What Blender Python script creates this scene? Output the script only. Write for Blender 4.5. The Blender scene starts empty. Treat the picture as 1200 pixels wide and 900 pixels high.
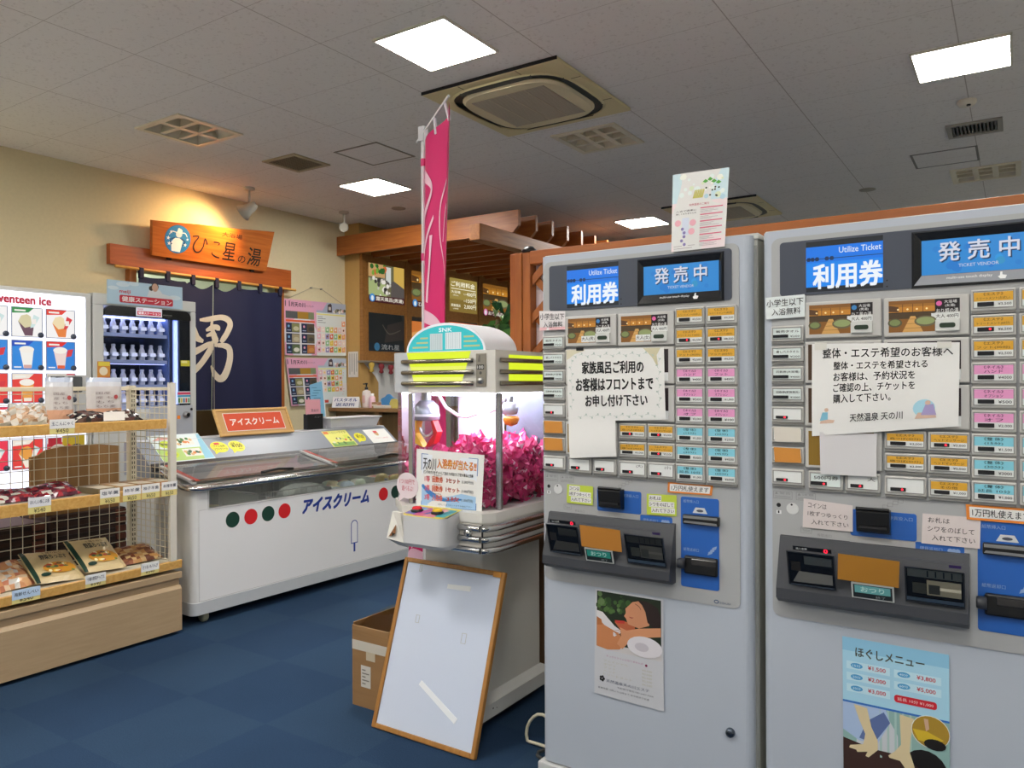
import bpy, bmesh, math, random
from mathutils import Matrix, Vector
PI = math.pi
R_ = math.radians
random.seed(7)
S = bpy.context.scene
COL = S.collection

# ------------------------------------------------------------------ camera, world, exposure
CAM_H = 1.35
def make_camera():
    yaw, pitch, roll = R_(33.4), R_(-0.08), R_(-0.25)
    f = Vector((-math.sin(yaw) * math.cos(pitch), math.cos(yaw) * math.cos(pitch), math.sin(pitch)))
    r = Vector((math.cos(yaw), math.sin(yaw), 0))
    u = r.cross(f)
    r2 = r * math.cos(roll) + u * math.sin(roll)
    u2 = u * math.cos(roll) - r * math.sin(roll)
    m = Matrix(((r2.x, u2.x, -f.x, 0), (r2.y, u2.y, -f.y, 0), (r2.z, u2.z, -f.z, CAM_H), (0, 0, 0, 1)))
    c = bpy.data.cameras.new('camera')
    c.lens = 36 * 899 / 1200
    c.sensor_width = 36
    c.clip_start = 0.05
    o = bpy.data.objects.new('camera', c)
    o.matrix_world = m
    COL.objects.link(o)
    S.camera = o
make_camera()
S.view_settings.view_transform = 'Standard'
S.view_settings.look = 'None'
S.view_settings.exposure = 0.0
S.view_settings.gamma = 1.0
S.view_settings.use_curve_mapping = False
S.cycles.use_denoising = True
S.cycles.max_bounces = 8
S.cycles.transparent_max_bounces = 16
S.cycles.sample_clamp_indirect = 6.0
W = bpy.data.worlds.new('world')
S.world = W
W.use_nodes = True
W.node_tree.nodes['Background'].inputs[0].default_value = (0.86, 0.92, 1.0, 1)   # daylight through the open front of the hall
W.node_tree.nodes['Background'].inputs[1].default_value = 0.3
CEIL_GLOW = 62.0
SPOT_W = 46.0            # warm spotlight over the entrance sign

# ------------------------------------------------------------------ materials
def lin(h):
    h = h.lstrip('#')
    out = []
    for i in (0, 2, 4):
        c = int(h[i:i + 2], 16) / 255
        out.append(c / 12.92 if c <= 0.04045 else ((c + 0.055) / 1.055) ** 2.4)
    return (*out, 1)
_M = {}
def paint(h, rough=0.55, metal=0.0, coat=0.0):
    k = ('p', h, rough, metal, coat)
    if k not in _M:
        m = bpy.data.materials.new('paint_' + h.strip('#'))
        m.use_nodes = True
        b = m.node_tree.nodes['Principled BSDF']
        b.inputs['Base Color'].default_value = lin(h)
        b.inputs['Roughness'].default_value = rough
        b.inputs['Metallic'].default_value = metal
        b.inputs['Coat Weight'].default_value = coat
        _M[k] = m
    return _M[k]
def glow(h, s=1.0, base='#101010'):
    k = ('g', h, s)
    if k not in _M:
        m = bpy.data.materials.new('glow_' + h.strip('#'))
        m.use_nodes = True
        b = m.node_tree.nodes['Principled BSDF']
        b.inputs['Base Color'].default_value = lin(base)
        b.inputs['Roughness'].default_value = 0.3
        b.inputs['Emission Color'].default_value = lin(h)
        b.inputs['Emission Strength'].default_value = s
        _M[k] = m
    return _M[k]
def glass(tint='#ffffff', gloss=1.0, haze=0.0):
    k = ('glass', tint, gloss, haze)
    if k not in _M:
        m = bpy.data.materials.new('clear_glass')
        m.use_nodes = True
        nt = m.node_tree
        nt.nodes.clear()
        o = nt.nodes.new('ShaderNodeOutputMaterial')
        t = nt.nodes.new('ShaderNodeBsdfTransparent')
        t.inputs[0].default_value = lin(tint)
        g = nt.nodes.new('ShaderNodeBsdfGlossy')
        g.inputs['Roughness'].default_value = 0.03
        fr = nt.nodes.new('ShaderNodeFresnel')
        fr.inputs[0].default_value = 1.45
        mu = nt.nodes.new('ShaderNodeMath')
        mu.operation = 'MULTIPLY'
        mu.inputs[1].default_value = gloss
        nt.links.new(fr.outputs[0], mu.inputs[0])
        mx = nt.nodes.new('ShaderNodeMixShader')
        nt.links.new(mu.outputs[0], mx.inputs[0])
        nt.links.new(t.outputs[0], mx.inputs[1])
        nt.links.new(g.outputs[0], mx.inputs[2])
        last = mx
        if haze:
            d = nt.nodes.new('ShaderNodeBsdfDiffuse')
            d.inputs[0].default_value = (0.8, 0.8, 0.82, 1)
            m2 = nt.nodes.new('ShaderNodeMixShader')
            m2.inputs[0].default_value = haze
            nt.links.new(mx.outputs[0], m2.inputs[1])
            nt.links.new(d.outputs[0], m2.inputs[2])
            last = m2
        nt.links.new(last.outputs[0], o.inputs[0])
        _M[k] = m
    return _M[k]
def nodes_mat(name, build):
    m = bpy.data.materials.new(name)
    m.use_nodes = True
    nt = m.node_tree
    build(nt, nt.nodes['Principled BSDF'])
    return m
def _n(nt, t, **kw):
    n = nt.nodes.new(t)
    for k, v in kw.items():
        setattr(n, k, v)
    return n
def wood(name, c1, c2, axis=0, scale=6.0, rough=0.45):
    k = ('w', name)
    if k in _M:
        return _M[k]
    def b(nt, p):
        tc = _n(nt, 'ShaderNodeTexCoord')
        mp = _n(nt, 'ShaderNodeMapping')
        sc = [scale * 4] * 3
        sc[axis] = scale * 0.3
        mp.inputs['Scale'].default_value = sc
        ns = _n(nt, 'ShaderNodeTexNoise')
        ns.inputs['Scale'].default_value = 2.2
        ns.inputs['Detail'].default_value = 5
        ns.inputs['Distortion'].default_value = 0.6
        cr = _n(nt, 'ShaderNodeValToRGB')
        cr.color_ramp.elements[0].color = lin(c1)
        cr.color_ramp.elements[0].position = 0.3
        cr.color_ramp.elements[1].color = lin(c2)
        cr.color_ramp.elements[1].position = 0.7
        nt.links.new(tc.outputs['Object'], mp.inputs[0])
        nt.links.new(mp.outputs[0], ns.inputs['Vector'])
        nt.links.new(ns.outputs['Fac'], cr.inputs[0])
        nt.links.new(cr.outputs[0], p.inputs['Base Color'])
        p.inputs['Roughness'].default_value = rough
    _M[k] = nodes_mat(name, b)
    return _M[k]
def carpet_mat():
    def b(nt, p):
        tc = _n(nt, 'ShaderNodeTexCoord')
        ck = _n(nt, 'ShaderNodeTexChecker')
        ck.inputs['Scale'].default_value = 2.0
        ck.inputs['Color1'].default_value = lin('#2a4059')
        ck.inputs['Color2'].default_value = lin('#263c57')
        ns = _n(nt, 'ShaderNodeTexNoise')
        ns.inputs['Scale'].default_value = 230
        ns.inputs['Detail'].default_value = 3
        n2 = _n(nt, 'ShaderNodeTexNoise')
        n2.inputs['Scale'].default_value = 1.7
        mr = _n(nt, 'ShaderNodeMapRange')
        mr.inputs['To Min'].default_value = 0.62
        mr.inputs['To Max'].default_value = 1.38
        mr2 = _n(nt, 'ShaderNodeMapRange')
        mr2.inputs['To Min'].default_value = 0.75
        mr2.inputs['To Max'].default_value = 1.2
        mul = _n(nt, 'ShaderNodeMath', operation='MULTIPLY')
        mx = _n(nt, 'ShaderNodeMix', data_type='RGBA', blend_type='MULTIPLY')
        mx.inputs['Factor'].default_value = 1.0
        nt.links.new(tc.outputs['Object'], ck.inputs['Vector'])
        nt.links.new(tc.outputs['Object'], ns.inputs['Vector'])
        nt.links.new(tc.outputs['Object'], n2.inputs['Vector'])
        nt.links.new(ns.outputs['Fac'], mr.inputs[0])
        nt.links.new(n2.outputs['Fac'], mr2.inputs[0])
        nt.links.new(mr.outputs[0], mul.inputs[0])
        nt.links.new(mr2.outputs[0], mul.inputs[1])
        cb = _n(nt, 'ShaderNodeCombineColor')
        for i in range(3):
            nt.links.new(mul.outputs[0], cb.inputs[i])
        nt.links.new(ck.outputs['Color'], mx.inputs[6])
        nt.links.new(cb.outputs[0], mx.inputs[7])
        nt.links.new(mx.outputs[2], p.inputs['Base Color'])
        p.inputs['Roughness'].default_value = 0.95
        p.inputs['Specular IOR Level'].default_value = 0.15
        bp = _n(nt, 'ShaderNodeBump')
        bp.inputs['Strength'].default_value = 0.5
        bp.inputs['Distance'].default_value = 0.004
        nt.links.new(ns.outputs['Fac'], bp.inputs['Height'])
        nt.links.new(bp.outputs[0], p.inputs['Normal'])
    return nodes_mat('blue_carpet_tile', b)
def ceiling_mat():
    def b(nt, p):
        tc = _n(nt, 'ShaderNodeTexCoord')
        sx = _n(nt, 'ShaderNodeSeparateXYZ')
        nt.links.new(tc.outputs['Object'], sx.inputs[0])
        def seam(out, off, pitch, w):
            a = _n(nt, 'ShaderNodeMath', operation='ADD')
            a.inputs[1].default_value = off
            nt.links.new(out, a.inputs[0])
            d = _n(nt, 'ShaderNodeMath', operation='PINGPONG')
            d.inputs[1].default_value = pitch / 2
            nt.links.new(a.outputs[0], d.inputs[0])
            l = _n(nt, 'ShaderNodeMath', operation='LESS_THAN')
            l.inputs[1].default_value = w
            nt.links.new(d.outputs[0], l.inputs[0])
            return l
        s1 = seam(sx.outputs[0], 1.163, 0.913, 0.0028)
        s2 = seam(sx.outputs[1], -2.30, 0.456, 0.0014)
        mxm = _n(nt, 'ShaderNodeMath', operation='MAXIMUM')
        nt.links.new(s1.outputs[0], mxm.inputs[0])
        nt.links.new(s2.outputs[0], mxm.inputs[1])
        ns = _n(nt, 'ShaderNodeTexNoise')
        ns.inputs['Scale'].default_value = 55
        ns.inputs['Detail'].default_value = 4
        nt.links.new(tc.outputs['Object'], ns.inputs['Vector'])
        cr = _n(nt, 'ShaderNodeValToRGB')
        cr.color_ramp.elements[0].position = 0.33
        cr.color_ramp.elements[0].color = lin('#dcd8d2')
        cr.color_ramp.elements[1].position = 0.42
        cr.color_ramp.elements[1].color = lin('#ebe8e3')
        nt.links.new(ns.outputs['Fac'], cr.inputs[0])
        mx = _n(nt, 'ShaderNodeMix', data_type='RGBA')
        mx.inputs[7].default_value = lin('#a89f94')
        sc = _n(nt, 'ShaderNodeMath', operation='MULTIPLY')
        sc.inputs[1].default_value = 0.75
        nt.links.new(mxm.outputs[0], sc.inputs[0])
        nt.links.new(sc.outputs[0], mx.inputs['Factor'])
        nt.links.new(cr.outputs[0], mx.inputs[6])
        nt.links.new(mx.outputs[2], p.inputs['Base Color'])
        p.inputs['Roughness'].default_value = 0.95
    return nodes_mat('white_ceiling_board', b)
def plaster(name, h, amt=0.06, scale=40):
    def b(nt, p):
        tc = _n(nt, 'ShaderNodeTexCoord')
        ns = _n(nt, 'ShaderNodeTexNoise')
        ns.inputs['Scale'].default_value = scale
        ns.inputs['Detail'].default_value = 4
        nt.links.new(tc.outputs['Object'], ns.inputs['Vector'])
        c = lin(h)
        cr = _n(nt, 'ShaderNodeValToRGB')
        cr.color_ramp.elements[0].color = (*[x * (1 - amt) for x in c[:3]], 1)
        cr.color_ramp.elements[1].color = (*[min(1, x * (1 + amt)) for x in c[:3]], 1)
        nt.links.new(ns.outputs['Fac'], cr.inputs[0])
        nt.links.new(cr.outputs[0], p.inputs['Base Color'])
        p.inputs['Roughness'].default_value = 0.9
        bp = _n(nt, 'ShaderNodeBump')
        bp.inputs['Strength'].default_value = 0.15
        bp.inputs['Distance'].default_value = 0.003
        nt.links.new(ns.outputs['Fac'], bp.inputs['Height'])
        nt.links.new(bp.outputs[0], p.inputs['Normal'])
    return nodes_mat(name, b)
CHROME = paint('#c9c9c9', 0.16, 1.0)
STEEL = paint('#a9a9a8', 0.32, 1.0)
BLACK = paint('#0c0c0d', 0.35)
INK = paint('#141416', 0.7)
WHITE = paint('#eeeeec', 0.5)
PAPER = paint('#e6e5e2', 0.75)

# ------------------------------------------------------------------ mesh builder (local frame: x right, y away from the viewer, z up)
_TXT = {}
def text_mesh(body, bold):
    k = body
    if k not in _TXT:
        cu = bpy.data.curves.new('lettering', 'FONT')
        cu.body = body
        cu.resolution_u = 2
        cu.align_x = 'CENTER'
        o = bpy.data.objects.new('lettering', cu)
        COL.objects.link(o)
        dg = bpy.context.evaluated_depsgraph_get()
        me = bpy.data.meshes.new_from_object(o.evaluated_get(dg), depsgraph=dg)
        vs = [(v.co.x, v.co.y) for v in me.vertices]
        fs = [tuple(p.vertices) for p in me.polygons]
        bpy.data.objects.remove(o)
        bpy.data.curves.remove(cu)
        bpy.data.meshes.remove(me)
        x0 = min(v[0] for v in vs); x1 = max(v[0] for v in vs)
        y0 = min(v[1] for v in vs); y1 = max(v[1] for v in vs)
        _TXT[k] = ([((v[0] - x0) / max(1e-6, x1 - x0), (v[1] - y0) / max(1e-6, y1 - y0)) for v in vs], fs, (x1 - x0) / max(1e-6, y1 - y0))
    return _TXT[k]
class MB:
    def __init__(s):
        s.v, s.f, s.mi, s.sm, s.mats = [], [], [], [], []
        s.T = Matrix.Identity(4)
    def m(s, mat):
        if mat not in s.mats:
            s.mats.append(mat)
        return s.mats.index(mat)
    def add(s, vs, fs, mat, smooth=False):
        b = len(s.v)
        i = s.m(mat)
        s.v += [s.T @ Vector(v) for v in vs]
        for f in fs:
            s.f.append([b + j for j in f])
            s.mi.append(i)
            s.sm.append(smooth)
        return s
    def poly(s, pts, mat):
        return s.add(pts, [range(len(pts))], mat)
    def flat(s, pts, y, mat):
        return s.add([(p[0], y, p[1]) for p in pts], [range(len(pts))], mat)
    def rect(s, x0, z0, x1, z1, y, mat):
        return s.flat([(x0, z0), (x1, z0), (x1, z1), (x0, z1)], y, mat)
    def box(s, lo, hi, mat, bev=0.0, seg=2):
        lo = Vector(lo); hi = Vector(hi)
        if bev <= 0:
            x0, y0, z0 = lo; x1, y1, z1 = hi
            vs = [(x0, y0, z0), (x1, y0, z0), (x1, y1, z0), (x0, y1, z0), (x0, y0, z1), (x1, y0, z1), (x1, y1, z1), (x0, y1, z1)]
            fs = [(0, 3, 2, 1), (4, 5, 6, 7), (0, 1, 5, 4), (1, 2, 6, 5), (2, 3, 7, 6), (3, 0, 4, 7)]
            return s.add(vs, fs, mat)
        bm = bmesh.new()
        bmesh.ops.create_cube(bm, size=1.0)
        for v in bm.verts:
            v.co = Vector(((lo[i] + hi[i]) / 2 + v.co[i] * (hi[i] - lo[i]) for i in range(3)))
        bmesh.ops.bevel(bm, geom=bm.edges[:], offset=min(bev, 0.49 * min(abs(hi[i] - lo[i]) for i in range(3))), segments=seg, affect='EDGES', profile=0.5)
        bm.verts.index_update()
        s.add([v.co.copy() for v in bm.verts], [[v.index for v in f.verts] for f in bm.faces], mat)
        bm.free()
        return s
    def prism(s, pts, y0, y1, mat, smooth=False):
        """outline in x,z extruded from y0 (front) to y1"""
        n = len(pts)
        vs = [(p[0], y0, p[1]) for p in pts] + [(p[0], y1, p[1]) for p in pts]
        s.add(vs, [range(n), range(2 * n - 1, n - 1, -1)], mat)
        s.add(vs, [(i, i + n, (i + 1) % n + n, (i + 1) % n) for i in range(n)], mat, smooth)
        return s
    def prism_z(s, pts, z0, z1, mat, smooth=False):
        n = len(pts)
        vs = [(p[0], p[1], z0) for p in pts] + [(p[0], p[1], z1) for p in pts]
        s.add(vs, [range(n - 1, -1, -1), range(n, 2 * n)], mat)
        s.add(vs, [(i, (i + 1) % n, (i + 1) % n + n, i + n) for i in range(n)], mat, smooth)
        return s
    def prism_x(s, pts, x0, x1, mat):
        """outline in y,z extruded along x"""
        n = len(pts)
        vs = [(x0, p[0], p[1]) for p in pts] + [(x1, p[0], p[1]) for p in pts]
        s.add(vs, [range(n), range(2 * n - 1, n - 1, -1)], mat)
        s.add(vs, [(i, i + n, (i + 1) % n + n, (i + 1) % n) for i in range(n)], mat)
        return s
    def frame(s, x0, z0, x1, z1, w, y0, y1, mat):
        s.box((x0, y0, z0), (x0 + w, y1, z1), mat)
        s.box((x1 - w, y0, z0), (x1, y1, z1), mat)
        s.box((x0 + w, y0, z0), (x1 - w, y1, z0 + w), mat)
        s.box((x0 + w, y0, z1 - w), (x1 - w, y1, z1), mat)
        return s
    def disc(s, cx, cz, r, y, mat, n=24, rz=None):
        return s.flat([(cx + r * math.cos(2 * PI * i / n), cz + (rz or r) * math.sin(2 * PI * i / n)) for i in range(n)], y, mat)
    def tube(s, path, r, mat, n=8, caps=True, r_end=None):
        path = [Vector(p) for p in path]
        vs, fs = [], []
        up = None
        for i, p in enumerate(path):
            t = (path[min(i + 1, len(path) - 1)] - path[max(i - 1, 0)]).normalized()
            if up is None:
                up = t.orthogonal().normalized()
            up = (up - t * up.dot(t))
            up = up.normalized() if up.length > 1e-6 else t.orthogonal().normalized()
            w = t.cross(up)
            rr = r if r_end is None else r + (r_end - r) * i / (len(path) - 1)
            for k in range(n):
                a = 2 * PI * k / n
                vs.append(p + up * rr * math.cos(a) + w * rr * math.sin(a))
        for i in range(len(path) - 1):
            for k in range(n):
                fs.append((i * n + k, i * n + (k + 1) % n, (i + 1) * n + (k + 1) % n, (i + 1) * n + k))
        s.add(vs, fs, mat, True)
        if caps:
            s.add(vs[:n], [range(n - 1, -1, -1)], mat)
            s.add(vs[-n:], [range(n)], mat)
        return s
    def lathe(s, prof, c, mat, n=20, axis='z'):
        """profile of (radius, height) turned about an axis through c"""
        vs, fs = [], []
        for r, h in prof:
            for k in range(n):
                a = 2 * PI * k / n
                q = (r * math.cos(a), r * math.sin(a), h)
                if axis == 'y':
                    q = (q[0], q[2], q[1])
                elif axis == 'x':
                    q = (q[2], q[0], q[1])
                vs.append((c[0] + q[0], c[1] + q[1], c[2] + q[2]))
        for i in range(len(prof) - 1):
            for k in range(n):
                fs.append((i * n + k, i * n + (k + 1) % n, (i + 1) * n + (k + 1) % n, (i + 1) * n + k))
        return s.add(vs, fs, mat, True)
    def text(s, body, x0, z0, x1, z1, y, mat, bold=0.0, shear=0.0, keep=False, warp=None):
        vs, fs, asp = text_mesh(body, bold)
        w, h = x1 - x0, z1 - z0
        if keep:
            if asp * h < w:
                x0 += (w - asp * h) / 2; w = asp * h
            else:
                z0 += (h - w / asp) / 2; h = w / asp
        d = bold * h * .75
        for q, (ox, oz) in enumerate(((0, 0),) if bold < .004 else ((-d, -d), (d, -d), (-d, d), (d, d))):
            pts = [(x0 + ox + a * w + shear * (b - .5) * h, y - q * 6e-5, z0 + oz + b * h) for a, b in vs]
            if warp:
                pts = [warp(p) for p in pts]
            s.add(pts, fs, mat)
        return s
    def stroke(s, pts, y, mat, sub=6, warp=None):
        """brush stroke: pts = (x, z, width), smoothed"""
        P = []
        n = len(pts)
        for i in range(n - 1):
            a, b, c, d = pts[max(i - 1, 0)], pts[i], pts[i + 1], pts[min(i + 2, n - 1)]
            for k in range(sub):
                t = k / sub
                P.append(tuple(0.5 * ((2 * b[j]) + (-a[j] + c[j]) * t + (2 * a[j] - 5 * b[j] + 4 * c[j] - d[j]) * t * t + (-a[j] + 3 * b[j] - 3 * c[j] + d[j]) * t ** 3) for j in range(3)))
        P.append(pts[-1])
        vs = []
        for i, p in enumerate(P):
            q0, q1 = P[max(i - 1, 0)], P[min(i + 1, len(P) - 1)]
            dx, dz = q1[0] - q0[0], q1[1] - q0[1]
            l = math.hypot(dx, dz) or 1
            w = max(p[2], 0.0003) / 2
            vs += [(p[0] - dz / l * w, y, p[1] + dx / l * w), (p[0] + dz / l * w, y, p[1] - dx / l * w)]
        if warp:
            vs = [warp(v) for v in vs]
        return s.add(vs, [(2 * i, 2 * i + 1, 2 * i + 3, 2 * i + 2) for i in range(len(P) - 1)], mat)
    def mesh(s, name):
        me = bpy.data.meshes.new(name)
        me.from_pydata([tuple(v) for v in s.v], [], [list(f) for f in s.f])
        for m in s.mats:
            me.materials.append(m)
        me.polygons.foreach_set('material_index', s.mi)
        me.polygons.foreach_set('use_smooth', s.sm)
        me.update()
        return me
    def build(s, name, parent=None, loc=None, rotz=0.0, label=None, rot=None):
        o = bpy.data.objects.new(name, s.mesh(name))
        COL.objects.link(o)
        if parent:
            o.parent = parent
        if loc:
            o.location = loc
        o.rotation_euler = rot if rot else (0, 0, rotz)
        if label:
            o['label'] = label
        return o
def tag(o, label, cat, group=None):
    o['label'] = label
    o['category'] = cat
    if group:
        o['group'] = group
    return o
def thing(name, label, cat, loc=(0, 0, 0), rotz=0.0, group=None):
    o = bpy.data.objects.new(name, None)
    o.empty_display_size = 0.1
    COL.objects.link(o)
    o.location = loc
    o.rotation_euler = (0, 0, rotz)
    return tag(o, label, cat, group)
def struct(o):
    o['kind'] = 'structure'
    return o
def dup(root, loc, label=None, rotz=None, group=None):
    r = root.copy()
    COL.objects.link(r)
    r.location = loc
    if rotz is not None:
        r.rotation_euler = (0, 0, rotz)
    if label:
        r['label'] = label
    if group:
        r['group'] = group
    for ch in list(root.children):
        c = ch.copy()
        COL.objects.link(c)
        c.parent = r
        for g in list(ch.children):
            d = g.copy()
            COL.objects.link(d)
            d.parent = c
    return r
def rr(x0, z0, x1, z1, r, n=5, corners='abcd'):
    """rounded rectangle outline, counter-clockwise from bottom-left; corners: a bl, b br, c tr, d tl"""
    out = []
    for key, cx, cz, a0 in (('a', x0 + r, z0 + r, PI), ('b', x1 - r, z0 + r, 1.5 * PI), ('c', x1 - r, z1 - r, 0), ('d', x0 + r, z1 - r, 0.5 * PI)):
        if key in corners:
            out += [(cx + r * math.cos(a0 + PI / 2 * i / n), cz + r * math.sin(a0 + PI / 2 * i / n)) for i in range(n + 1)]
        else:
            out.append({'a': (x0, z0), 'b': (x1, z0), 'c': (x1, z1), 'd': (x0, z1)}[key])
    return out
def bath_scene(b, x0, z0, x1, z1, y, P, e=0.0006, seed=0):
    """picture of a bath drawn with flat shapes; P = colour -> material"""
    rnd = random.Random(seed)
    w, h = x1 - x0, z1 - z0
    X = lambda t: x0 + w * t
    Z = lambda t: z0 + h * t
    b.rect(x0, z0, x1, z1, y, P('#8a5a20'))
    b.rect(x0, Z(.62), x1, z1, y - e, P('#c8862c'))
    b.rect(x0, Z(.88), x1, z1, y - 1.3 * e, P('#8a5a22'))
    b.rect(x0, Z(.80), x1, Z(.88), y - 1.3 * e, P('#a87026'))
    b.flat([(X(0), Z(.66)), (X(.22), Z(.64)), (X(.22), Z(.8)), (X(0), Z(.86))], y - 2 * e, P('#5a3a1c'))
    for i in range(3):
        b.rect(X(.30 + .22 * i), Z(.62), X(.315 + .22 * i), Z(.88), y - 2 * e, P('#6e4518'))
    for i in range(4):
        b.disc(X(.2 + .2 * i + rnd.uniform(-.03, .03)), Z(.72), w * .025, y - 3 * e, P('#ffe9a8'), 8)
    b.rect(x0, Z(.60), x1, Z(.63), y - 2.2 * e, P('#3a2a18'))
    b.rect(x0, Z(.42), x1, Z(.62), y - e, P('#4c3a22'))
    b.flat([(X(.3), Z(0)), (X(.75), Z(0)), (X(.58), Z(.5)), (X(.48), Z(.5))], y - 2 * e, P('#d6a45c'))
    for i in range(3):
        t = .12 + .14 * i
        b.rect(X(.32 + .05 * i), Z(t), X(.73 - .04 * i), Z(t + .012), y - 3 * e, P('#8a5f2a'))
    b.disc(X(.8), Z(.33), w * .24, y - 3 * e, P('#6c6248'), 18, h * .17)
    b.disc(X(.8), Z(.34), w * .2, y - 4 * e, P('#93a06a'), 18, h * .12)
    b.disc(X(.14), Z(.3), w * .16, y - 3 * e, P('#5b563c'), 14, h * .14)
    b.disc(X(.14), Z(.31), w * .12, y - 4 * e, P('#7d8a55'), 14, h * .1)
def rock_bath(b, x0, z0, x1, z1, y, P, e=0.0006, seed=0):
    rnd = random.Random(seed)
    w, h = x1 - x0, z1 - z0
    X = lambda t: x0 + w * t
    Z = lambda t: z0 + h * t
    b.rect(x0, z0, x1, z1, y, P('#6d6a4c'))
    b.rect(x0, Z(.6), X(.45), z1, y - e, P('#c9a06a'))
    for i in range(16):
        b.disc(X(rnd.uniform(0.02, .45)), Z(rnd.uniform(.7, .98)), w * rnd.uniform(.03, .06), y - 2 * e - i * e * .1, P(rnd.choice(['#4f8a35', '#79a83f', '#d06a3a', '#33642c'])), 7)
    b.rect(X(.48), Z(.45), X(.62), Z(.95), y - e, P('#d5d9d2'))
    b.flat([(X(.7), Z(.55)), (X(1), Z(.35)), (X(1), Z(1)), (X(.7), Z(1))], y - e, P('#d8b256'))
    b.flat([(X(0), Z(0)), (X(.5), Z(0)), (X(.45), Z(.5)), (X(0), Z(.55))], y - 2 * e, P('#a9b77c'))
    b.flat([(X(.62), Z(0)), (X(1), Z(0)), (X(1), Z(.34)), (X(.7), Z(.55)), (X(.62), Z(.5))], y - 2 * e, P('#5b5552'))
    for i in range(26):
        b.disc(X(min(.97, .35 + rnd.gauss(.12, .12))), Z(rnd.uniform(.04, .5)), w * rnd.uniform(.02, .05), y - 3 * e - i * e * .1, P(rnd.choice(['#efeade', '#2c2a2a', '#c9c4b8', '#55504a'])), 7)
    for i in range(12):
        b.disc(X(rnd.uniform(.0, .45)), Z(rnd.uniform(.46, .58)), w * rnd.uniform(.025, .05), y - 3 * e - i * e * .1, P(rnd.choice(['#e6e2d6', '#3a3836', '#8a857a'])), 7)

# ------------------------------------------------------------------ the room
CZ = 3.1
CREAM = plaster('cream_wall_plaster', '#d8cba6')
TAN = plaster('tan_wall_board', '#c09a5c', 0.05, 25)
PALE = plaster('pale_wall_plaster', '#cfd0c4')
ORANGE_WOOD = wood('orange_stained_wood', '#9a541f', '#b5682a', 0, 5)
ORANGE_WOOD_Z = wood('orange_stained_post_wood', '#8f4e1c', '#a86327', 2, 5)
BEAM_WOOD = wood('pergola_beam_wood', '#94511f', '#b06a30', 0, 4)
BEAM_WOOD_Y = wood('pergola_cross_wood', '#9a5a26', '#b87538', 1, 4)
SIGN_WOOD = wood('sign_plank_wood', '#b0581e', '#cc7630', 0, 5, 0.28)
PALE_WOOD = wood('pale_ash_wood', '#a78f6e', '#b09877', 0, 9)
LIGHT_WOOD = wood('light_rail_wood', '#c9974a', '#dcb066', 1, 6, 0.35)
FRAME_WOOD = wood('light_frame_wood', '#c79a58', '#d6ad6c', 0, 6)
CAB_WOOD = wood('board_case_wood', '#90602c', '#a57238', 1, 4)

b = MB()
b.box((-9, -.9, -0.2), (6, 11, 0), carpet_mat())
struct(b.build('floor'))
b = MB()
b.box((2.0, -.9, -0.2), (6, 11, 0.0005), plaster('side_bounce_floor', '#d9d3c6', .04, 12))  # unseen pale floor, added to bounce light onto the ceiling
b.box((-9, -4, -0.2), (6, -.9, 0), plaster('front_bounce_floor', '#d9d3c6', .04, 12))
struct(b.build('floor_bounce'))

LIT = [(-2.505, 3.105), (-0.25, 4.83), (-4.76, 5.03), (-3.42, 7.78)]
LIT_UNSEEN = [(-2.505, 0.85), (-0.25, 0.35), (-4.76, 0.9), (2.1, 2.6), (2.1, 4.83), (2.1, 7.2), (-2.505, -1.6), (0.6, -2.2), (2.1, -0.3), (-4.76, -1.6)]  # unseen lights: some follow the tray shadows, others added to brighten the ceiling
OFF = [(-4.765, 3.2), (-2.51, 4.94), (-0.22, 7.58)]
holes = [(x - .22, y - .22, x + .22, y + .22) for x, y in OFF] + [(-4.93, 3.97, -4.59, 4.30)] + [(-0.385, 6.06, -0.105, 6.32)]
xs = sorted({-9, 6} | {h[0] for h in holes} | {h[2] for h in holes})
ys = sorted({-4, 11} | {h[1] for h in holes} | {h[3] for h in holes})
b = MB()
cm = ceiling_mat()
for i in range(len(xs) - 1):
    for j in range(len(ys) - 1):
        cx, cy = (xs[i] + xs[i + 1]) / 2, (ys[j] + ys[j + 1]) / 2
        if any(h[0] < cx < h[2] and h[1] < cy < h[3] for h in holes):
            continue
        b.poly([(xs[i], ys[j], CZ), (xs[i], ys[j + 1], CZ), (xs[i + 1], ys[j + 1], CZ), (xs[i + 1], ys[j], CZ)], cm)
b.poly([(-9, -4, CZ + .3), (6, -4, CZ + .3), (6, 11, CZ + .3), (-9, 11, CZ + .3)], cm)
struct(b.build('ceiling'))

b = MB()
b.box((-6.32, -4, 0), (-6.2, 3.62, CZ), CREAM)
b.box((-6.32, 5.1, 0), (-6.2, 6.06, CZ), CREAM)
b.box((-6.32, 3.62, 2.31), (-6.2, 5.1, CZ), CREAM)
struct(b.build('wall_left'))
b = MB()
b.box((-7.9, 3.0, 0), (-7.8, 6.0, CZ), PALE)
b.box((-7.8, 2.9, 0), (-6.32, 3.0, CZ), PALE)
b.box((-7.8, 6.0, 0), (-6.32, 6.1, CZ), PALE)
b.box((-7.8, 3.0, 0), (-7.76, 6.0, 1.05), paint('#5a3d26', 0.6))
struct(b.build('wall_corridor'))
b = MB()
b.box((-6.32, 6.06, 0), (-5.98, 10.0, CZ), TAN)
b.poly([(-5.978, 6.35, 1.06), (-5.978, 6.35, 1.36), (-5.978, 6.30, 1.43), (-5.978, 6.09, 1.60), (-5.978, 9.2, 1.60), (-5.978, 9.2, 1.06)], paint('#dcdcda', 0.8))
struct(b.build('wall_reception'))
b = MB()
b.box((-6.32, 10.0, 0), (6, 10.12, CZ), PALE)
struct(b.build('wall_back'))
b = MB()
b.box((5.9, -4, 0), (6, 10, CZ), PALE)
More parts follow.
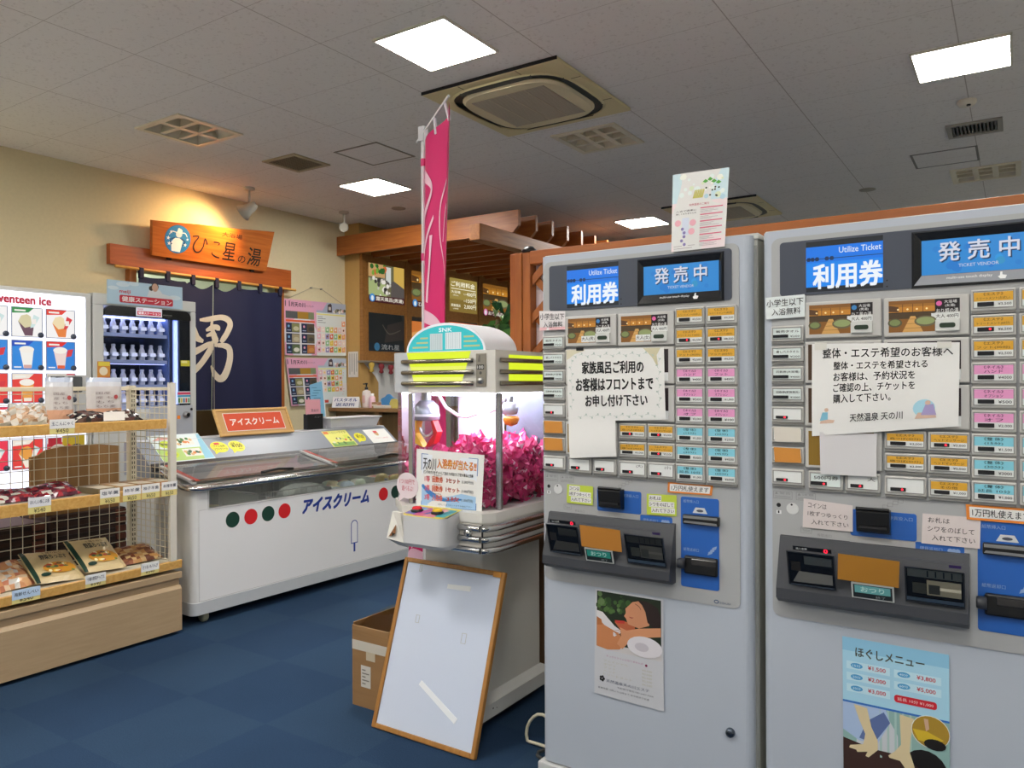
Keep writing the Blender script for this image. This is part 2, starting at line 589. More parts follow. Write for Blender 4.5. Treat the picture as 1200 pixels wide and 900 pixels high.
struct(b.build('wall_right'))
# door jamb around the curtained opening
b = MB()
b.box((-6.2, 5.1, 0), (-6.13, 5.16, 2.31), ORANGE_WOOD_Z, .004)
b.box((-6.2, 3.56, 0), (-6.13, 3.62, 2.31), ORANGE_WOOD_Z, .004)
struct(b.build('door_1'))

# ------------------------------------------------------------------ ceiling fittings
def ceiling_light(x, y, label, group=None):
    t = thing('ceiling_light', label, 'ceiling light', (x, y, CZ), 0, group)
    f = MB()
    fm = paint('#d8d2c2', 0.5)
    for a, c in (((-.232, -.232), (.232, -.22)), ((-.232, .22), (.232, .232)), ((-.232, -.22), (-.22, .22)), ((.22, -.22), (.232, .22))):
        f.box((a[0], a[1], -.012), (c[0], c[1], 0), fm)
    f.build('frame', t)
    d = MB()
    d.box((-.22, -.22, -.008), (.22, .22, -.004), glow('#fffcf6', CEIL_GLOW, '#eeeeee'))
    d.build('diffuser', t)
    return t
names = ['lit square ceiling light between the cassette air conditioner and the camera', 'lit square ceiling light beside the round smoke detector, above the ticket machines',
         'lit square ceiling light beside the square hatch and the wooden pergola', 'lit square ceiling light far back, showing low beside the pergola rafters']
for (x, y), n in zip(LIT, names):
    ceiling_light(x, y, n)
for x, y in LIT_UNSEEN:
    ceiling_light(x, y, 'unseen square ceiling light added outside the view to light the hall', 'unseen ceiling lights added outside the view')
b = MB()
b.box((-7.2, 4.2, CZ - .03), (-6.9, 4.9, CZ - .002), glow('#f2ffe8', 30.0))
b.box((-7.22, 4.18, CZ - .02), (-6.88, 4.92, CZ - .001), paint('#cccccc'))
tag(b.build('corridor_light'), 'ceiling light in the corridor behind the navy door curtain', 'ceiling light')

LOUV = paint('#e0d8c0', 0.35)
def louvre(x, y, label, n):
    t = thing('louvre_light', label, 'ceiling light', (x, y, CZ))
    f = MB()
    for a, c in (((-.25, -.25), (.25, -.21)), ((-.25, .21), (.25, .25)), ((-.25, -.21), (-.21, .21)), ((.21, -.21), (.25, .21))):
        f.box((a[0], a[1], -.01), (c[0], c[1], 0), LOUV)
    f.build('frame', t)
    h = MB()
    for q in ([(-.215, -.215, 0), (-.215, .215, 0), (-.17, .17, .12), (-.17, -.17, .12)], [(.215, -.215, 0), (.215, .215, 0), (.17, .17, .12), (.17, -.17, .12)],
              [(-.215, -.215, 0), (.215, -.215, 0), (.17, -.17, .12), (-.17, -.17, .12)], [(-.215, .215, 0), (.215, .215, 0), (.17, .17, .12), (-.17, .17, .12)],
              [(-.17, -.17, .12), (.17, -.17, .12), (.17, .17, .12), (-.17, .17, .12)]):
        h.poly(q, paint('#ded7c4', 0.5))
    h.build('housing', t)
    g = MB()
    for i in range(1, n):
        p = -.21 + .42 * i / n
        g.prism([(p - .022, -.004), (p + .022, -.004), (p + .004, .06), (p - .004, .06)], -.21, .21, LOUV)
    for i in range(1, 3):
        p = -.21 + .42 * i / 3
        g.prism_x([(p - .016, -.002), (p + .016, -.002), (p + .003, .055), (p - .003, .055)], -.21, .21, LOUV)
    g.build('louvre_grid', t)
    for k in (-.1, .1):
        q = MB()
        q.tube([(-.17, k, .085), (.17, k, .085)], .014, paint('#e9e9e4', .3))
        q.build('tube', t)
    return t
louvre(*OFF[0], 'unlit louvred square ceiling light above the ice cream vending machine', 2)
louvre(*OFF[1], 'unlit louvred square ceiling light behind the cassette air conditioner', 3)
louvre(*OFF[2], 'unlit louvred ceiling light at the far back, low over the ticket machine', 3)

def cassette(x, y, label):
    t = thing('air_conditioner', label, 'air conditioner', (x, y, CZ))
    cream = paint('#dccf9f', 0.5)
    lite = paint('#e2d6b0', 0.45)
    def ring(a, c, z, n=40, p=3.6):
        return [(math.copysign(abs(math.cos(2 * PI * i / n)) ** (2 / p), math.cos(2 * PI * i / n)) * a, math.copysign(abs(math.sin(2 * PI * i / n)) ** (2 / p), math.sin(2 * PI * i / n)) * c, z) for i in range(n)]
    f = MB()
    f.box((-.47, -.47, -.022), (.47, .47, -.001), cream, .008)
    f.box((-.47, -.474, -.02), (.47, -.47, -.001), BLACK)
    for s in (-1, 1):
        f.box((s * .2 - .0015, -.465, -.0235), (s * .2 + .0015, -.40, -.0215), paint('#6b6148'))
        f.box((.40, s * .2 - .0015, -.0235), (.465, s * .2 + .0015, -.0215), paint('#6b6148'))
    f.build('panel', t)
    s = MB()
    n = 40
    o, i_ = ring(.40, .40, -.024), ring(.355, .355, -.024)
    s.add(o + i_, [(k, (k + 1) % n, (k + 1) % n + n, k + n) for k in range(n)], paint('#1b1c19', .4))
    o, i_ = ring(.415, .415, -.0235), ring(.40, .40, -.030)
    s.add(o + i_, [(k, (k + 1) % n, (k + 1) % n + n, k + n) for k in range(n)], cream, True)
    s.build('air_slot', t)
    for a in range(4):
        v = MB()
        v.T = Matrix.Rotation(a * PI / 2, 4, 'Z')
        v.add([(-.25, -.385, -.027), (.25, -.385, -.027), (.25, -.366, -.04), (-.25, -.366, -.04)], [(0, 1, 2, 3)], paint('#33332c', .4))
        v.build('vane', t)
    g = MB()
    pts = ring(.355, .355, -.03)
    g.add(pts + ring(.34, .34, -.045), [(k, (k + 1) % n, (k + 1) % n + n, k + n) for k in range(n)] + [range(n, 2 * n)], lite, False)
    g.build('grille_panel', t)
    g = MB()
    g.box((-.255, -.255, -.0475), (.255, .255, -.045), paint('#a8a08f', .7))
    for k in range(-1, 2):
        g.box((k * .128 - .004, -.255, -.0495), (k * .128 + .004, .255, -.0475), paint('#c4bba2'))
    for k in range(34):
        p = -.25 + .5 * k / 33
        g.box((-.255, p - .002, -.0488), (.255, p + .002, -.0475), paint('#b9b09c'))
    g.build('intake_grille', t)
cassette(-2.52, 4.03, 'large yellowed cassette air conditioner behind the brightest ceiling light')
cassette(-2.5, 7.7, 'yellowed cassette air conditioner far back behind the standing leaflet')

t = thing('ceiling_vent', 'square dark mesh ceiling vent between unlit louvred light and thin square hatch', 'vent', (-4.76, 4.135, CZ))
f = MB()
for a, c in (((-.185, -.185), (.185, -.15)), ((-.185, .15), (.185, .185)), ((-.185, -.15), (-.15, .15)), ((.15, -.15), (.185, .15))):
    f.box((a[0], a[1], -.01), (c[0], c[1], 0), paint('#a89c7e', .5))
f.build('frame', t)
g = MB()
for i in range(13):
    p = -.144 + .288 * i / 12
    g.box((-.15, p - .004, -.004), (.15, p + .004, .006), paint('#746a54', .5))
    g.box((p - .002, -.15, -.002), (p + .002, .15, .003), paint('#5f5644', .5))
g.poly([(-.17, -.165, .05), (.17, -.165, .05), (.17, .165, .05), (-.17, .165, .05)], paint('#2a2620'))
g.build('grille', t)
t = thing('ceiling_vent', 'rectangular black slatted ceiling vent near the smoke detector', 'vent', (-.245, 6.19, CZ))
f = MB()
for a, c in (((-.165, -.16), (.165, -.12)), ((-.165, .12), (.165, .16)), ((-.165, -.12), (-.135, .12)), ((.135, -.12), (.165, .12))):
    f.box((a[0], a[1], -.012), (c[0], c[1], 0), paint('#9a968c', .5))
f.build('frame', t)
g = MB()
for i in range(12):
    p = -.125 + .25 * i / 11
    g.box((p - .005, -.125, -.006), (p + .005, .125, .02), paint('#5c5a55', .5))
g.poly([(-.14, -.13, .06), (.14, -.13, .06), (.14, .13, .06), (-.14, .13, .06)], BLACK)
g.build('slats', t)
def hatch(x, y, w, h, label, col):
    t = thing('ceiling_hatch', label, 'access hatch', (x, y, CZ))
    f = MB()
    for a, c in (((-w, -h), (w, -h + .016)), ((-w, h - .016), (w, h)), ((-w, -h), (-w + .016, h)), ((w - .016, -h), (w, h))):
        f.box((a[0], a[1], -.004), (c[0], c[1], -.0005), paint(col, .5))
    f.build('frame', t)
    p = MB()
    p.box((-w + .018, -h + .018, -.003), (w - .018, h - .018, -.0005), cm)
    p.build('lid', t)
hatch(-4.09, 4.315, .22, .215, 'thin-framed square ceiling hatch beside the tip of the pink banner', '#8e8878')
hatch(-.47, 6.89, .225, .225, 'ceiling hatch with grey frame behind the black slatted vent', '#77756c')
b = MB()
b.lathe([(.055, 0), (.055, -.012), (.045, -.03), (.02, -.036), (.0001, -.036)], (-.261, 5.57, CZ), paint('#ddd6c4', .4))
b.tube([(-.25, 5.54, CZ - .034), (-.25, 5.54, CZ - .042)], .012, BLACK)
tag(b.build('smoke_detector'), 'round white smoke detector on the ceiling behind the room-side ceiling light', 'smoke detector')
for x, y, l in ((-5.16, 5.78, 'small round grey ceiling speaker between the lit ceiling light and the pergola'), (-1.14, 7.63, 'small round disc on the ceiling above the rail behind the ticket machines')):
    b = MB()
    b.lathe([(.07, 0), (.07, -.006), (.055, -.01), (.0001, -.01)], (x, y, CZ), paint('#a9a292', .5))
    tag(b.build('ceiling_disc'), l, 'ceiling speaker')

def spotlight(x, y, aim, label, lit):
    t = thing('spotlight', label, 'spotlight', (x, y, CZ))
    p = MB(); p.lathe([(.05, 0), (.05, -.018), (.03, -.026), (.0001, -.026)], (0, 0, 0), paint('#b9b3a6', .4)); p.build('ceiling_plate', t)
    p = MB(); p.tube([(0, 0, -.02), (0, 0, -.14)], .011, paint('#a9a499', .35)); p.build('stem', t)
    d = (Vector(aim) - Vector((x, y, CZ - .19))).normalized()
    m = d.to_track_quat('Z', 'Y').to_matrix().to_4x4()
    m.translation = Vector((0, 0, -.185))
    if not lit:
        m = m @ Matrix.Scale(.62, 4)
        m.translation = Vector((0, 0, -.15))
    p = MB(); p.T = m
    p.lathe([(.0001, -.075), (.03, -.07), (.042, -.04), (.052, .02), (.078, .075), (.074, .077), (.046, .02), (.0001, .02)], (0, 0, 0), paint('#b9b4a6', .35, .1))
    p.build('lamp_head', t)
    p = MB(); p.T = m
    p.lathe([(.0001, .055), (.06, .055)], (0, 0, 0), glow('#ffd9a0', 6.0) if lit else paint('#c9c4b4', .15))
    p.build('bulb', t)
    if lit:
        L = bpy.data.lights.new('spot_lamp', 'SPOT')
        L.energy = SPOT_W; L.color = (1.0, .60, .25); L.spot_size = R_(125); L.spot_blend = 0.9; L.shadow_soft_size = .03
        o = bpy.data.objects.new('spot_lamp', L); COL.objects.link(o)
        o.parent = t
        o.location = Vector((0, 0, -.185)) + d * .1
        o.rotation_euler = (-d).to_track_quat('Z', 'Y').to_euler()
spotlight(-5.715, 4.425, (-6.15, 4.22, 2.62), 'lit ceiling spotlight shining on the wooden entrance sign', True)
spotlight(-5.718, 5.58, (-5.2, 5.0, 2.6), 'unlit ceiling spotlight above the calendar posters', False)

# ------------------------------------------------------------------ pergola over the reception
t = thing('pergola', 'brown wooden pergola with rafters under the ceiling over the reception desk', 'pergola', (-5.0, 6.0, 2.6))
for i in range(11):
    y = 5.96 + .305 * i
    b = MB()
    b.prism([(-1.2 if i == 0 else -.98, .145), (1.10, .145), (1.16, .205), (1.16, .35), (-1.2 if i == 0 else -.98, .35)], y - 6.0 - .02, y - 6.0 + .02, BEAM_WOOD)
    b.build('rafter', t)
b = MB(); b.box((.98, -.58, 0), (1.10, 3.4, .144), BEAM_WOOD_Y, .006); b.build('cross_beam', t)

# ------------------------------------------------------------------ lattice screen behind the ticket machines
t = thing('lattice_screen', 'orange wooden lattice screen standing behind the two ticket machines', 'lattice screen', (-1.93, 2.90, 0))
t.scale = (1.0545, 1.0, 1.0157)
for x0, x1, y0 in ((0, .033, .012), (.034, .067, 0), (.068, .1075, .006)):
    b = MB(); b.box((x0, y0, 0), (x1, .07, 1.905), ORANGE_WOOD_Z, .004); b.build('post', t)
for x0 in (1.2, 2.35):
    b = MB(); b.box((x0, .0, 0), (x0 + .06, .07, 1.845), ORANGE_WOOD_Z, .004); b.build('post', t)
b = MB(); b.box((.109, .0, 1.85), (2.6, .07, 1.908), ORANGE_WOOD, .004); b.build('top_rail', t)
b = MB()
for s in (1, -1):
    for i in range(-12, 16):
        c0 = .2 + i * .165
        pts = []
        z0, z1 = .9, 1.85
        xa, xb = (c0 - s * .475, c0 + s * .475)
        def cl(xq, zq):
            return xq, zq
        lo, hi = .1085, 2.35
        # clip the slanted strip to the frame
        def edge(off):
            P, Q = [xa + off, z0], [xb + off, z1]
            k = (Q[0] - P[0]) / (z1 - z0)
            def at(x): return z0 + (x - P[0]) / k
            if min(P[0], Q[0]) < lo:
                if P[0] < lo: P = [lo, at(lo)]
                if Q[0] < lo: Q = [lo, at(lo)]
            if max(P[0], Q[0]) > hi:
                if P[0] > hi: P = [hi, at(hi)]
                if Q[0] > hi: Q = [hi, at(hi)]
            return P, Q
        if max(xa, xb) < lo + .04 or min(xa, xb) > hi - .04:
            continue
        (p, q), (p2, q2) = edge(-.022), edge(.022)
        yy = .02 if s > 0 else .034
        b.prism([p, p2, q2, q], yy, yy + .012, ORANGE_WOOD_Z)
b.build('lattice', t)
b = MB(); b.box((.109, .055, .90), (2.6, .062, 1.85), paint('#d9c9cc', .8)); b.build('backing_paper', t)
b = MB(); b.box((.109, .0, .84), (2.6, .07, .90), ORANGE_WOOD, .004); b.build('mid_rail', t)
b = MB(); b.box((.109, .03, .02), (2.6, .05, .84), wood('shaded_board_wood', '#5e4630', '#6b5038', 2, 4)); b.build('lower_board', t)  # shade low behind the claw machine put into a darker wood
for x in (.16, .9, 1.25, 1.83):
    pass
b = MB()
b.lathe([(.0001, .028), (.02, .027), (.026, .018), (.034, .014), (.034, 0), (.0001, 0)], (-1.84, 2.935, 1.9365), BLACK)
tag(b.build('dome_camera'), 'small black dome device on top of the orange lattice post', 'camera')

# ------------------------------------------------------------------ ticket machines
DOOR = paint('#b3bac5', 0.38)
HEAD = paint('#aaabac', 0.45)
BEZ = paint('#c2c0bc', 0.4)
SLATE = paint('#474c58', 0.35)
BLUE = paint('#2460b4', 0.4)
ORG = paint('#dfa832', 0.6); PNK = paint('#e79ac8', 0.6); CYA = paint('#86cfe0', 0.6); WHT = paint('#e4e6e4', 0.5); MINT = paint('#dfe9e6', 0.5)
TAPE = paint('#cf8a38', 0.5)
KEY = paint('#1a1a1c', 0.3)
RED = glow('#ff2438', 3.0)
GREYL = paint('#aeb1ae', .5)
TOPS = [1.576, 1.514, 1.455, 1.396, 1.336, 1.277, 1.219, 1.161, 1.102]
LT = [1.507, 1.450, 1.393, 1.336, 1.280, 1.223, 1.166, 1.104]
UA, UB, UC, UD = (.488, .579), (.585, .676), (.298, .392), (.396, .485)
E_ = .0005
def ticket_button(t, u, ztop, h, colour, top, sub, price, led, key=True, style='card'):
    u0, u1 = u; z1 = ztop; z0 = ztop - h
    b = MB()
    b.box((u0, -.016, z0), (u1, -.003, z1), BEZ, .003)
    b.box((u0 + .001, -.012, z0 - .006), (u1 - .001, -.003, z0 + .001), paint('#85837f', .5))  # darker strip painting the shadow gap under the bezel
    o = b.build('ticket_button', t)
    c = MB()
    i0, i1, j0, j1 = u0 + .006, u1 - .006, z0 + .008, z1 - .006
    w, hh = i1 - i0, j1 - j0
    y = -.0163
    c.frame(i0 - .002, j0 - .002, i1 + .002, j1 + .002, .002, y - .0015, y + .0005, paint('#8f8e8b', .4))
    c.rect(i0, j0, i1, j1, y, WHT if colour is not MINT else MINT)
    sp = j0 + hh * .40
    if style == 'card' and colour not in (WHT, MINT):
        c.rect(i0, sp, i1, j1 - .0015, y - E_, colour)
    if style == 'tape':
        c.add([(i0 + .004, y - .003, j0 - .006), (i1 + .001, y - .003, j0 - .005), (i1 - .002, y - .003, j1 + .004), (i0 + .001, y - .003, j1 + .005)], [(0, 1, 2, 3)], colour)
        c.build('label_card', o)
        return
    if style == 'card' and colour in (WHT, MINT) and top:
        c.text(top, i0 + .008, sp + .004, i1 - .005, j1 - .006, y - E_, INK, .008)
        if sub:
            pass
    elif style == 'blank' and top:
        c.text(top, i0 + w * .66, j0 + hh * .60, i1 - w * .08, j1 - hh * .10, y - E_, INK, .0)
    elif top:
        c.text(top, i0 + w * .25, sp + hh * .34, i1 - w * .25, j1 - hh * .06, y - 2 * E_, INK, .005)
        if sub:
            c.text(sub, i0 + w * (.08 if len(sub) > 5 else .26), sp + hh * .07, i1 - w * (.08 if len(sub) > 5 else .26), sp + hh * .26, y - 2 * E_, INK, .003)
    if price:
        c.text(price, i0 + w * .62, j0 + hh * .1, i1 - w * .04, j0 + hh * .28, y - 2 * E_, INK, .005)
    c.build('label_card', o)
    if key:
        k = MB()
        wide = style == 'card' and colour is MINT
        k0 = i0 if wide else i0 + w * .09
        k1 = i0 + w * (.55 if wide else .52)
        k.box((k0, y - .0035, j0 + hh * .08), (k1, y + .001, j0 + hh * (.36 if wide else .34)), KEY, .0008, 1)
        if led:
            k.disc(k1 - w * .1, j0 + hh * .21, .0026, y - .004, RED, 10)
        k.build('push_key', o)
def bath_button(t, u0, z0, u1, z1, male, tagtext, M):
    b = MB()
    b.box((u0, -.018, z0), (u1, -.003, z1), BEZ, .003)
    o = b.build('bath_button', t)
    i0, i1, j0, j1 = u0 + .011, u1 - .02, z0 + .011, z1 - .009
    c = MB()
    y = -.0184
    mid = i0 + (i1 - i0) * .66
    bath_scene(c, i0, j0, mid, j1, y, lambda h: paint(h, .45), .0002, 3 if male else 5)
    c.rect(mid, j0 + .048, i1, j1, y - E_, paint('#1c1416', .4))
    c.disc(mid + .009, j1 - .012, .0065, y - 2 * E_, paint('#3f86c9' if male else '#e66aae'), 14)
    c.text('大浴場', mid + .02, j1 - .012, i1 - .006, j1 - .004, y - 2 * E_, WHITE, .005)
    c.text('(男湯)' if male else '(女湯)', mid + .022, j1 - .022, i1 - .01, j1 - .014, y - 2 * E_, WHITE, .005)
    c.text('ひこ星の湯' if male else 'おり姫の湯', mid + .003, j1 - .036, i1 - .003, j1 - .025, y - 2 * E_, WHITE, .006)
    c.rect(mid - (.008 if M == 2 else 0), j0 + .030, i1, j0 + .046, y - E_, WHT)
    c.text('大人 400円', mid + .002, j0 + .033, i1 - .003, j0 + .043, y - 2 * E_, INK, .004)
    if tagtext:
        c.rect(mid - .052, j0 + .002, mid - .002, j0 + .022, y - 3 * E_, WHT)
        c.text(tagtext, mid - .05, j0 + .005, mid - .004, j0 + .019, y - 4 * E_, INK, .004)
    c.build('bath_photo', o)
    k = MB()
    k.box((mid + .001, y - .007, j0 - .001), (i1, y + .001, j0 + .029), paint('#d3d4d0', .35), .002)
    k.prism(rr(mid + .010, j0 + .008, i1 - .009, j0 + .02, .005), y - .0085, y - .006, paint('#2e3d2e', .3))
    k.build('push_key', o)
def hidden_button(t, u0, z0, u1, z1, colour):
    b = MB()
    b.box((u0, -.018, z0), (u1, -.003, z1), BEZ, .003)
    o = b.build('bath_button', t)
    c = MB()
    c.rect(u0 + .008, z0 + .008, u1 - .018, z1 - .008, -.0184, paint(colour, .4))
    c.rect(u1 - .045, z0 + .008, u1 - .018, z0 + .034, -.0189, WHT)
    c.build('bath_photo', o)

def ticket_machine(loc, sx, label, M):
    t = thing('ticket_machine', label, 'ticket machine', loc)
    t.scale = (sx, 1, 1)
    b = MB()
    xl = -.011 if M == 2 else 0.0
    b.box((xl + .004, .034, .062), (.724, .46, 1.782), paint('#b6b7ae', .45), .004)
    b.box((xl, .028, 1.768), (.728, .47, 1.786), paint('#c9cac4', .4), .003)
    b.build('cabinet', t)
    b = MB()
    b.prism_z([(x, y) for x, y in rr(xl, 0, .714, .034, .024, 6, 'ab')], .066, 1.778, DOOR)
    b.build('door', t)
    b = MB()
    b.box((xl - .012, -.012, 0), (.726, .45, .06), paint('#c8c9c8', .5), .004)
    b.build('plinth', t)
    b = MB()
    b.prism(rr(.015, .684, .68, 1.757, .022), -.003, .002, HEAD)
    b.text('SHIBAURA', .618, .692, .652, .699, -.0034, paint('#5b6676'), .004)
    b.disc(.609, .697, .008, -.0034, paint('#4a5a78'), 12, .006)
    b.disc(.609, .697, .005, -.0038, HEAD, 12, .003)
    b.build('front_panel', t)
    # sign band with the two displays
    b = MB()
    b.prism(rr(.038, 1.591, .659, 1.743, .01), -.006, -.002, SLATE)
    for k in range(2):
        b.disc(.304, 1.60 + .016 * k, .0022, -.0064, INK, 8)
    b.build('sign_band', t)
    b = MB()
    b.rect(.107, 1.598, .295, 1.737, -.0065, paint('#33363a', .2))
    b.rect(.107, 1.611, .295, 1.722, -.0069, glow('#1c88ee', .95))
    b.rect(.107, 1.678, .295, 1.722, -.0071, glow('#1a78e6', .95))
    b.text('Utilize Ticket', .190, 1.700, .291, 1.716, -.0074, glow('#e4f0ff', .9), .01)
    b.rect(.107, 1.6865, .295, 1.6885, -.0074, paint('#123a66'))
    for k in (.114, .124, .135, .160, .172):
        b.disc(k, 1.6875, .0062, -.0077, paint('#10305c'), 6)
    b.text('利用券', .126, 1.606, .293, 1.672, -.0077, glow('#f2f8ff', .95), .035)
    b.build('ticket_sign', t)
    mon = MB()
    o4 = [(.359, 1.590), (.638, 1.590), (.638, 1.737), (.359, 1.737)]
    m4 = [(.366, 1.596), (.631, 1.596), (.631, 1.731), (.366, 1.731)]
    i4 = [(.382, 1.621), (.622, 1.621), (.622, 1.711), (.382, 1.711)]
    blk = paint('#16171a', .25)
    lo = [(p[0], -.016, p[1]) for p in m4]; li = [(p[0], -.0075, p[1]) for p in i4]; lb = [(p[0], -.004, p[1]) for p in o4]
    mon.add(lb + lo, [(k, (k + 1) % 4, (k + 1) % 4 + 4, k + 4) for k in range(4)], blk)
    mon.add(lo + li, [(k, (k + 1) % 4, (k + 1) % 4 + 4, k + 4) for k in range(1, 4)], blk)
    mon.add(lo + li, [(0, 1, 5, 4)], paint('#8f9298', .6, .0) if M == 2 else blk)  # paler lip: a reflection put into the bezel colour
    def sl(u, v):   # point on the sloping lower lip
        return (u, -.0168 + .0085 * v, 1.598 + .021 * v)
    lip = paint('#e6e6e6', .4)
    vs, fs, _ = text_mesh('multi-use touch display', 0)
    mon.add([sl(.437 + a * .095, .38 + c * .42) for a, c in vs], fs, lip)
    mon.add([sl(u, v) for u, v in ((.548, .1), (.558, .1), (.561, .5), (.552, .6), (.552, .95), (.548, .95), (.547, .5), (.543, .4))], [range(8)], lip)
    mon.build('monitor_bezel', t)
    b = MB()
    b.rect(.3825, 1.6215, .6215, 1.7105, -.008, glow('#2f8fdc', .85))
    rnd = random.Random(3)
    for k in range(18):
        b.disc(rnd.uniform(.395, .61), rnd.uniform(1.632, 1.70), rnd.uniform(.006, .010), -.0082 - .00002 * k, glow(rnd.choice(['#2f9fe6', '#2a86d8', '#389bd0', '#2380d6']), .85), 16)
    b.text('発 売 中', .4225, 1.6515, .5885, 1.6995, -.0088, paint('#173a66'), .02)
    b.text('発 売 中', .4195, 1.6545, .5855, 1.7025, -.0092, glow('#dfe2f0', .85), .02)
    b.text('TICKET VENDOR', .462, 1.637, .545, 1.645, -.009, glow('#cfd6ea', .85), .01)
    b.build('monitor_screen', t)
    # buttons
    A = [('《エステ》', 'トリートメント(お試し)', '¥3,500', 0), ('《エステ》', 'トリートメント(60分)', '¥6,500', 1), ('《エステ》', 'フット(30分)', '¥2,500', 0), ('《ネイル》', 'ハンド', '¥4000', 0),
         ('《ネイル》', 'オプション', '¥500', 0), ('《ネイル》', 'オフ', '¥2,000', 0), ('《整 体》', '(15分)', '¥1,500', 0), ('《整 体》', '(30分)', '¥3000', 0), ('《整 体》', '延長 10分', '¥1,000', 0)]
    B = [('《エステ》', 'トリートメント(45分)', '¥4,500', 0), ('《エステ》', 'トリートメント(90分)', '¥8,500', 1), ('《エステ》', 'フット(60分)', '¥4,500', 0), ('《ネイル》', 'フット', '¥4500', 0),
         ('《ネイル》', 'オプション', '¥1,000', 0), ('《ネイル》', 'オプション', '¥100', 0), ('《整 体》', '(20分)', '¥2000', 0), ('《整 体》', '(45分)', '¥4500', 0), ('《整 体》', '(60分)', '¥6000', 0)]
    cols = [ORG] * 3 + [PNK] * 3 + [CYA] * 3
    for k in range(9):
        for u, D in ((UA, A), (UB, B)):
            tt, ss, pp, ld = D[k]
            ticket_button(t, u, TOPS[k], .053, cols[k], tt, ss, pp, ld and not (u is UB and M == 2))
    ticket_button(t, UC, 1.221, .048, ORG, '《エステ》', '肩つぼ(40分)', '¥3,000', M == 1)
    ticket_button(t, UD, 1.221, .048, ORG, '《エステ》', 'ヘッドマッサージ', '¥3,000', 1)
    ticket_button(t, UC, 1.162, .047, ORG, '《エステ》', '頭つぼ(30分)', '¥3,000', 0)
    ticket_button(t, UD, 1.162, .047, ORG, '《エステ》', 'ヘッドマッサージ', '¥2,500', M == 1)
    ticket_button(t, UC, 1.102, .049, WHT, '(大)' if M == 1 else '', '', '', 1, style='blank')
    if M == 1:
        ticket_button(t, UD, 1.102, .049, WHT, '(小)', '', '', 1, style='blank')
    else:
        ticket_button(t, UD, 1.102, .049, ORG, '《エステ》', 'その他', '¥1,000', 0)
    ticket_button(t, (.113, .199), 1.104, .049, GREYL if M == 1 else MINT, '500円券' if M == 2 else '', '', '', 1, style='card' if M == 2 else 'blank')
    ticket_button(t, (.205, .288), 1.104, .049, GREYL if M == 1 else WHT, '大' if M == 2 else '', '', '', 1, style='blank')
    L = [('販売タオル', '¥200', 0), ('貸しバスタオル', '¥200', 0), ('回数券(大浴場)', '¥4000', 0), ('回数券(家族風呂)', '¥10000', 0)]
    for k in range(4):
        ticket_button(t, (.016, .101), LT[k], .043, MINT, L[k][0], '', L[k][1], 0)
    ticket_button(t, (.016, .101), LT[4], .044, WHT, '', '', '', 1, style='blank')
    ticket_button(t, (.016, .101), LT[5], .044, TAPE if M == 1 else paint('#d9d2c6', .5), '', '', '', 0, style='tape')
    ticket_button(t, (.016, .101), LT[6], .045, TAPE, '', '', '', 0, style='tape')
    ticket_button(t, (.016, .101), LT[7], .044, WHT, '', '', '', 1, style='blank')
    bath_button(t, .106, 1.469, .292, 1.569, True, '大人(男)' if M == 1 else '', M)
    bath_button(t, .298, 1.466, .485, 1.568, False, '大人(女)' if M == 1 else '', M)
    for z0, z1 in ((1.346, 1.46), (1.228, 1.34)):
        hidden_button(t, .106, z0, .292, z1, '#4b3420')
        hidden_button(t, .298, z0, .485, z1, '#2e2226')
    hidden_button(t, .106, 1.112, .292, 1.222, '#8a6a1e')
    # payment area
    b = MB()
    b.prism(rr(.215, .934, .369, 1.005, .006), -.0045, -.002, BLUE)
    b.prism(rr(.365, .898, .472, .934, .006), -.0045, -.002, BLUE)
    b.prism(rr(.213, .898, .366, .9325, .004), -.005, -.003, HEAD)
    pale = paint('#8ea6cc', .5)
    b.text('硬貨投入口', .305, .985, .36, .995, -.0049, pale, .004)
    b.text('硬貨返却口', .376, .914, .425, .924, -.0049, pale, .004)
    for k in range(3):
        b.disc(.442 + .008 * k, .919, .006, -.0048 - .0002 * k, pale, 12)
    b.build('coin_panel', t)
    b = MB()
    b.prism_x([(-.004, .945), (-.03, .952), (-.036, 1.004), (-.03, 1.010), (-.004, 1.010)], .233, .311, BLACK)
    b.box((.240, -.0375, .962), (.304, -.033, .968), paint('#1c1c20', .3))
    b.tube([(.232, -.03, 1.012), (.310, -.03, 1.012)], .005, BLACK)
    b.build('coin_slot', t)
    b = MB()
    b.prism(rr(.4995, .729, .618, 1.002, .007), -.0045, -.002, BLUE)
    b.text('紙幣挿入口', .508, .984, .556, .994, -.0049, pale, .004)
    b.text('紙幣返却口', .508, .838, .556, .848, -.0049, pale, .004)
    b.flat([(.537, .955), (.583, .955), (.574, .972), (.546, .972)], -.0049, paint('#cfd2d4'))
    b.disc(.56, .9625, .011, -.0053, SLATE, 12, .004)
    for k in range(3):
        b.flat([(.583 + .006 * k, .832 + .007 * k), (.597 + .006 * k, .838 + .007 * k), (.6 + .006 * k, .848 + .007 * k), (.586 + .006 * k, .842 + .007 * k)], -.005 - .0003 * k, pale)
    b.build('bill_panel', t)
    b = MB()
    b.box((.510, -.02, .922), (.622, -.004, .95), BLACK, .003)
    b.add([(.513, -.0205, .926), (.618, -.0205, .924), (.612, -.0195, .938), (.520, -.0195, .938)], [(0, 1, 2, 3)], STEEL)
    b.add([(.513, -.0208, .94), (.618, -.0208, .94), (.618, -.0206, .948), (.513, -.0206, .948)], [(0, 1, 2, 3)], STEEL)
    b.build('bill_slot', t)
    b = MB()
    b.box((.514, -.02, .772), (.616, -.004, .826), BLACK, .005)
    b.box((.538, -.0225, .800), (.614, -.019, .820), paint('#1d1d21', .15), .002)
    b.build('bill_return', t)
    b = MB()
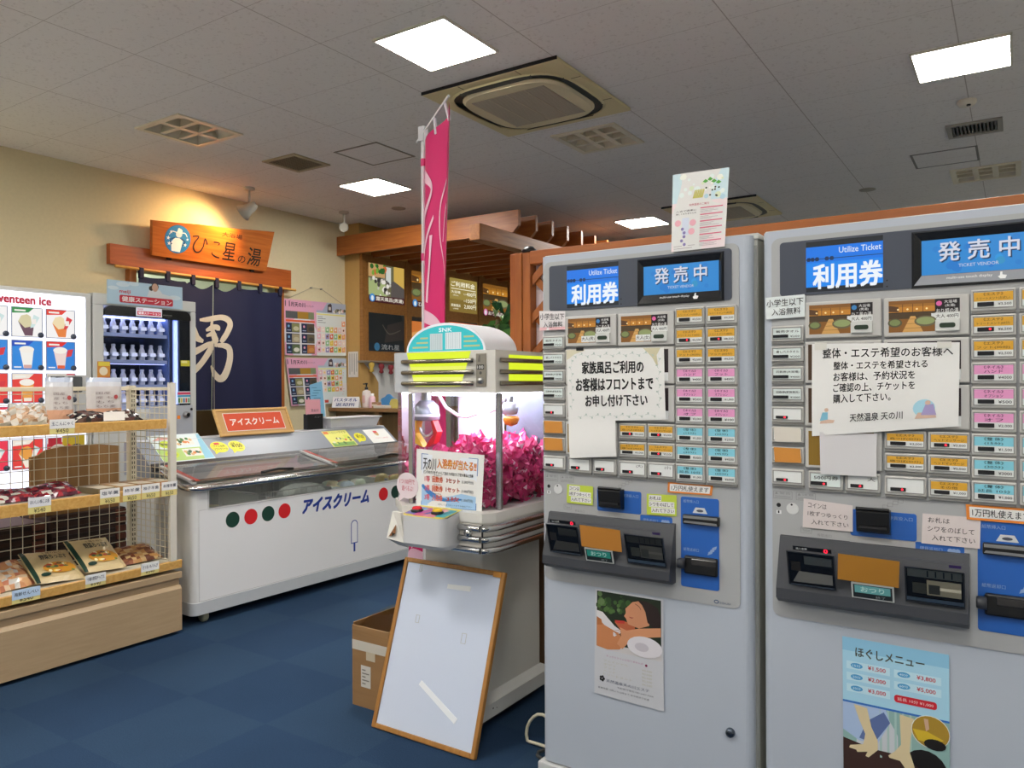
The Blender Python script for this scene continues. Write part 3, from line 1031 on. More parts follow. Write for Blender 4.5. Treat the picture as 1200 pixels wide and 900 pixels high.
    b.lathe([(.0001, 0), (.014, 0), (.016, .006), (.016, .022), (.0001, .022)], (.497, -.024, .803), paint('#35373c', .3), 16, 'x')
    b.build('return_lever', t)
    # coin tray block with sloping face
    b = MB()
    SL = paint('#3a3c42', .38)
    b.prism_x([(0, .918), (-.012, .914), (-.056, .778), (-.057, .752), (-.032, .736), (0, .736)], .037, .483, SL)
    b.build('coin_tray', t)
    tilt = Matrix(((1, 0, 0, 0), (0, .951, -.308, -.056), (0, .308, .951, .778), (0, 0, 0, 1)))
    par = t.children[-1]
    def tray(name, fn):
        q = MB(); q.T = tilt; fn(q); q.build(name, par)
    met = paint('#8f8a7c', .3, .9) if M == 2 else paint('#4b4a45', .3, .7)
    def w1(q):
        a, c = .076, .188
        q.rect(a, .022, c, .118, -.0006, paint('#101012', .15))
        q.frame(a - .003, .019, c + .003, .121, .003, -.003, .001, paint('#2b2d31', .3))
        q.flat([(a + .008, .028), (c - .005, .03), (c - .005, .06), (a + .025, .062)], -.0012, paint('#6b6a66', .4) if M == 2 else paint('#3a3936', .3))
        q.flat([(a + .04, .085), (c - .005, .084), (c - .005, .108), (a + .04, .11)], -.0012, met)
        q.rect(a + .04, .08, c - .005, .085, -.0016, BLACK)
        q.rect(a + .006, .062, a + .03, .09, -.0014, paint('#26231f', .3))
        q.rect(a + .002, .020, c - .003, .0225, -.0032, STEEL)
    tray('ticket_window', w1)
    def w2(q):
        a, c = .353, .474
        q.rect(a, .018, c, .112, -.0006, paint('#131315', .15))
        q.frame(a - .003, .015, c + .003, .115, .003, -.003, .001, paint('#2b2d31', .3))
        q.rect(a + .003, .088, c - .003, .11, -.0012, met)
        for k in range(4):
            q.rect(a + .045 + .017 * k, .091, a + .048 + .017 * k, .108, -.0016, BLACK)
        q.rect(a + .013, .042, a + .043, .072, -.0014, paint('#33342f', .3))
        q.rect(a + .044, .040, c - .005, .082, -.0012, paint('#a59c84', .35, .5) if M == 2 else paint('#45443f', .3))
        q.rect(a + .05, .056, c - .005, .064, -.0016, paint('#c9c2ae', .3) if M == 2 else paint('#5a5852', .3))
        q.rect(a + .048, .044, a + .072, .070, -.0018, paint('#2e2f2c', .3))
        q.rect(a, .021, c, .031, -.0032, STEEL)
    tray('change_window', w2)
    def w3(q):
        q.rect(.09, .125, .185, .137, -.0006, BLACK)
        q.text('投入金額', .098, .128, .125, .134, -.001, WHT, .004)
        q.text('0', .166, .125, .176, .136, -.001, glow('#ff1f3c', 3.0), .01)
        for k in range(3):
            q.rect(.19, .132 + .003 * k, .475, .1332 + .003 * k, -.0005, paint('#5c5e64'))
        q.rect(.445, .123, .47, .131, -.0006, paint('#3a2a5c', .3))
    tray('amount_display', w3)
    def w4(q):
        q.add([(.196, -.0045, .0545), (.336, -.0035, .0505), (.341, -.004, .127), (.201, -.003, .130)], [(0, 1, 2, 3)], TAPE if M == 1 else paint('#b9802f', .35))
    q = MB(); q.T = tilt; w4(q); q.build('masking_tape', par, label='orange tape')
    def w5(q):
        o = .2035 if M == 1 else .227
        q.box((o, -.003, .004), (o + .098, .001, .05), paint('#c8cac6', .35), .001)
        q.rect(o + .004, .008, o + .094, .046, -.0034, paint('#262a2c', .3))
        q.rect(o + .008, .022, o + .090, .044, -.0038, paint('#2f9384' if M == 1 else '#6fb4b4', .4))
        q.text('おつり', o + .022, .026, o + .076, .041, -.0042, paint('#cfeee6'), .02)
        q.text('終了', o + .056, .010, o + .078, .018, -.0042, paint('#9aa0a0'), .004)
    tray('change_button', w5)
    b = MB()
    ln = paint('#8a8a8a', .5)
    for x0, s in ((.018, '⚠ 警告'), (.078, '⚠ 注意')):
        b.frame(x0, 1.018, x0 + .05, 1.04, .001, -.0036, -.0025, ln)
        b.text(s[2:], x0 + .016, 1.031, x0 + .046, 1.038, -.0036, ln, .004)
        b.flat([(x0 + .004, 1.031), (x0 + .012, 1.031), (x0 + .008, 1.038)], -.0036, ln)
        for k in range(2):
            b.rect(x0 + .004, 1.021 + .004 * k, x0 + .046, 1.0222 + .004 * k, -.0036, ln)
    b.build('printed_marks', t)
    b = MB()
    b.disc(.032, 1.0, .006, -.0036, BLACK, 14)
    b.rect(.026, .975, .039, .985, -.0036, WHT)
    b.text('1', .030, .977, .034, .984, -.0042, INK, .01)
    b.prism([(.069 + .016 * math.cos(i * PI / 10), .993 + .016 * math.sin(i * PI / 10)) for i in range(20)], -.006, -.002, paint('#d2d3d2', .3))
    b.disc(.067, 1.004, .003, -.0064, INK, 8)
    b.build('key_cover', t)
    b = MB()
    for k in range(4):
        b.frame(.291 + .012 * k, 1.013 + .006 * k, .303 + .012 * k, 1.023 + .006 * k, .001, -.0036, -.003, ln)
    b.build('coin_marks', t)
    b = MB()
    b.frame(.09, .927, .118, .944, .001, -.0036, -.003, ln)
    b.text('Ticket', .094, .931, .114, .939, -.0036, ln, .004)
    b.build('ticket_marks', t)
    b = MB()
    b.text('券取出口', .132, .922, .168, .930, -.0036, ln, .004)
    b.build('outlet_marks', t)
    b = MB()
    b.lathe([(.0001, -.014), (.006, -.014), (.012, -.011), (.014, -.004), (.014, .001)], (.649, 0, .317), paint('#5d6672', .2, .9), 18, 'y')
    b.disc(.649, .317, .004, -.0145, BLACK, 10)
    b.build('lock', t)
    b = MB()
    b.box((.714, .03, .10), (.7225, .034, 1.75), paint('#8f918c', .4))
    b.build('hinge_strip', t)
    return t
TM_Y = 2.24
M1X, M2X = -1.359, -0.6015
ticket_machine((M1X, TM_Y, 0), 1.0, 'ticket vending machine beside the claw machine, with massage poster and leaflet on top', 1)
ticket_machine((M2X, TM_Y, 0), 1.034, 'ticket vending machine with blue massage price poster below its coin tray', 2)

# ------------------------------------------------------------------ papers on the ticket machines
def paper(name, label, cat, corners, loc, colour=PAPER, content=None, bow=.004, n=10, group=None, thick=.0006):
    """sheet given by its four corners (x, z) bl, br, tr, tl in the frame of loc; content draws in unit-free local coords through a warp"""
    bl, br, tr, tl = corners
    cx = sum(c[0] for c in corners) / 4; cz = sum(c[1] for c in corners) / 4
    W_ = math.hypot(br[0] - bl[0], br[1] - bl[1]); H_ = math.hypot(tl[0] - bl[0], tl[1] - bl[1])
    def warp(p):      # p = (a, y, c) with a in 0..W_, c in 0..H_
        a, y, c = p[0] / W_, p[1], p[2] / H_
        x = (bl[0] * (1 - a) + br[0] * a) * (1 - c) + (tl[0] * (1 - a) + tr[0] * a) * c
        z = (bl[1] * (1 - a) + br[1] * a) * (1 - c) + (tl[1] * (1 - a) + tr[1] * a) * c
        dy = -bow * (math.sin(a * PI) * .4 + .6 * (1 - c) * math.sin(a * PI * 1.3 + .4) ** 2 + .25 * math.sin(c * 5))
        return (x - cx, y + dy, z - cz)
    b = MB()
    vs = [warp((W_ * i / n, 0, H_ * j / n)) for j in range(n + 1) for i in range(n + 1)]
    vb = [(v[0], v[1] + thick, v[2]) for v in vs]
    b.add(vs, [(j * (n + 1) + i, j * (n + 1) + i + 1, (j + 1) * (n + 1) + i + 1, (j + 1) * (n + 1) + i) for j in range(n) for i in range(n)], colour, True)
    b.add(vb, [(j * (n + 1) + i, (j + 1) * (n + 1) + i, (j + 1) * (n + 1) + i + 1, j * (n + 1) + i + 1) for j in range(n) for i in range(n)], colour, True)
    if content:
        c = MB()
        content(c, W_, H_)
        b.add([warp(v) for v in c.v], [], PAPER)
        base = len(b.v) - len(c.v)
        for f, mi, sm in zip(c.f, c.mi, c.sm):
            b.f.append([base + k for k in f]); b.mi.append(b.m(c.mats[mi])); b.sm.append(sm)
    o = b.build(name, None, (loc[0] + cx, loc[1], loc[2] + cz))
    return tag(o, label, cat, group)
yf = TM_Y - .023
def c_family(c, W_, H_):
    c.text('家族風呂ご利用の', W_ * .17, H_ * .66, W_ * .80, H_ * .83, -.0012, INK, .03)
    c.text('お客様はフロントまで', W_ * .10, H_ * .42, W_ * .89, H_ * .60, -.0012, INK, .03)
    c.text('お申し付け下さい', W_ * .20, H_ * .20, W_ * .83, H_ * .36, -.0012, INK, .03)
    vine = paint('#b5c4bd', .8)
    rnd = random.Random(2)
    def run(x0, z0, x1, z1, k):
        for i in range(k):
            t = (i + .5) / k
            x, z = x0 + (x1 - x0) * t, z0 + (z1 - z0) * t
            d = 1 if i % 2 else -1
            hor = abs(x1 - x0) > abs(z1 - z0)
            s = .011
            if hor:
                c.stroke([(x - s * .7, z, .0008), (x, z + d * .003, .0014), (x + s * .7, z, .0008)], -.0012, vine, 3)
                c.disc(x + .003, z + d * .006, .003, -.0014, vine, 6)
            else:
                c.stroke([(x, z - s * .7, .0008), (x + d * .003, z, .0014), (x, z + s * .7, .0008)], -.0012, vine, 3)
                c.disc(x + d * .006, z + .003, .003, -.0014, vine, 6)
    run(W_ * .06, H_ * .92, W_ * .92, H_ * .92, 13); run(W_ * .1, H_ * .07, W_ * .92, H_ * .07, 13)
    run(W_ * .05, H_ * .15, W_ * .05, H_ * .88, 8); run(W_ * .945, H_ * .15, W_ * .945, H_ * .88, 8)
    st = paint('#cfc7a6', .7)
    c.flat([(0, H_), (0, H_ * .86), (W_ * .03, H_ * .88), (W_ * .09, H_ * .94), (W_ * .2, H_ * .985), (W_ * .2, H_)], -.0006, paint('#d8d1b8', .7))
    c.flat([(W_ * .80, H_), (W_ * .85, H_ * .93), (W_ * .89, H_ * .86), (W_ * .925, H_ * .76), (W_ * .94, H_ * .76), (W_ * .93, H_ * .9), (W_ * .97, H_)], -.0006, st)
    c.rect(W_ * .11, H_ * .985, W_ * .19, H_ * 1.03, -.0016, BLACK)
paper('notice_sheet', 'white vine-bordered notice in bold black brush lettering taped over the ticket buttons', 'notice',
      [(.120, 1.222), (.461, 1.236), (.454, 1.456), (.113, 1.458)], (M1X, yf, 0), PAPER, c_family, .005)
paper('blank_sheet', 'crumpled blank white sheet taped just below the vine-bordered notice', 'paper',
      [(.127, 1.102), (.297, 1.116), (.291, 1.232), (.121, 1.228)], (M1X, yf - .004, 0), PAPER, None, .008)
def c_massage(c, W_, H_):
    T = lambda x, z, x2, z2, s: c.text(s, W_ * x, H_ * z, W_ * x2, H_ * z2, -.0012, INK, .01)
    T(.08, .84, .96, .95, '整体・エステ希望のお客様へ')
    T(.16, .71, .80, .80, '整体・エステを希望される')
    T(.16, .585, .72, .68, 'お客様は、予約状況を')
    T(.16, .465, .72, .56, 'ご確認の上、チケットを')
    T(.16, .345, .56, .44, '購入して下さい。')
    T(.28, .13, .64, .22, '天然温泉 天の川')
    for x in (.02, .86):
        c.rect(W_ * x, H_ * .93, W_ * (x + .09), H_ * 1.01, -.0016, paint('#dcdad2', .3))
    # little figures: massage scenes
    sk, blu, pur = paint('#d9b9a4', .8), paint('#7db7cf', .8), paint('#a89cc9', .8)
    c.flat([(W_ * .06, H_ * .13), (W_ * .16, H_ * .13), (W_ * .17, H_ * .16), (W_ * .07, H_ * .18)], -.001, sk)
    c.flat([(W_ * .06, H_ * .16), (W_ * .12, H_ * .17), (W_ * .12, H_ * .25), (W_ * .08, H_ * .25)], -.0012, blu)
    c.disc(W_ * .11, H_ * .275, H_ * .022, -.0014, sk, 10)
    c.disc(W_ * .78, H_ * .24, H_ * .1, -.0008, paint('#a9d6e6', .8), 18)
    c.flat([(W_ * .72, H_ * .12), (W_ * .86, H_ * .12), (W_ * .85, H_ * .18), (W_ * .74, H_ * .19)], -.001, sk)
    c.flat([(W_ * .76, H_ * .16), (W_ * .86, H_ * .15), (W_ * .84, H_ * .28), (W_ * .79, H_ * .28)], -.0012, pur)
    c.disc(W_ * .805, H_ * .30, H_ * .026, -.0014, sk, 10)
paper('notice_sheet', 'rumpled white five-line massage notice with little drawn figures taped over ticket buttons', 'notice',
      [(.140, 1.200), (.489, 1.237), (.492, 1.447), (.140, 1.454)], (-.613, yf, 0), PAPER, c_massage, .009)
paper('blank_sheet', 'smooth blank white card hanging under the five-line massage notice', 'paper',
      [(.162, 1.097), (.302, 1.099), (.303, 1.212), (.160, 1.212)], (-.613, yf - .004, 0), paint('#d2d0d2', .7), None, .002)
def c_kids(c, W_, H_):
    c.text('小学生以下', W_ * .03, H_ * .54, W_ * .97, H_ * .88, -.001, INK, .004)
    c.text('入浴無料', W_ * .16, H_ * .14, W_ * .9, H_ * .45, -.001, INK, .004)
def c_kids_pink(c, W_, H_):
    c.rect(0, 0, W_, H_ * .16, -.0006, paint('#e9b9bd', .7)); c_kids(c, W_, H_)
paper('fee_sign', 'small white free-bathing sign with pink lower edge at the machine corner by the claw machine', 'sign',
      [(.004, 1.527), (.103, 1.527), (.103, 1.588), (.002, 1.594)], (M1X, TM_Y - .012, 0), paint('#e4dedf', .7), c_kids_pink, .001, 6)
paper('fee_sign', 'small all-white free-bathing sign stuck beside the bath photo buttons', 'sign',
      [(.013, 1.528), (.119, 1.531), (.119, 1.593), (.012, 1.590)], (-.613, TM_Y - .012, 0), paint('#dfe6e6', .6), c_kids, .001, 6, None, .006)
YG = paint('#bfd043', .6)
def sticker3(lines, bg):
    def f(c, W_, H_):
        if bg:
            for i, (x0, x1) in enumerate(((.08, .5), (.08, .93), (.16, .95)) if len(lines[0]) > 2 else ((.08, .5), (.06, .95), (.14, .95))):
                c.rect(W_ * x0, H_ * (.68 - .29 * i), W_ * x1, H_ * (.95 - .29 * i), -.0006, PAPER)
        for i, (x0, x1) in enumerate(((.1, .48), (.1, .9), (.18, .92))):
            c.text(lines[i], W_ * x0, H_ * (.72 - .29 * i), W_ * x1, H_ * (.90 - .29 * i), -.001, INK, .012 if bg else .0)
    return f
CO = ['コインは', '1枚ずつゆっくり', '入れて下さい']
BI = ['お札は', 'シワをのばして', '入れて下さい']
paper('instruction_label', 'yellow-green coin instruction label beside the black coin slot', 'label', [(.103, .950), (.2, .949), (.201, 1.011), (.105, 1.012)], (M1X, TM_Y - .0065, 0), YG, sticker3(CO, True), .001, 4)
paper('instruction_label', 'yellow-green banknote instruction label next to the blue bill panel', 'label', [(.389, .937), (.487, .940), (.487, 1.004), (.389, 1.002)], (M1X, TM_Y - .0065, 0), YG, sticker3(BI, True), .001, 4)
PK = paint('#d8cdcb', .7)
paper('instruction_label', 'whitish hand-lettered coin instruction label beside the black coin slot', 'label', [(.11, .944), (.24, .944), (.24, 1.015), (.113, 1.024)], (-.613, TM_Y - .0065, 0), PK, sticker3(CO, False), .002, 4)
paper('instruction_label', 'whitish hand-lettered banknote instruction label next to the blue bill panel', 'label', [(.404, .932), (.533, .932), (.535, 1.009), (.407, 1.009)], (-.613, TM_Y - .0065, 0), PK, sticker3(BI, False), .002, 4)
def c_10k(c, W_, H_):
    c.rect(W_ * .05, H_ * .16, W_ * .95, H_ * .86, -.0006, PAPER)
    c.text('1万円札使えます', W_ * .09, H_ * .26, W_ * .92, H_ * .76, -.001, INK, .006)
OG = paint('#e0832c', .6)
paper('banknote_label', 'orange-edged ten-thousand-yen label above the blue bill panel, beside the yellow-green labels', 'label', [(.458, 1.011), (.597, 1.012), (.601, 1.042), (.459, 1.043)], (M1X, TM_Y - .0065, 0), OG, c_10k, .001, 4)
paper('banknote_label', 'orange-edged ten-thousand-yen label overlapping the whitish hand-lettered label', 'label', [(.505, 1.003), (.648, 1.003), (.648, 1.040), (.503, 1.041)], (-.613, TM_Y - .0085, 0), OG, c_10k, .001, 4)
def c_lady(c, W_, H_):
    X = lambda t: W_ * t
    Z = lambda t: H_ * t
    P = lambda h: paint(h, .5)
    c.rect(X(.03), Z(.44), X(.97), Z(.985), -.0005, P('#1e2a18'))
    rnd = random.Random(4)
    for i in range(40):
        c.disc(X(rnd.uniform(.05, .52)), Z(rnd.uniform(.80, .97)), W_ * rnd.uniform(.02, .05), -.0006 - i * 2e-6, P(rnd.choice(['#3c5a2a', '#4c6a34', '#2c4420', '#61784a'])), 7)
    c.rect(X(.03), Z(.44), X(.97), Z(.5), -.0007, P('#c9c4c4'))
    # towel, shoulder, head, hair, arm
    c.flat([(X(.03), Z(.80)), (X(.12), Z(.79)), (X(.3), Z(.68)), (X(.42), Z(.64)), (X(.3), Z(.58)), (X(.03), Z(.66))], -.0009, P('#d8d3d6'))
    c.flat([(X(.03), Z(.73)), (X(.15), Z(.67)), (X(.36), Z(.62)), (X(.46), Z(.55)), (X(.38), Z(.47)), (X(.2), Z(.445)), (X(.03), Z(.46))], -.001, P('#c47f52'))
    c.flat([(X(.03), Z(.74)), (X(.1), Z(.72)), (X(.12), Z(.67)), (X(.03), Z(.66))], -.0012, P('#b06a3a'))
    c.flat([(X(.30), Z(.72)), (X(.45), Z(.74)), (X(.60), Z(.73)), (X(.60), Z(.64)), (X(.42), Z(.63))], -.0011, P('#b5603c'))
    c.flat([(X(.30), Z(.735)), (X(.45), Z(.745)), (X(.45), Z(.72)), (X(.34), Z(.71))], -.0013, P('#b8352c'))
    c.flat([(X(.46), Z(.86)), (X(.52), Z(.9)), (X(.56), Z(.93)), (X(.68), Z(.955)), (X(.84), Z(.93)), (X(.88), Z(.84)), (X(.8), Z(.74)), (X(.66), Z(.70)), (X(.5), Z(.72)), (X(.47), Z(.77)), (X(.44), Z(.79)), (X(.47), Z(.82))], -.0014, P('#c88a66'))
    c.flat([(X(.64), Z(.955)), (X(.78), Z(.955)), (X(.92), Z(.915)), (X(.97), Z(.83)), (X(.96), Z(.745)), (X(.86), Z(.725)), (X(.78), Z(.77)), (X(.75), Z(.86)), (X(.70), Z(.92))], -.0016, P('#2a1c18'))
    c.stroke([(X(.60), Z(.92), .0015), (X(.66), Z(.90), .002), (X(.69), Z(.87), .001)], -.0018, P('#4a2c20'))
    c.stroke([(X(.52), Z(.79), .002), (X(.55), Z(.785), .003), (X(.58), Z(.79), .001)], -.0018, P('#9a4238'))
    c.flat([(X(.97), Z(.74)), (X(.66), Z(.70)), (X(.48), Z(.66)), (X(.38), Z(.68)), (X(.40), Z(.60)), (X(.34), Z(.52)), (X(.42), Z(.48)), (X(.52), Z(.56)), (X(.62), Z(.61)), (X(.97), Z(.66))], -.002, P('#cf9068'))
    for k in range(3):
        c.stroke([(X(.40), Z(.66 - .02 * k), .001), (X(.35), Z(.645 - .02 * k), .0012), (X(.31), Z(.64 - .02 * k), .001)], -.0022, P('#a5663f'))
    c.disc(X(.74), Z(.54), W_ * .25, -.0024, P('#d9d5da'), 20, H_ * .095)
    c.disc(X(.70), Z(.535), W_ * .10, -.0026, P('#c2bcc4'), 14, H_ * .04)
    g = P('#b8b4a2')
    c.text('すっきりスリムになりませんか', X(.18), Z(.375), X(.72), Z(.392), -.0008, P('#b5709a'), .0)
    c.disc(X(.76), Z(.375), W_ * .018, -.0008, P('#7a1f4a'), 8)
    for i, (nm, pr) in enumerate((('フェイシャル', '¥4,500'), ('ボディ', '¥3,500'), ('フット', '¥2,500'), ('ヘッド', '¥2,500'), ('トリートメント', '¥6,500'))):
        c.text(nm, X(.14), Z(.325 - .032 * i), X(.14 + .06 * len(nm)), Z(.345 - .032 * i), -.0008, g)
        c.text(pr, X(.70), Z(.315 - .032 * i), X(.84), Z(.335 - .032 * i), -.0008, g)
    for a in range(5):
        c.disc(X(.12) + .006 * math.cos(a * 1.256), Z(.16) + .006 * math.sin(a * 1.256), .0045, -.0008 - a * 5e-5, INK, 8)
    c.text('天然温泉天の川エステ', X(.18), Z(.135), X(.8), Z(.165), -.0008, paint('#4a5268'), .004)
    c.text('予約受付電話 080-6407-0000', X(.34), Z(.10), X(.86), Z(.117), -.0008, paint('#55585f'), .0)
    c.text('営業時間 10時より22時まで 年中無休で営業', X(.06), Z(.06), X(.8), Z(.078), -.0008, paint('#55585f'), .0)
paper('massage_poster', 'poster of a reclining person being massaged on the machine door, below the coin tray', 'poster',
      [(.201, .337), (.442, .331), (.441, .678), (.206, .678)], (M1X, TM_Y - .0035, 0), paint('#c4c5ca', .6), c_lady, .001, 6)
def c_hogushi(c, W_, H_):
    X = lambda t: W_ * t
    Z = lambda t: H_ * t
    P = lambda h: paint(h, .5)
    c.rect(0, Z(.52), W_, H_, -.0005, P('#a6d3e8'))
    c.rect(0, Z(.90), W_, H_, -.0006, P('#8dc3e0'))
    c.text('ほぐしメニュー', X(.13), Z(.865), X(.78), Z(.935), -.001, P('#4b4a40'), .02)
    for i, (l, p1, r, p2) in enumerate((('15分', '¥1,500', '40分', '¥3,800'), ('20分', '¥2,000', '60分', '¥5,000'), ('30分', '¥3,000', '', ''))):
        z = .795 - .085 * i
        c.rect(X(.04), Z(z - .03), X(.46), Z(z + .028), -.0007, P('#bfe0ee'))
        c.disc(X(.14), Z(z), W_ * .06, -.001, P('#4f9fd0'), 16, H_ * .02)
        c.text(l, X(.1), Z(z - .01), X(.18), Z(z + .01), -.0013, P('#d8ecf6'))
        c.text(p1, X(.25), Z(z - .017), X(.42), Z(z + .017), -.001, P('#c8303c'), .02)
        if r:
            c.rect(X(.5), Z(z - .03), X(.93), Z(z + .028), -.0007, P('#bfe0ee'))
            c.disc(X(.59), Z(z), W_ * .06, -.001, P('#4f9fd0'), 16, H_ * .02)
            c.text(r, X(.55), Z(z - .01), X(.63), Z(z + .01), -.0013, P('#d8ecf6'))
            c.text(p2, X(.71), Z(z - .017), X(.88), Z(z + .017), -.001, P('#c8303c'), .02)
    c.flat(rr(X(.5), Z(.585), X(.89), Z(.64), H_ * .02), -.001, P('#cc2233'))
    c.text('延長 10分 ¥1,000', X(.53), Z(.60), X(.86), Z(.625), -.0013, P('#f2d8d8'), .008)
    c.rect(0, Z(.51), W_, Z(.525), -.0009, P('#2f6fc0'))
    c.rect(0, 0, W_, Z(.51), -.0005, P('#8fb3ae'))
    for k in range(5):
        c.rect(X(.36 + .07 * k), Z(.15), X(.38 + .07 * k), Z(.51), -.0006, P('#a8c6c0'))
    c.flat([(0, Z(.51)), (X(.42), Z(.51)), (X(.46), Z(.42)), (X(.34), Z(.25)), (X(.16), Z(.24)), (0, Z(.3))], -.0007, P('#a9bfe0'))
    c.flat([(X(.16), Z(.26)), (X(.3), Z(.24)), (X(.46), Z(.42)), (X(.4), Z(.49)), (X(.24), Z(.4))], -.0008, P('#5c6fa0'))
    c.flat([(0, 0), (W_, 0), (W_, Z(.14)), (X(.7), Z(.2)), (X(.3), Z(.2)), (0, Z(.24))], -.0009, P('#3c2620'))
    c.disc(X(.78), Z(.14), W_ * .2, -.001, P('#15110f'), 18, H_ * .14)
    sk = P('#d9c79e')
    c.flat([(X(.11), Z(.505)), (X(.24), Z(.495)), (X(.28), Z(.36)), (X(.34), Z(.27)), (X(.34), Z(.2)), (X(.25), Z(.13)), (X(.22), Z(.135)), (X(.24), Z(.17)), (X(.14), Z(.15)), (X(.13), Z(.165)), (X(.06), Z(.17)), (X(.07), Z(.19)), (X(.2), Z(.22)), (X(.22), Z(.3)), (X(.16), Z(.4))], -.0013, sk)
    c.flat([(X(.55), Z(.5)), (X(.68), Z(.49)), (X(.65), Z(.34)), (X(.64), Z(.24)), (X(.7), Z(.1)), (X(.75), Z(.03)), (X(.72), Z(.02)), (X(.62), Z(.09)), (X(.55), Z(.16)), (X(.45), Z(.165)), (X(.44), Z(.18)), (X(.5), Z(.22)), (X(.56), Z(.28))], -.0015, sk)
    c.disc(X(.83), Z(.42), W_ * .175, -.0018, P('#e2e2d8'), 24, H_ * .118)
    c.disc(X(.83), Z(.42), W_ * .168, -.002, P('#a8862c'), 24, H_ * .113)
    c.flat([(X(.67), Z(.42)), (X(.8), Z(.42)), (X(.95), Z(.38)), (X(.88), Z(.34)), (X(.72), Z(.345))], -.0022, P('#d2b22c'))
    c.disc(X(.87), Z(.335), W_ * .1, -.0024, P('#16110d'), 14, H_ * .04)
    c.flat([(X(.77), Z(.51)), (X(.81), Z(.51)), (X(.82), Z(.44)), (X(.79), Z(.42))], -.0024, P('#c9a48a'))
paper('price_poster', 'light blue massage price poster with two pressing hands, on the lower machine door', 'poster',
      [(.214, .298), (.4665, .298), (.465, .654), (.212, .657)], (-.613, TM_Y - .0035, 0), paint('#c9cdd2', .6), c_hogushi, .001, 6)
def c_leaf(c, W_, H_):
    X = lambda t: W_ * t
    Z = lambda t: H_ * t
    P = lambda h: paint(h, .6)
    c.rect(0, Z(.62), W_, H_, -.0005, P('#cfe6ec'))
    rnd = random.Random(9)
    for i in range(26):
        x, z = rnd.uniform(.05, .95), rnd.uniform(.64, .97)
        c.disc(X(x), Z(z), W_ * rnd.uniform(.02, .06), -.0006 - i * 4e-6, P(rnd.choice(['#e8f2ee', '#b9d9e4', '#dfe9c8', '#f2f4ea'])), 7)
    for x, z in ((.55, .86), (.63, .88), (.7, .85), (.78, .83)):
        c.flat([(X(x), Z(z)), (X(x + .05), Z(z - .02)), (X(x + .1), Z(z)), (X(x + .05), Z(z + .03))], -.0009, P('#5fae4a'))
    for i in range(6):
        c.flat([(X(.38 + .03 * i), Z(.66)), (X(.41 + .03 * i), Z(.66)), (X(.44 + .03 * i), Z(.76)), (X(.42 + .03 * i), Z(.77))], -.0009, P('#c9c069'))
    for i in range(10):
        c.disc(X(rnd.uniform(.6, .95)), Z(rnd.uniform(.66, .78)), W_ * .018, -.001, P(rnd.choice(['#2f3f2c', '#f6f6f0', '#3c3a36'])), 6)
    c.rect(0, 0, W_, Z(.62), -.0005, P('#f0dfe0'))
    c.text('天然温泉のご案内', X(.32), Z(.565), X(.68), Z(.595), -.0008, P('#c8546a'), .004)
    for i in range(6):
        z = .52 - .085 * i
        c.rect(X(.53), Z(z), X(.93), Z(z + .014), -.0008, P('#e0708c'))
        for k in range(3):
            c.rect(X(.53), Z(z - .02 - .016 * k), X(.53 + rnd.uniform(.15, .36)), Z(z - .016 - .016 * k), -.0008, P('#a79aa0'))
    for i in range(2):
        c.text('入浴で健康に' if i == 0 else '美しくなりませんか', X(.08), Z(.50 - .035 * i), X(.46), Z(.522 - .035 * i), -.0008, P('#4a4248'), .004)
    for x, z in ((.12, .36), (.4, .35), (.38, .24)):
        c.disc(X(x), Z(z), W_ * .06, -.0008, P('#f0b4c0'), 12)
    c.rect(X(.2), Z(.2), X(.33), Z(.42), -.0007, P('#d9dfee'))
    for i in range(5):
        c.disc(X(.2 + rnd.uniform(-.04, .1)), Z(.08 + .05 * i), W_ * .03, -.0009, P('#8f84b8'), 8)
    c.rect(X(.05), Z(.06), X(.45), Z(.066), -.0008, P('#a79aa0'))
    c.rect(X(.05), Z(.03), X(.4), Z(.036), -.0008, P('#a79aa0'))
paper('leaflet', 'tall pink and pale blue leaflet standing up above the top of the ticket machine', 'leaflet',
      [(.474, 1.748), (.640, 1.749), (.654, 1.980), (.480, 1.984)], (M1X, TM_Y - .008, 0), PAPER, c_leaf, .003, 8)

# ------------------------------------------------------------------ claw machine
SHELL = paint('#d3d0c9', 0.4)
SHELL_G = paint('#b9bcc0', 0.35)
BARM = paint('#8a8378', 0.22, 0.9)
def chamf(x0, y0, x1, y1, c):     # footprint with cut front corners
    return [(x0 + c, y0), (x1 - c, y0), (x1, y0 + c), (x1, y1), (x0, y1), (x0, y0 + c)]
CX, CY = -1.865, 2.27
t = thing('claw_machine', 'claw machine with lime green lit panels and turquoise arched sign, full of pink packets', 'claw machine', (CX, CY, 0))
b = MB()
b.box((-.173, .165, .10), (.115, .60, .73), paint('#dcdad2', .4), .008)
b.box((-.20, .12, .0), (.10, .6, .05), BLACK)
b.build('lower_cabinet', t)
b = MB()
fp = [(-.27, .05), (.135, .05), (.148, .065), (.148, .64), (-.27, .64)]
b.prism_z(fp, .045, .10, paint('#d6d6d2', .45))
b.add([(-.27, .05, .10), (.135, .05, .10), (.148, .065, .10), (.148, .64, .10), (.115, .60, .125), (.115, .165, .125), (-.173, .165, .125)],
      [(0, 1, 5, 6), (1, 2, 5), (2, 3, 4, 5)], paint('#d6d6d2', .45))
for z, r in ((.078, .004), (.072, .0025)):
    b.lathe([(.0001, 0), (r, 0)], (.1485, .19 if r > .003 else .215, z), BLACK, 8, 'x')
b.build('base_plate', t)
b = MB()
o = [(-.15, 0), (.235, 0), (.262, .05), (.262, .58), (-.31, .58), (-.31, .14)]
o2 = [(x * .97 + .002, y * .98 + .008) for x, y in o]
b.prism_z(o, .838, .872, SHELL)
b.prism_z(o2, .733, .838, SHELL)
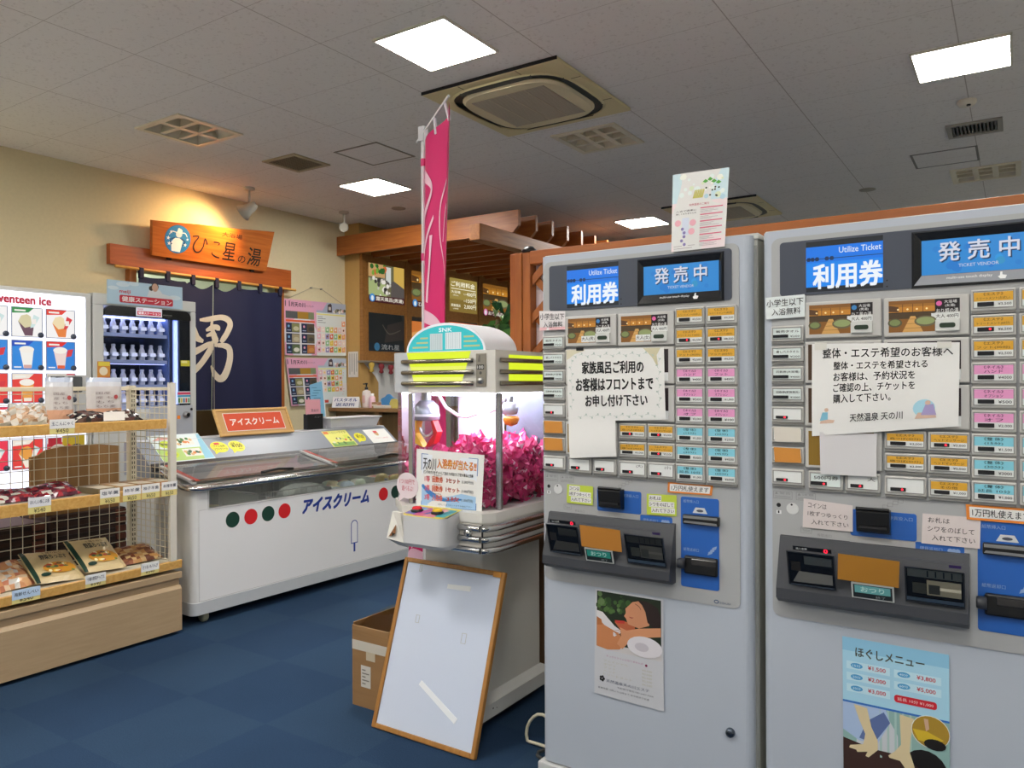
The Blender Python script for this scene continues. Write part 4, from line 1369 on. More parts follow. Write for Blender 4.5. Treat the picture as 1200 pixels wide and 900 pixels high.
b.add([(*p, .733) for p in o2] + [(p[0] * .96, p[1] * .96 + .012, .722) for p in o2], [(k, (k + 1) % 6, (k + 1) % 6 + 6, k + 6) for k in range(6)] + [range(6, 12)], SHELL)
b.build('tray', t)
b = MB()
b.box((.108, .002, .728), (.232, .0085, .832), paint('#cfcac0', .4), .002); b.box((.231, .001, .728), (.234, .0085, .832), BLACK)
b.build('service_flap', t)
for z in (.818, .778, .738):
    b = MB()
    b.tube([(.100, -.002, z), (.229, -.002, z)], .0125, CHROME, 10)
    b.build('trim_bar', t)
    b = MB()
    b.tube([(.235, -.002, z), (.246, .006, z), (.262, .045, z), (.266, .07, z), (.266, .57, z)], .0125, CHROME, 10)
    b.build('trim_bar', t)
b = MB()
b.lathe([(.0001, -.022), (.012, -.02), (.014, -.012), (.014, 0)], (.178, 0, .800), CHROME, 16, 'y')
b.box((.176, -.024, .792), (.180, -.021, .808), STEEL)
b.build('tray_lock', t)
# control box with buttons
b = MB()
fpb = rr(-.074, -.098, .131, .02, .03, 6, 'ab')
b.prism_z(fpb, .755, .857, paint('#c9c9cb', .35), True)
b.add([(*p, .755) for p in fpb] + [(p[0] * .93 + .004, p[1] * .9 + .002, .740) for p in fpb], [(k, (k + 1) % len(fpb), (k + 1) % len(fpb) + len(fpb), k + len(fpb)) for k in range(len(fpb))] + [range(len(fpb), 2 * len(fpb))], paint('#c9c9cb', .35))
o = b.build('control_box', t)
b = MB()
tp = lambda u, v: (u, -.098 + .104 * v, .8578 + .0172 * v)
b.add([(p[0], p[1], .8575 + .0172 * (p[1] + .098) / .104) for p in fpb], [range(len(fpb))], paint('#d8c84a', .4))
b.add([(-.074, -.07, .857), (.131, -.07, .857), (.131, .02, .857), (-.074, .02, .857), (-.074, .02, .877), (.131, .02, .877)], [(0, 3, 4), (1, 5, 2)], paint('#c9c9cb', .35))
up = lambda p, d: (p[0], p[1], p[2] + d)
for u0, u1, h in ((-.068, -.02, '#7a6fc4'), (-.02, .03, '#c9607a'), (.03, .08, '#d07f8c'), (.08, .125, '#38a0a8')):
    v0 = .16 if u0 < -.05 or u1 > .12 else .07
    b.add([up(tp(u0, v0), .0006), up(tp(u1, v0), .0006), up(tp(u1, .95), .0006), up(tp(u0, .95), .0006)], [(0, 1, 2, 3)], paint(h, .35))
for k in range(5):
    u = -.052 + .032 * k
    b.add([up(tp(u, .3), .0009), up(tp(u + .02, .3), .0009), up(tp(u + .05, .85), .0009), up(tp(u + .03, .85), .0009)], [(0, 1, 2, 3)], paint(['#5ec0cf', '#b04a9a', '#4b4f9c', '#e8a0a8', '#2a7f90'][k], .35))
b.build('control_panel', o)
for u, h in ((-.034, '#d11f2a'), (.064, '#d9b414')):
    b = MB()
    p = tp(u, .5)
    b.lathe([(.024, 0), (.024, .006), (.020, .009)], p, BLACK, 18)
    b.lathe([(.019, .006), (.019, .014), (.015, .018), (.0001, .019)], p, paint(h, .25), 18)
    b.build('push_button', o, label='red push button' if u < 0 else 'yellow push button')
b = MB()
b.add([(-.20, .02, .845), (-.145, .0, .845), (-.115, .0, .71), (-.19, .02, .71), (-.20, .0, .845), (-.145, -.015, .845), (-.11, -.035, .735), (-.20, -.035, .745)],
      [(4, 5, 6, 7), (0, 4, 7, 3), (1, 2, 6, 5), (2, 3, 7, 6), (0, 1, 5, 4)], SHELL)
b.add([(-.188, -.037, .752), (-.163, -.021, .80), (-.153, -.037, .765)], [(0, 1, 2)], paint('#7a4b22'))
b.add([(-.170, -.038, .757), (-.154, -.038, .765), (-.170, -.038, .772)], [(0, 1, 2)], BLACK)
b.build('return_chute', t)
# glazed case: pillars, glass, inner column, lamp
for x, y in ((-.153, .063), (.233, .115), (.232, .55), (-.28, .55)):
    b = MB(); b.box((x - .011, y - .009, .872), (x + .011, y + .009, 1.312), paint('#a8a8ab', .25, .8), .003); b.build('pillar', t)
b = MB()
gl = glass('#f4f6fa', .6)
pts = [(-.300, .17), (-.272, .115), (-.225, .078), (-.153, .062), (.185, .062), (.232, .11), (.232, .55), (-.300, .55)]
b.add([(*p, .872) for p in pts] + [(*p, 1.312) for p in pts], [(k, (k + 1) % 8, (k + 1) % 8 + 8, k + 8) for k in range(8)], gl)
b.build('glass_case', t)
b = MB()
b.box((-.20, .42, .872), (-.02, .535, 1.312), paint('#e7e3ee', .35), .01)
for z in (1.22, 1.20):
    b.disc(-.06, z, .004, .4195, paint('#777777'), 8)
b.build('inner_column', t)
b = MB()
b.box((-.12, .15, 1.300), (.19, .50, 1.3115), glow('#eef0ff', 15.0, '#eeeeee'))
b.build('case_lamp', t)
b = MB()
b.box((-.015, .535, .872), (.225, .545, 1.312), paint('#8d93a2', .25, .5))
b.build('back_panel', t)
# crane
cr = MB()
cr.tube([(-.19, .20, 1.312), (-.19, .20, 1.275)], .02, STEEL, 12)
cr.lathe([(.0001, .045), (.03, .043), (.052, .02), (.055, -.01), (.055, -.035), (.045, -.04), (.0001, -.04)], (-.19, .20, 1.235), paint('#aeb4bf', .2, .5), 20)
cr.lathe([(.0562, -.012), (.0562, -.022)], (-.19, .20, 1.235), paint('#e8e8ee', .3), 20)
co = cr.build('crane_head', t)
c2 = MB()
c2.tube([(-.19 + .035 * math.cos(a), .20, 1.165 + .035 * math.sin(a)) for a in [PI * (1 + k / 10) for k in range(11)]], .006, paint('#cfcfd4', .25, .6))
c2.build('crane_ring', co)
for s, h in ((-1, '#e2b238'), (1, '#c8232c')):
    c2 = MB()
    P = [(-.19 + s * .045, 1.20), (-.19 + s * .07, 1.15), (-.19 + s * .05, 1.10), (-.19 + s * .005, 1.085), (-.19 + s * .02, 1.105), (-.19 + s * .05, 1.14), (-.19 + s * .035, 1.195)]
    c2.prism(P if s > 0 else P[::-1], -.0175+.20, .0175+.20, paint(h, .3))
    c2.build('crane_claw', co, label='red claw' if s > 0 else 'yellow claw')
c2 = MB()
c2.tube([(.16, .30, 1.312), (.16, .30, 1.25)], .014, STEEL, 10)
c2.lathe([(.0001, .03), (.03, .025), (.035, 0), (.03, -.02), (.0001, -.025)], (.16, .30, 1.245), paint('#c3c6cc', .25, .4), 16)
c2.lathe([(.0001, -.02), (.026, -.01), (.034, .01), (.03, .022), (.0001, .024)], (.165, .30, 1.195), paint('#e08a2a', .3), 16)
c2.build('crane_motor', t)
for pa in ([(-.14, .22, 1.30), (-.12, .24, 1.25), (-.09, .28, 1.215), (-.04, .28, 1.21), (.0, .30, 1.225)], [(.07, .25, 1.26), (.10, .25, 1.235), (.14, .25, 1.25), (.17, .25, 1.295)]):
    c2 = MB(); c2.tube(pa, .007, paint('#e9e9ec', .4)); c2.build('coiled_hose', t)
# upper housing
b = MB()
o6 = [(-.248, .075), (.245, .075), (.245, .56), (-.30, .56), (-.30, .125)]
b.prism_z(o6, 1.313, 1.474, SHELL)
b.add([(-.2481, .0745, 1.313), (-.18, .0745, 1.313), (-.18, .0745, 1.474), (-.2481, .0745, 1.474)], [(0, 1, 2, 3)], SHELL_G)
b.add([(-.3005, .125, 1.313), (-.2482, .0745, 1.313), (-.2482, .0745, 1.474), (-.3005, .125, 1.474)], [(0, 1, 2, 3)], SHELL_G)
b.build('upper_housing', t)
LIME = glow('#dff22c', 1.0)
b = MB()
b.flat([(-.145, 1.338), (.083, 1.338), (.133, 1.472), (-.188, 1.472)], .0742, LIME)
b.flat([(-.150, 1.352), (.088, 1.352), (.096, 1.374), (-.157, 1.374)], .0738, glow('#f3f87a', .98))
b.flat([(-.163, 1.394), (.104, 1.394), (.112, 1.416), (-.170, 1.416)], .0738, glow('#eef56a', .95))
b.build('lime_panel', t, label='front lime green lit panel')
b = MB()
b.add([(.2458, .165, 1.340), (.2458, .52, 1.340), (.2458, .52, 1.458), (.2458, .165, 1.458)], [(0, 1, 2, 3)], LIME)
b.build('lime_panel', t, label='side lime green lit panel')
for z in (1.436, 1.392, 1.349):
    b = MB(); b.tube([(-.205, .07, z), (-.20, .066, z), (.142, .066, z), (.147, .07, z)], .009, BARM, 10); b.build('trim_bar', t)
    b = MB(); b.tube([(.249, .10, z), (.253, .105, z), (.253, .53, z)], .009, BARM, 10); b.build('trim_bar', t)
b = MB()
b.box((.158, .071, 1.336), (.205, .078, 1.462), paint('#918b80', .4, .3), .002)
b.text('100', .166, 1.404, .194, 1.416, .0692, WHITE, .01)
b.rect(.163, 1.401, .197, 1.419, .0698, BLACK)
b.disc(.181, 1.388, .006, .0698, paint('#4f4d48'), 12)
b.lathe([(.0001, -.012), (.011, -.01), (.013, 0)], (.181, .071, 1.36), STEEL, 14, 'y')
b.flat([(.168, 1.43), (.18, 1.43), (.18, 1.455), (.173, 1.455)], .0698, paint('#6f6a61'))
b.build('coin_slot', t)
# arched sign
b = MB()
ar = [(-.165 + 0, 1.474)] + []
arc = [(-.002 + .196 * math.cos(PI - PI * k / 28), 1.474 + .112 * math.sin(PI - PI * k / 28)) for k in range(29)]
b.prism([arc[k] for k in range(29)][::-1], .085, .30, paint('#f0f1f8', .35), True)
b.build('arched_top', t)
b = MB()
TQ = glow('#39cdd2', .85)
arc2 = [(-.002 + .186 * math.cos(PI - PI * k / 28), 1.476 + .100 * math.sin(PI - PI * k / 28)) for k in range(29)]
b.flat(arc2[::-1], .0845, TQ)
b.rect(-.075, 1.480, -.012, 1.545, .0842, glow('#d9e6e6', .8))
b.rect(.002, 1.482, .08, 1.547, .0842, glow('#e9f2f2', .85))
for k in range(7):
    b.rect(-.07 + .008 * k, 1.482, -.068 + .008 * k, 1.543, .084, paint('#a9b9bb'))
    b.rect(.007 + .0105 * k, 1.484, .009 + .0105 * k, 1.545, .084, paint('#a9b9bb'))
b.text('SNK', -.03, 1.551, .035, 1.566, .084, glow('#f4ffff', .9), .04)
for k in range(3):
    b.rect(-.135 - .02 * k + .01, 1.525 - .018 * k, -.085, 1.532 - .018 * k, .0842, glow('#c9d89a', .8))
    b.rect(.092, 1.525 - .018 * k, .14 + .014 * k, 1.532 - .018 * k, .0842, glow('#c9d89a', .8))
b.build('arched_sign', t)

# notices on the claw machine
def c_prize(c, W_, H_):
    X = lambda q: W_ * q
    Z = lambda q: H_ * q
    P = lambda h: paint(h, .5)
    c.rect(X(.08), Z(.05), X(.92), Z(.93), -.0004, P('#4c78b4'))
    c.rect(X(.09), Z(.06), X(.91), Z(.92), -.0006, P('#e6ebf2'))
    c.flat([(X(.09), Z(.06)), (X(.91), Z(.06)), (X(.91), Z(.28)), (X(.7), Z(.31)), (X(.5), Z(.24)), (X(.3), Z(.22)), (X(.18), Z(.30)), (X(.09), Z(.42))], -.0008, P('#9fc3e6'))
    c.stroke([(X(.10), Z(.40), .012), (X(.25), Z(.26), .02), (X(.45), Z(.18), .012), (X(.7), Z(.22), .01)], -.001, P('#3f7fc4'))
    c.text('天の川', X(.11), Z(.66), X(.31), Z(.86), -.0012, INK, .01)
    c.text('入浴券が当たる!!', X(.33), Z(.71), X(.90), Z(.87), -.0012, P('#d8281e'), .03)
    c.text('入浴券が当たる!!', X(.335), Z(.715), X(.895), Z(.865), -.0014, P('#eab42a'), .0)
    c.text('ピンクのクジをゲットして当たりが出たら下記の景品と交換', X(.12), Z(.60), X(.86), Z(.655), -.0012, INK, .02)
    for i, (a, q, n) in enumerate((('1等', '回数券', '3セット'), ('2等', '回数券', '1セット'), ('3等', '入浴券', '3枚'))):
        z = .465 - .155 * i
        c.text(a, X(.14), Z(z), X(.22), Z(z + .1), -.0012, P('#d8546a'), .02)
        c.text(q, X(.26), Z(z), X(.42), Z(z + .1), -.0012, P('#d2603a'), .03)
        c.text(n, X(.47), Z(z + .01), X(.67), Z(z + .09), -.0012, P('#b8452e'), .03)
        c.text('(1,000円分)', X(.70), Z(z + .015), X(.87), Z(z + .075), -.0012, P('#5a5f68'), .01)
        c.text('家族風呂', X(.28), Z(z + .11), X(.40), Z(z + .128), -.0012, INK, .0)
    c.text('※詳しくはフロントまでお尋ね下さい', X(.35), Z(.085), X(.86), Z(.115), -.0012, P('#3c4450'), .0)
paper('prize_notice', 'white and blue prize notice with orange-red lettering taped low on the claw machine glass', 'notice',
      [(-1.987, .858), (-1.668, .862), (-1.656, 1.082), (-1.985, 1.092)], (0, CY + .052, 0), PAPER, c_prize, .003, 8)
def bubble(name, label, cat, cx, cz, r, rz, loc, colour, lines, tail, ink, border=None):
    b = MB()
    pts = [(r * math.cos(2 * PI * k / 28), rz * math.sin(2 * PI * k / 28)) for k in range(28)]
    b.prism(pts, 0, .0008, colour)
    b.prism([(tail[0], tail[1]), (tail[0] + r * .45, tail[1] + rz * .3), (tail[0] + r * .15, tail[1] + rz * .75)], .0001, .0008, colour)
    for i, (s, x0, z0, x1, z1, q) in enumerate(lines):
        b.text(s, r * x0, rz * z0, r * x1, rz * z1, -.0006, q, .012)
    return b
b = bubble('', '', '', 0, 0, .062, .052, 0, paint('#e3d3d8', .6), [('1つ100円で', -.7, .12, .7, .5, paint('#c86a78')), ('遊べるよ!', -.5, -.4, .55, 0, paint('#c86a78'))], (-.05, -.066), INK)
tag(b.build('speech_bubble_sticker', None, (-2.035, CY + .054, .942), R_(-6)), 'round pale speech bubble sticker at the lower corner of the claw machine glass', 'sticker')

# pink prize packets piled in the case
PK1 = [paint('#c9386e', .25), paint('#d84a80', .22), paint('#b52a5c', .28)]
PKW = paint('#ecc8d6', .35)
protos = []
for q in range(6):
    rnd = random.Random(40 + q)
    b = MB()
    m = PK1[q % 3]
    nx, nz = 5, 3
    def pt(i, j, s):
        x = -.030 + .060 * i / (nx - 1); z = -.017 + .034 * j / (nz - 1)
        end = abs(i - (nx - 1) / 2) / ((nx - 1) / 2)
        pin = 1.15 if end > .9 else (.55 if end > .4 else 1.0)
        th = .010 * (1 - end) * (1 - abs(j - 1) * .6)
        return (x + rnd.uniform(-.004, .004), s * th + rnd.uniform(-.006, .006), z * pin + rnd.uniform(-.005, .005))
    F = [[pt(i, j, -1) for i in range(nx)] for j in range(nz)]
    B_ = [[(F[j][i][0], F[j][i][1] + .0015 + .016 * (1 - abs(i - 2) / 2) * (j == 1), F[j][i][2]) for i in range(nx)] for j in range(nz)]
    for G in (F, B_):
        fl = [p for row in G for p in row]
        for j in range(nz - 1):
            for i in range(nx - 1):
                a = j * nx + i
                mm = PKW if rnd.random() < .10 else m
                b.add([fl[a], fl[a + 1], fl[a + nx + 1]], [(0, 1, 2)], mm)
                b.add([fl[a], fl[a + nx + 1], fl[a + nx]], [(0, 1, 2)], m)
    protos.append(b.mesh('prize_packet'))
rnd = random.Random(11)
spots = []
def topz(x, y):
    return 1.075 + .04 * math.sin(9 * x + 3) + .05 * (x > .05) + .03 * (y - .3) - (.06 if x < -.1 else 0)
for k in range(120):          # behind the front glass
    x = rnd.uniform(-.25, .19)
    y = .105 + rnd.uniform(0, .03) + (.5 * (-.17 - x) if x < -.17 else 0)
    z = rnd.uniform(.89, topz(x, y) - .01)
    if -.13 < x < .15 and z < 1.05 and rnd.random() < .8:
        continue
    spots.append((x, y, z))
for k in range(115):          # behind the side glass
    y = rnd.uniform(.12, .52)
    spots.append((.195 - rnd.uniform(0, .025), y, rnd.uniform(.89, topz(.19, y))))
for k in range(55):           # the cut corner
    a = rnd.random()
    spots.append((.15 + .05 * a, .10 + .03 * a, rnd.uniform(.89, topz(.17, .1))))
for k in range(110):          # the top of the heap
    x, y = rnd.uniform(-.23, .19), rnd.uniform(.12, .52)
    if y > .4 and x < 0:
        continue
    spots.append((x, y, topz(x, y) + rnd.uniform(-.015, .01)))
for k, (x, y, z) in enumerate(spots[:298]):
    o = bpy.data.objects.new('prize_packet', protos[k % 6])
    COL.objects.link(o)
    o.location = (CX + x, CY + y, z)
    o.scale = (1.2, 1.2, 1.2)
    o.rotation_euler = (rnd.uniform(-.9, .9), rnd.uniform(0, 6.28), rnd.uniform(-.8, .8) + (PI / 2 if x > .18 else 0))
    tag(o, 'crumpled pink foil packet in the heap inside the claw machine', 'prize packet', 'pink prize packets in the claw machine')
b = MB()
b.box((-.235, .15, .873), (.155, .5, 1.03), paint('#a8305c', .6), .03)
o = b.build('packet_heap', None, (CX, CY, 0))
o['kind'] = 'stuff'
tag(o, 'dense core of the heap of pink packets deep inside the claw machine', 'prize heap')

# ------------------------------------------------------------------ framed white panel leaning on the claw machine
PW, PHT = .50, .66
lean = math.atan2(.205, .628)
t = thing('leaning_whiteboard', 'framed white panel leaning against the claw machine base, with scraps of tape on it', 'framed panel', (-2.123, 2.207, .0035))
t.rotation_euler = (-lean, 0, R_(.0))
FR = wood('panel_frame_wood', '#9a6830', '#ae7a3c', 2, 6)
for x0, z0, x1, z1 in ((0, 0, .018, PHT), (PW - .018, 0, PW, PHT), (.018, 0, PW - .018, .018), (.018, PHT - .018, PW - .018, PHT)):
    b = MB(); b.box((x0, -.004, z0), (x1, .016, z1), FR, .003); b.build('frame_rail', t)
b = MB(); b.box((.017, .003, .017), (PW - .017, .006, PHT - .017), paint('#c9d2e4', .22)); b.build('white_sheet', t)
def tape_bit(pts, col, nm):
    b = MB(); b.prism(pts, .0008, .0031, col); b.build(nm, t)
tape_bit([(.24, .565), (.352, .568), (.352, .588), (.24, .582)], paint('#e0e2e4', .4), 'tape_strip')
tape_bit([(.19, .195), (.20, .212), (.395, .115), (.385, .095)], paint('#e6e9ee', .4), 'tape_strip')
for cx, cz, w, h in ((.122, .43, .018, .03), (.36, .395, .022, .038), (.09, .625, .012, .028)):
    b = MB(); b.frame(cx - w / 2, cz - h / 2, cx + w / 2, cz + h / 2, .0015, .0022, .0031, paint('#a8a7a0', .5)); b.build('tape_mark', t)
b = MB(); b.box((PW - .05, -.006, PHT - .022), (PW - .015, -.0035, PHT - .004), paint('#c98a38', .3)); b.build('tape_scrap', t)

# ------------------------------------------------------------------ cardboard box
CARD = wood('cardboard', '#8f6b43', '#98744b', 0, 3, .7)
t = thing('cardboard_box', 'open cardboard box with clear tape standing behind the framed white panel', 'box', (-2.345, 2.325, 0))
b = MB()
bw, bd, bh = .205, .36, .335
b.box((0, 0, 0), (bw, .006, bh), CARD); b.box((0, bd - .006, 0), (bw, bd, bh + .02), CARD)
b.box((0, .006, 0), (.006, bd - .006, bh + .01), CARD); b.box((bw - .006, .006, 0), (bw, bd - .006, bh), CARD); b.box((.006, .006, 0), (bw - .006, bd - .006, .006), CARD)
b.build('carton', t)
b = MB(); b.rect(.0, .235, bw, .275, -.0006, paint('#c9c2b4', .25)); b.rect(.08, .20, .13, .236, -.0006, paint('#c2b49c', .25)); b.build('packing_tape', t)
b = MB(); b.rect(.05, .085, .105, .175, -.0006, paint('#c9c4ba', .5))
for k in range(5):
    b.rect(.057, .098 + .014 * k, .057 + .02 + .02 * (k % 2), .103 + .014 * k, -.001, paint('#7a756c'))
b.build('shipping_label', t)
b = MB()
b.add([(-.004, -.002, bh - .02), (bw, -.002, bh - .03), (bw + .002, .05, bh + .012), (bw * .6, .2, bh + .016), (-.003, bd, bh + .03), (-.003, .1, bh + .012)], [(0, 1, 2, 3, 4, 5)], glass('#f4f0e8', .6))
b.build('plastic_wrap', t)

# ------------------------------------------------------------------ pink banner
PINK = paint('#d4206c', 0.6)
t = thing('banner_flag', 'tall pink banner with white brush lettering on a white pole beside the claw machine', 'banner', (-2.36, 2.82, 0))
b = MB()
b.tube([(0, 0, .03), (0, 0, 2.56)], .0105, paint('#d8d8da', .35), 10)
b.build('pole', t)
b = MB()
b.box((-.14, -.12, 0), (.10, .14, .03), paint('#d5d5d8', .4), .01); b.lathe([(.02, .03), (.02, .10), (.012, .11)], (0, 0, 0), paint('#cfcfd2', .4), 12)
b.build('pole_base', t)
b = MB()
adir = Vector((.36, -.28, 0)).normalized()
b.tube([tuple(-adir * .14 + Vector((0, 0, 2.54))), tuple(adir * .50 + Vector((0, 0, 2.54)))], .006, paint('#e0e0e0', .35), 8)
b.box((-.018, -.018, 2.50), (.018, .018, 2.57), paint('#cfcfd2', .35), .004)
b.build('arm', t)
def cloth(a, z):       # a 0 at the pole .. 1 free edge
    k = max(0.0, min(1.0, (z - 1.45) / 1.05))
    free = Vector((.185, -.135, 0)).lerp(Vector((.385, -.30, 0)), k ** 1.3)
    if z < .9:
        free = free.lerp(Vector((-.085, -.03, 0)), min(1, (.9 - z) / .32))
    sag = .035 * math.sin(a * PI * 2.2 + z * 1.1) * (1 - .3 * k)
    n = Vector((.6, .8, 0))
    p = free * a + n * sag
    top = .0
    return Vector((p.x + .012, p.y, z + top * a))
NA, NZ = 14, 60
z0, z1 = .40, 2.46
for nm in ('cloth',):
    b = MB()
    vs = [cloth(i / NA, z0 + (z1 - z0) * j / NZ + .06 * (i / NA) * (j / NZ) ** 6) for j in range(NZ + 1) for i in range(NA + 1)]
    b.add(vs, [(j * (NA + 1) + i, j * (NA + 1) + i + 1, (j + 1) * (NA + 1) + i + 1, (j + 1) * (NA + 1) + i) for j in range(NZ) for i in range(NA)], PINK, True)
    LET = paint('#eec2d4', .6)
    fr = Vector((-.6, -.8, 0))
    def cw(p):
        q = cloth(min(1, max(0, p[0])), p[2])
        return tuple(q + fr * .004)
    def st(pts):
        b.stroke([(x, z, w) for x, z, w in pts], 0, LET, 8, cw)
    st([(.30, 2.30, .06), (.48, 2.24, .03), (.44, 2.17, .03), (.25, 2.08, .06)])
    st([(.55, 2.10, .02), (.42, 2.0, .03), (.28, 1.84, .04)])
    st([(.52, 2.02, .05), (.52, 1.90, .03), (.50, 1.72, .05)])
    st([(.8, 2.25, .015), (.66, 2.15, .02), (.68, 2.0, .015), (.82, 1.85, .01), (.9, 1.7, .006)])
    st([(.92, 2.2, .02), (.78, 2.12, .02), (.74, 1.98, .012)])
    st([(.45, 1.66, .06), (.66, 1.63, .05), (.9, 1.56, .02)])
    st([(.5, 1.58, .03), (.7, 1.54, .02), (.92, 1.42, .008)])
    st([(.05, 1.34, .05), (.25, 1.37, .04), (.4, 1.42, .02)])
    P = [(.72 + .2 * math.cos(q) * (1 - q / 14), 1.40 + .055 * math.sin(q) * (1 - q / 14), .010) for q in [k * .5 for k in range(20)]]
    st(P)
    for z in (1.0, .82, .62, .5):
        st([(.2, z, .04), (.5, z + .04, .05), (.75, z - .03, .03)])
        st([(.5, z + .05, .03), (.48, z - .05, .05)])
    b.build('cloth', t)
for k, z in enumerate((2.40, 1.95, 1.5, 1.05, .6)):
    b = MB(); b.lathe([(.0125, -.018), (.0125, .018)], (0, 0, z), paint('#d63a7c', .5), 10); b.build('pole_loop', t)
for a in (.12, .5, .9):
    b = MB(); p = cloth(a, 2.46); q = adir * (.48 * a) + Vector((0, 0, 2.54)); b.tube([tuple(p), tuple(q)], .007, paint('#d8d4da', .5), 6); b.build('arm_loop', t)

# cable by the ticket machine
b = MB()
b.tube([(-1.368, 2.44, 0.132), (-1.448, 2.42, 0.122), (-1.467, 2.42, 0.126), (-1.488, 2.42, 0.122), (-1.507, 2.42, 0.108), (-1.523, 2.42, 0.088), (-1.534, 2.42, 0.064), (-1.538, 2.42, 0.038), (-1.534, 2.42, 0.013), (-1.524, 2.42, 0.012), (-1.508, 2.42, 0.012), (-1.488, 2.42, 0.012), (-1.468, 2.42, 0.012), (-1.449, 2.42, 0.012), (-1.369, 2.44, 0.012)], .006, paint('#cfc8b0', .5))
b.tube([(-1.36, 2.50, .012), (-1.41, 2.44, .012), (-1.44, 2.40, .012), (-1.455, 2.37, .012), (-1.445, 2.345, .012), (-1.41, 2.33, .012), (-1.36, 2.33, .012)], .006, paint('#3b3b3b', .5))
tag(b.build('power_cable'), 'pale power cable looping out at the floor between claw machine and ticket machine', 'cable')

# ------------------------------------------------------------------ ice cream chest freezer
FZ = (-3.818, 2.573, 0); FR_ = R_(88.35)
FL, FD = 2.10, .72
CABW = paint('#dcdcda', .35)
t = thing('chest_freezer', 'long white ice cream chest freezer with sloping grey console and green and red dots', 'freezer', FZ, FR_)
b = MB()
fp = [(p[0], p[1]) for p in rr(0, 0, FL, FD, .04, 6)]
b.prism_z(fp, .07, .44, CABW, True)
b.box((0, .04, .44), (.05, FD - .04, .785), CABW); b.box((FL - .05, .04, .44), (FL, FD - .04, .785), CABW)
b.box((.04, FD - .05, .44), (FL - .04, FD, .86), CABW)
for cx in (.04, FL - .04):
    b.lathe([(.04, .44), (.04, .772)], (cx, .04, 0), CABW, 24)
b.box((.03, 0, .44), (FL - .03, .045, .648), CABW)
b.prism([(.03, .64), (.118, .64), (.10, .648), (.094, .664), (.09, .75), (.075, .768), (.03, .768)], 0, .045, CABW)
b.prism([(FL - .03, .64), (FL - .03, .768), (FL - .075, .768), (FL - .09, .75), (FL - .094, .664), (FL - .10, .648), (FL - .118, .64)], 0, .045, CABW)
b.build('cabinet', t)
b = MB()
b.prism_z([(x * 1.008 - .008, y * 1.01 - .008) for x, y in fp], .062, .130, paint('#b9bdc0', .4), True)
b.build('skirt', t)
b = MB()
b.rect(.036, .136, FL - .036, .644, -.001, paint('#e3e3e3', .3))
b.frame(.034, .134, FL - .034, .646, .003, -.0016, 0, paint('#c4c4c2', .4))
GRN, RDD, NAVY = paint('#123c2e', .45), paint('#d31f26', .4), paint('#12348a', .4)
for u, m in ((.251, GRN), (.375, RDD), (.498, GRN), (.620, RDD), (1.481, RDD), (1.605, GRN), (1.728, RDD), (1.852, GRN)):
    b.disc(u, .563, .046, -.002, m, 28)
b.text('アイスクリーム', .765, .525, 1.345, .614, -.002, NAVY, .06, .25)
# outline of an ice lolly
b.flat(rr(1.170, .262, 1.232, .420, .03, 6, 'cd'), -.002, paint('#1d3f96', .4))
b.flat(rr(1.176, .268, 1.226, .414, .025, 6, 'cd'), -.0024, paint('#e8e8ea', .35))
b.rect(1.193, .205, 1.209, .262, -.002, paint('#1d3f96', .4))
b.build('front_panel', t)
b = MB()
b.frame(.092, .640, FL - .092, .770, .006, -.004, .012, paint('#c9c9c7', .35))
b.build('window_trim', t)
b = MB()
b.rect(.095, .645, FL - .095, .765, .004, glass('#eef2f0', 1.0, .06))
b.build('front_glass', t)
b = MB()
b.box((.05, .05, .445), (FL - .05, FD - .05, .455), paint('#e6e6de', .4))
for k in range(1, 4):
    b.box((FL * k / 4 - .006, .05, .455), (FL * k / 4 + .006, FD - .05, .66), paint('#d3d6d3', .4))
b.build('inner_tub', t)
b = MB()
b.tube([(.0, .30, .845), (-.022, .06, .775), (-.012, -.008, .771), (.03, -.024, .770), (FL - .03, -.024, .770), (FL + .012, -.008, .771), (FL + .022, .06, .775), (FL, .30, .845)], .016, CHROME, 12)
b.box((.0, -.012, .756), (FL, .05, .790), paint('#7e7b76', .28, .8), .005)
b.build('handrail', t)
def lid(u0, u1, dz, lab):
    a = Vector((0, .045, .795 + dz)); c = Vector((0, .392, .867 + dz))
    P = lambda u, v, h=0: (u, a.y + (c.y - a.y) * v, a.z + (c.z - a.z) * v + h)
    b = MB()
    b.add([P(u0, 0), P(u1, 0), P(u1, 1), P(u0, 1)], [(0, 1, 2, 3)], glass('#f2f4f0', 1.3, .16))  # white haze in the glass stands in for reflected ceiling lights
    o = b.build('sliding_lid', t)
    b = MB()
    for q in ((u0, u0 + .022), (u1 - .022, u1)):
        b.add([P(q[0], 0, .006), P(q[1], 0, .006), P(q[1], 1, .006), P(q[0], 1, .006), P(q[0], 0, -.006), P(q[1], 0, -.006), P(q[1], 1, -.006), P(q[0], 1, -.006)],
              [(0, 1, 2, 3), (4, 5, 6, 7), (0, 1, 5, 4), (0, 4, 7, 3), (1, 5, 6, 2)], paint('#c6c8c8', .3, .3))
    b.add([P(u0, 0, .007), P(u1, 0, .007), P(u1, .10, .007), P(u0, .10, .007)], [(0, 1, 2, 3)], paint('#5b5955', .25, .6))
    b.build('lid_frame', o)
    b = MB()
    for q in range(2):
        b.add([P(u0 + .026 + .014 * q, .02, .008), P(u0 + .034 + .014 * q, .02, .008), P(u0 + .034 + .014 * q, .98, .008), P(u0 + .026 + .014 * q, .98, .008)], [(0, 1, 2, 3)], paint('#cf3a26', .4))
    b.build('lid_stripe', o, label='red edge stripe')
    b = MB()
    b.tube([P(u0 + (u1 - u0) * .55 - .12, .05, .012), P(u0 + (u1 - u0) * .55, .03, .024), P(u0 + (u1 - u0) * .55 + .12, .05, .012)], .008, BLACK, 8)
    b.build('lid_handle', o)
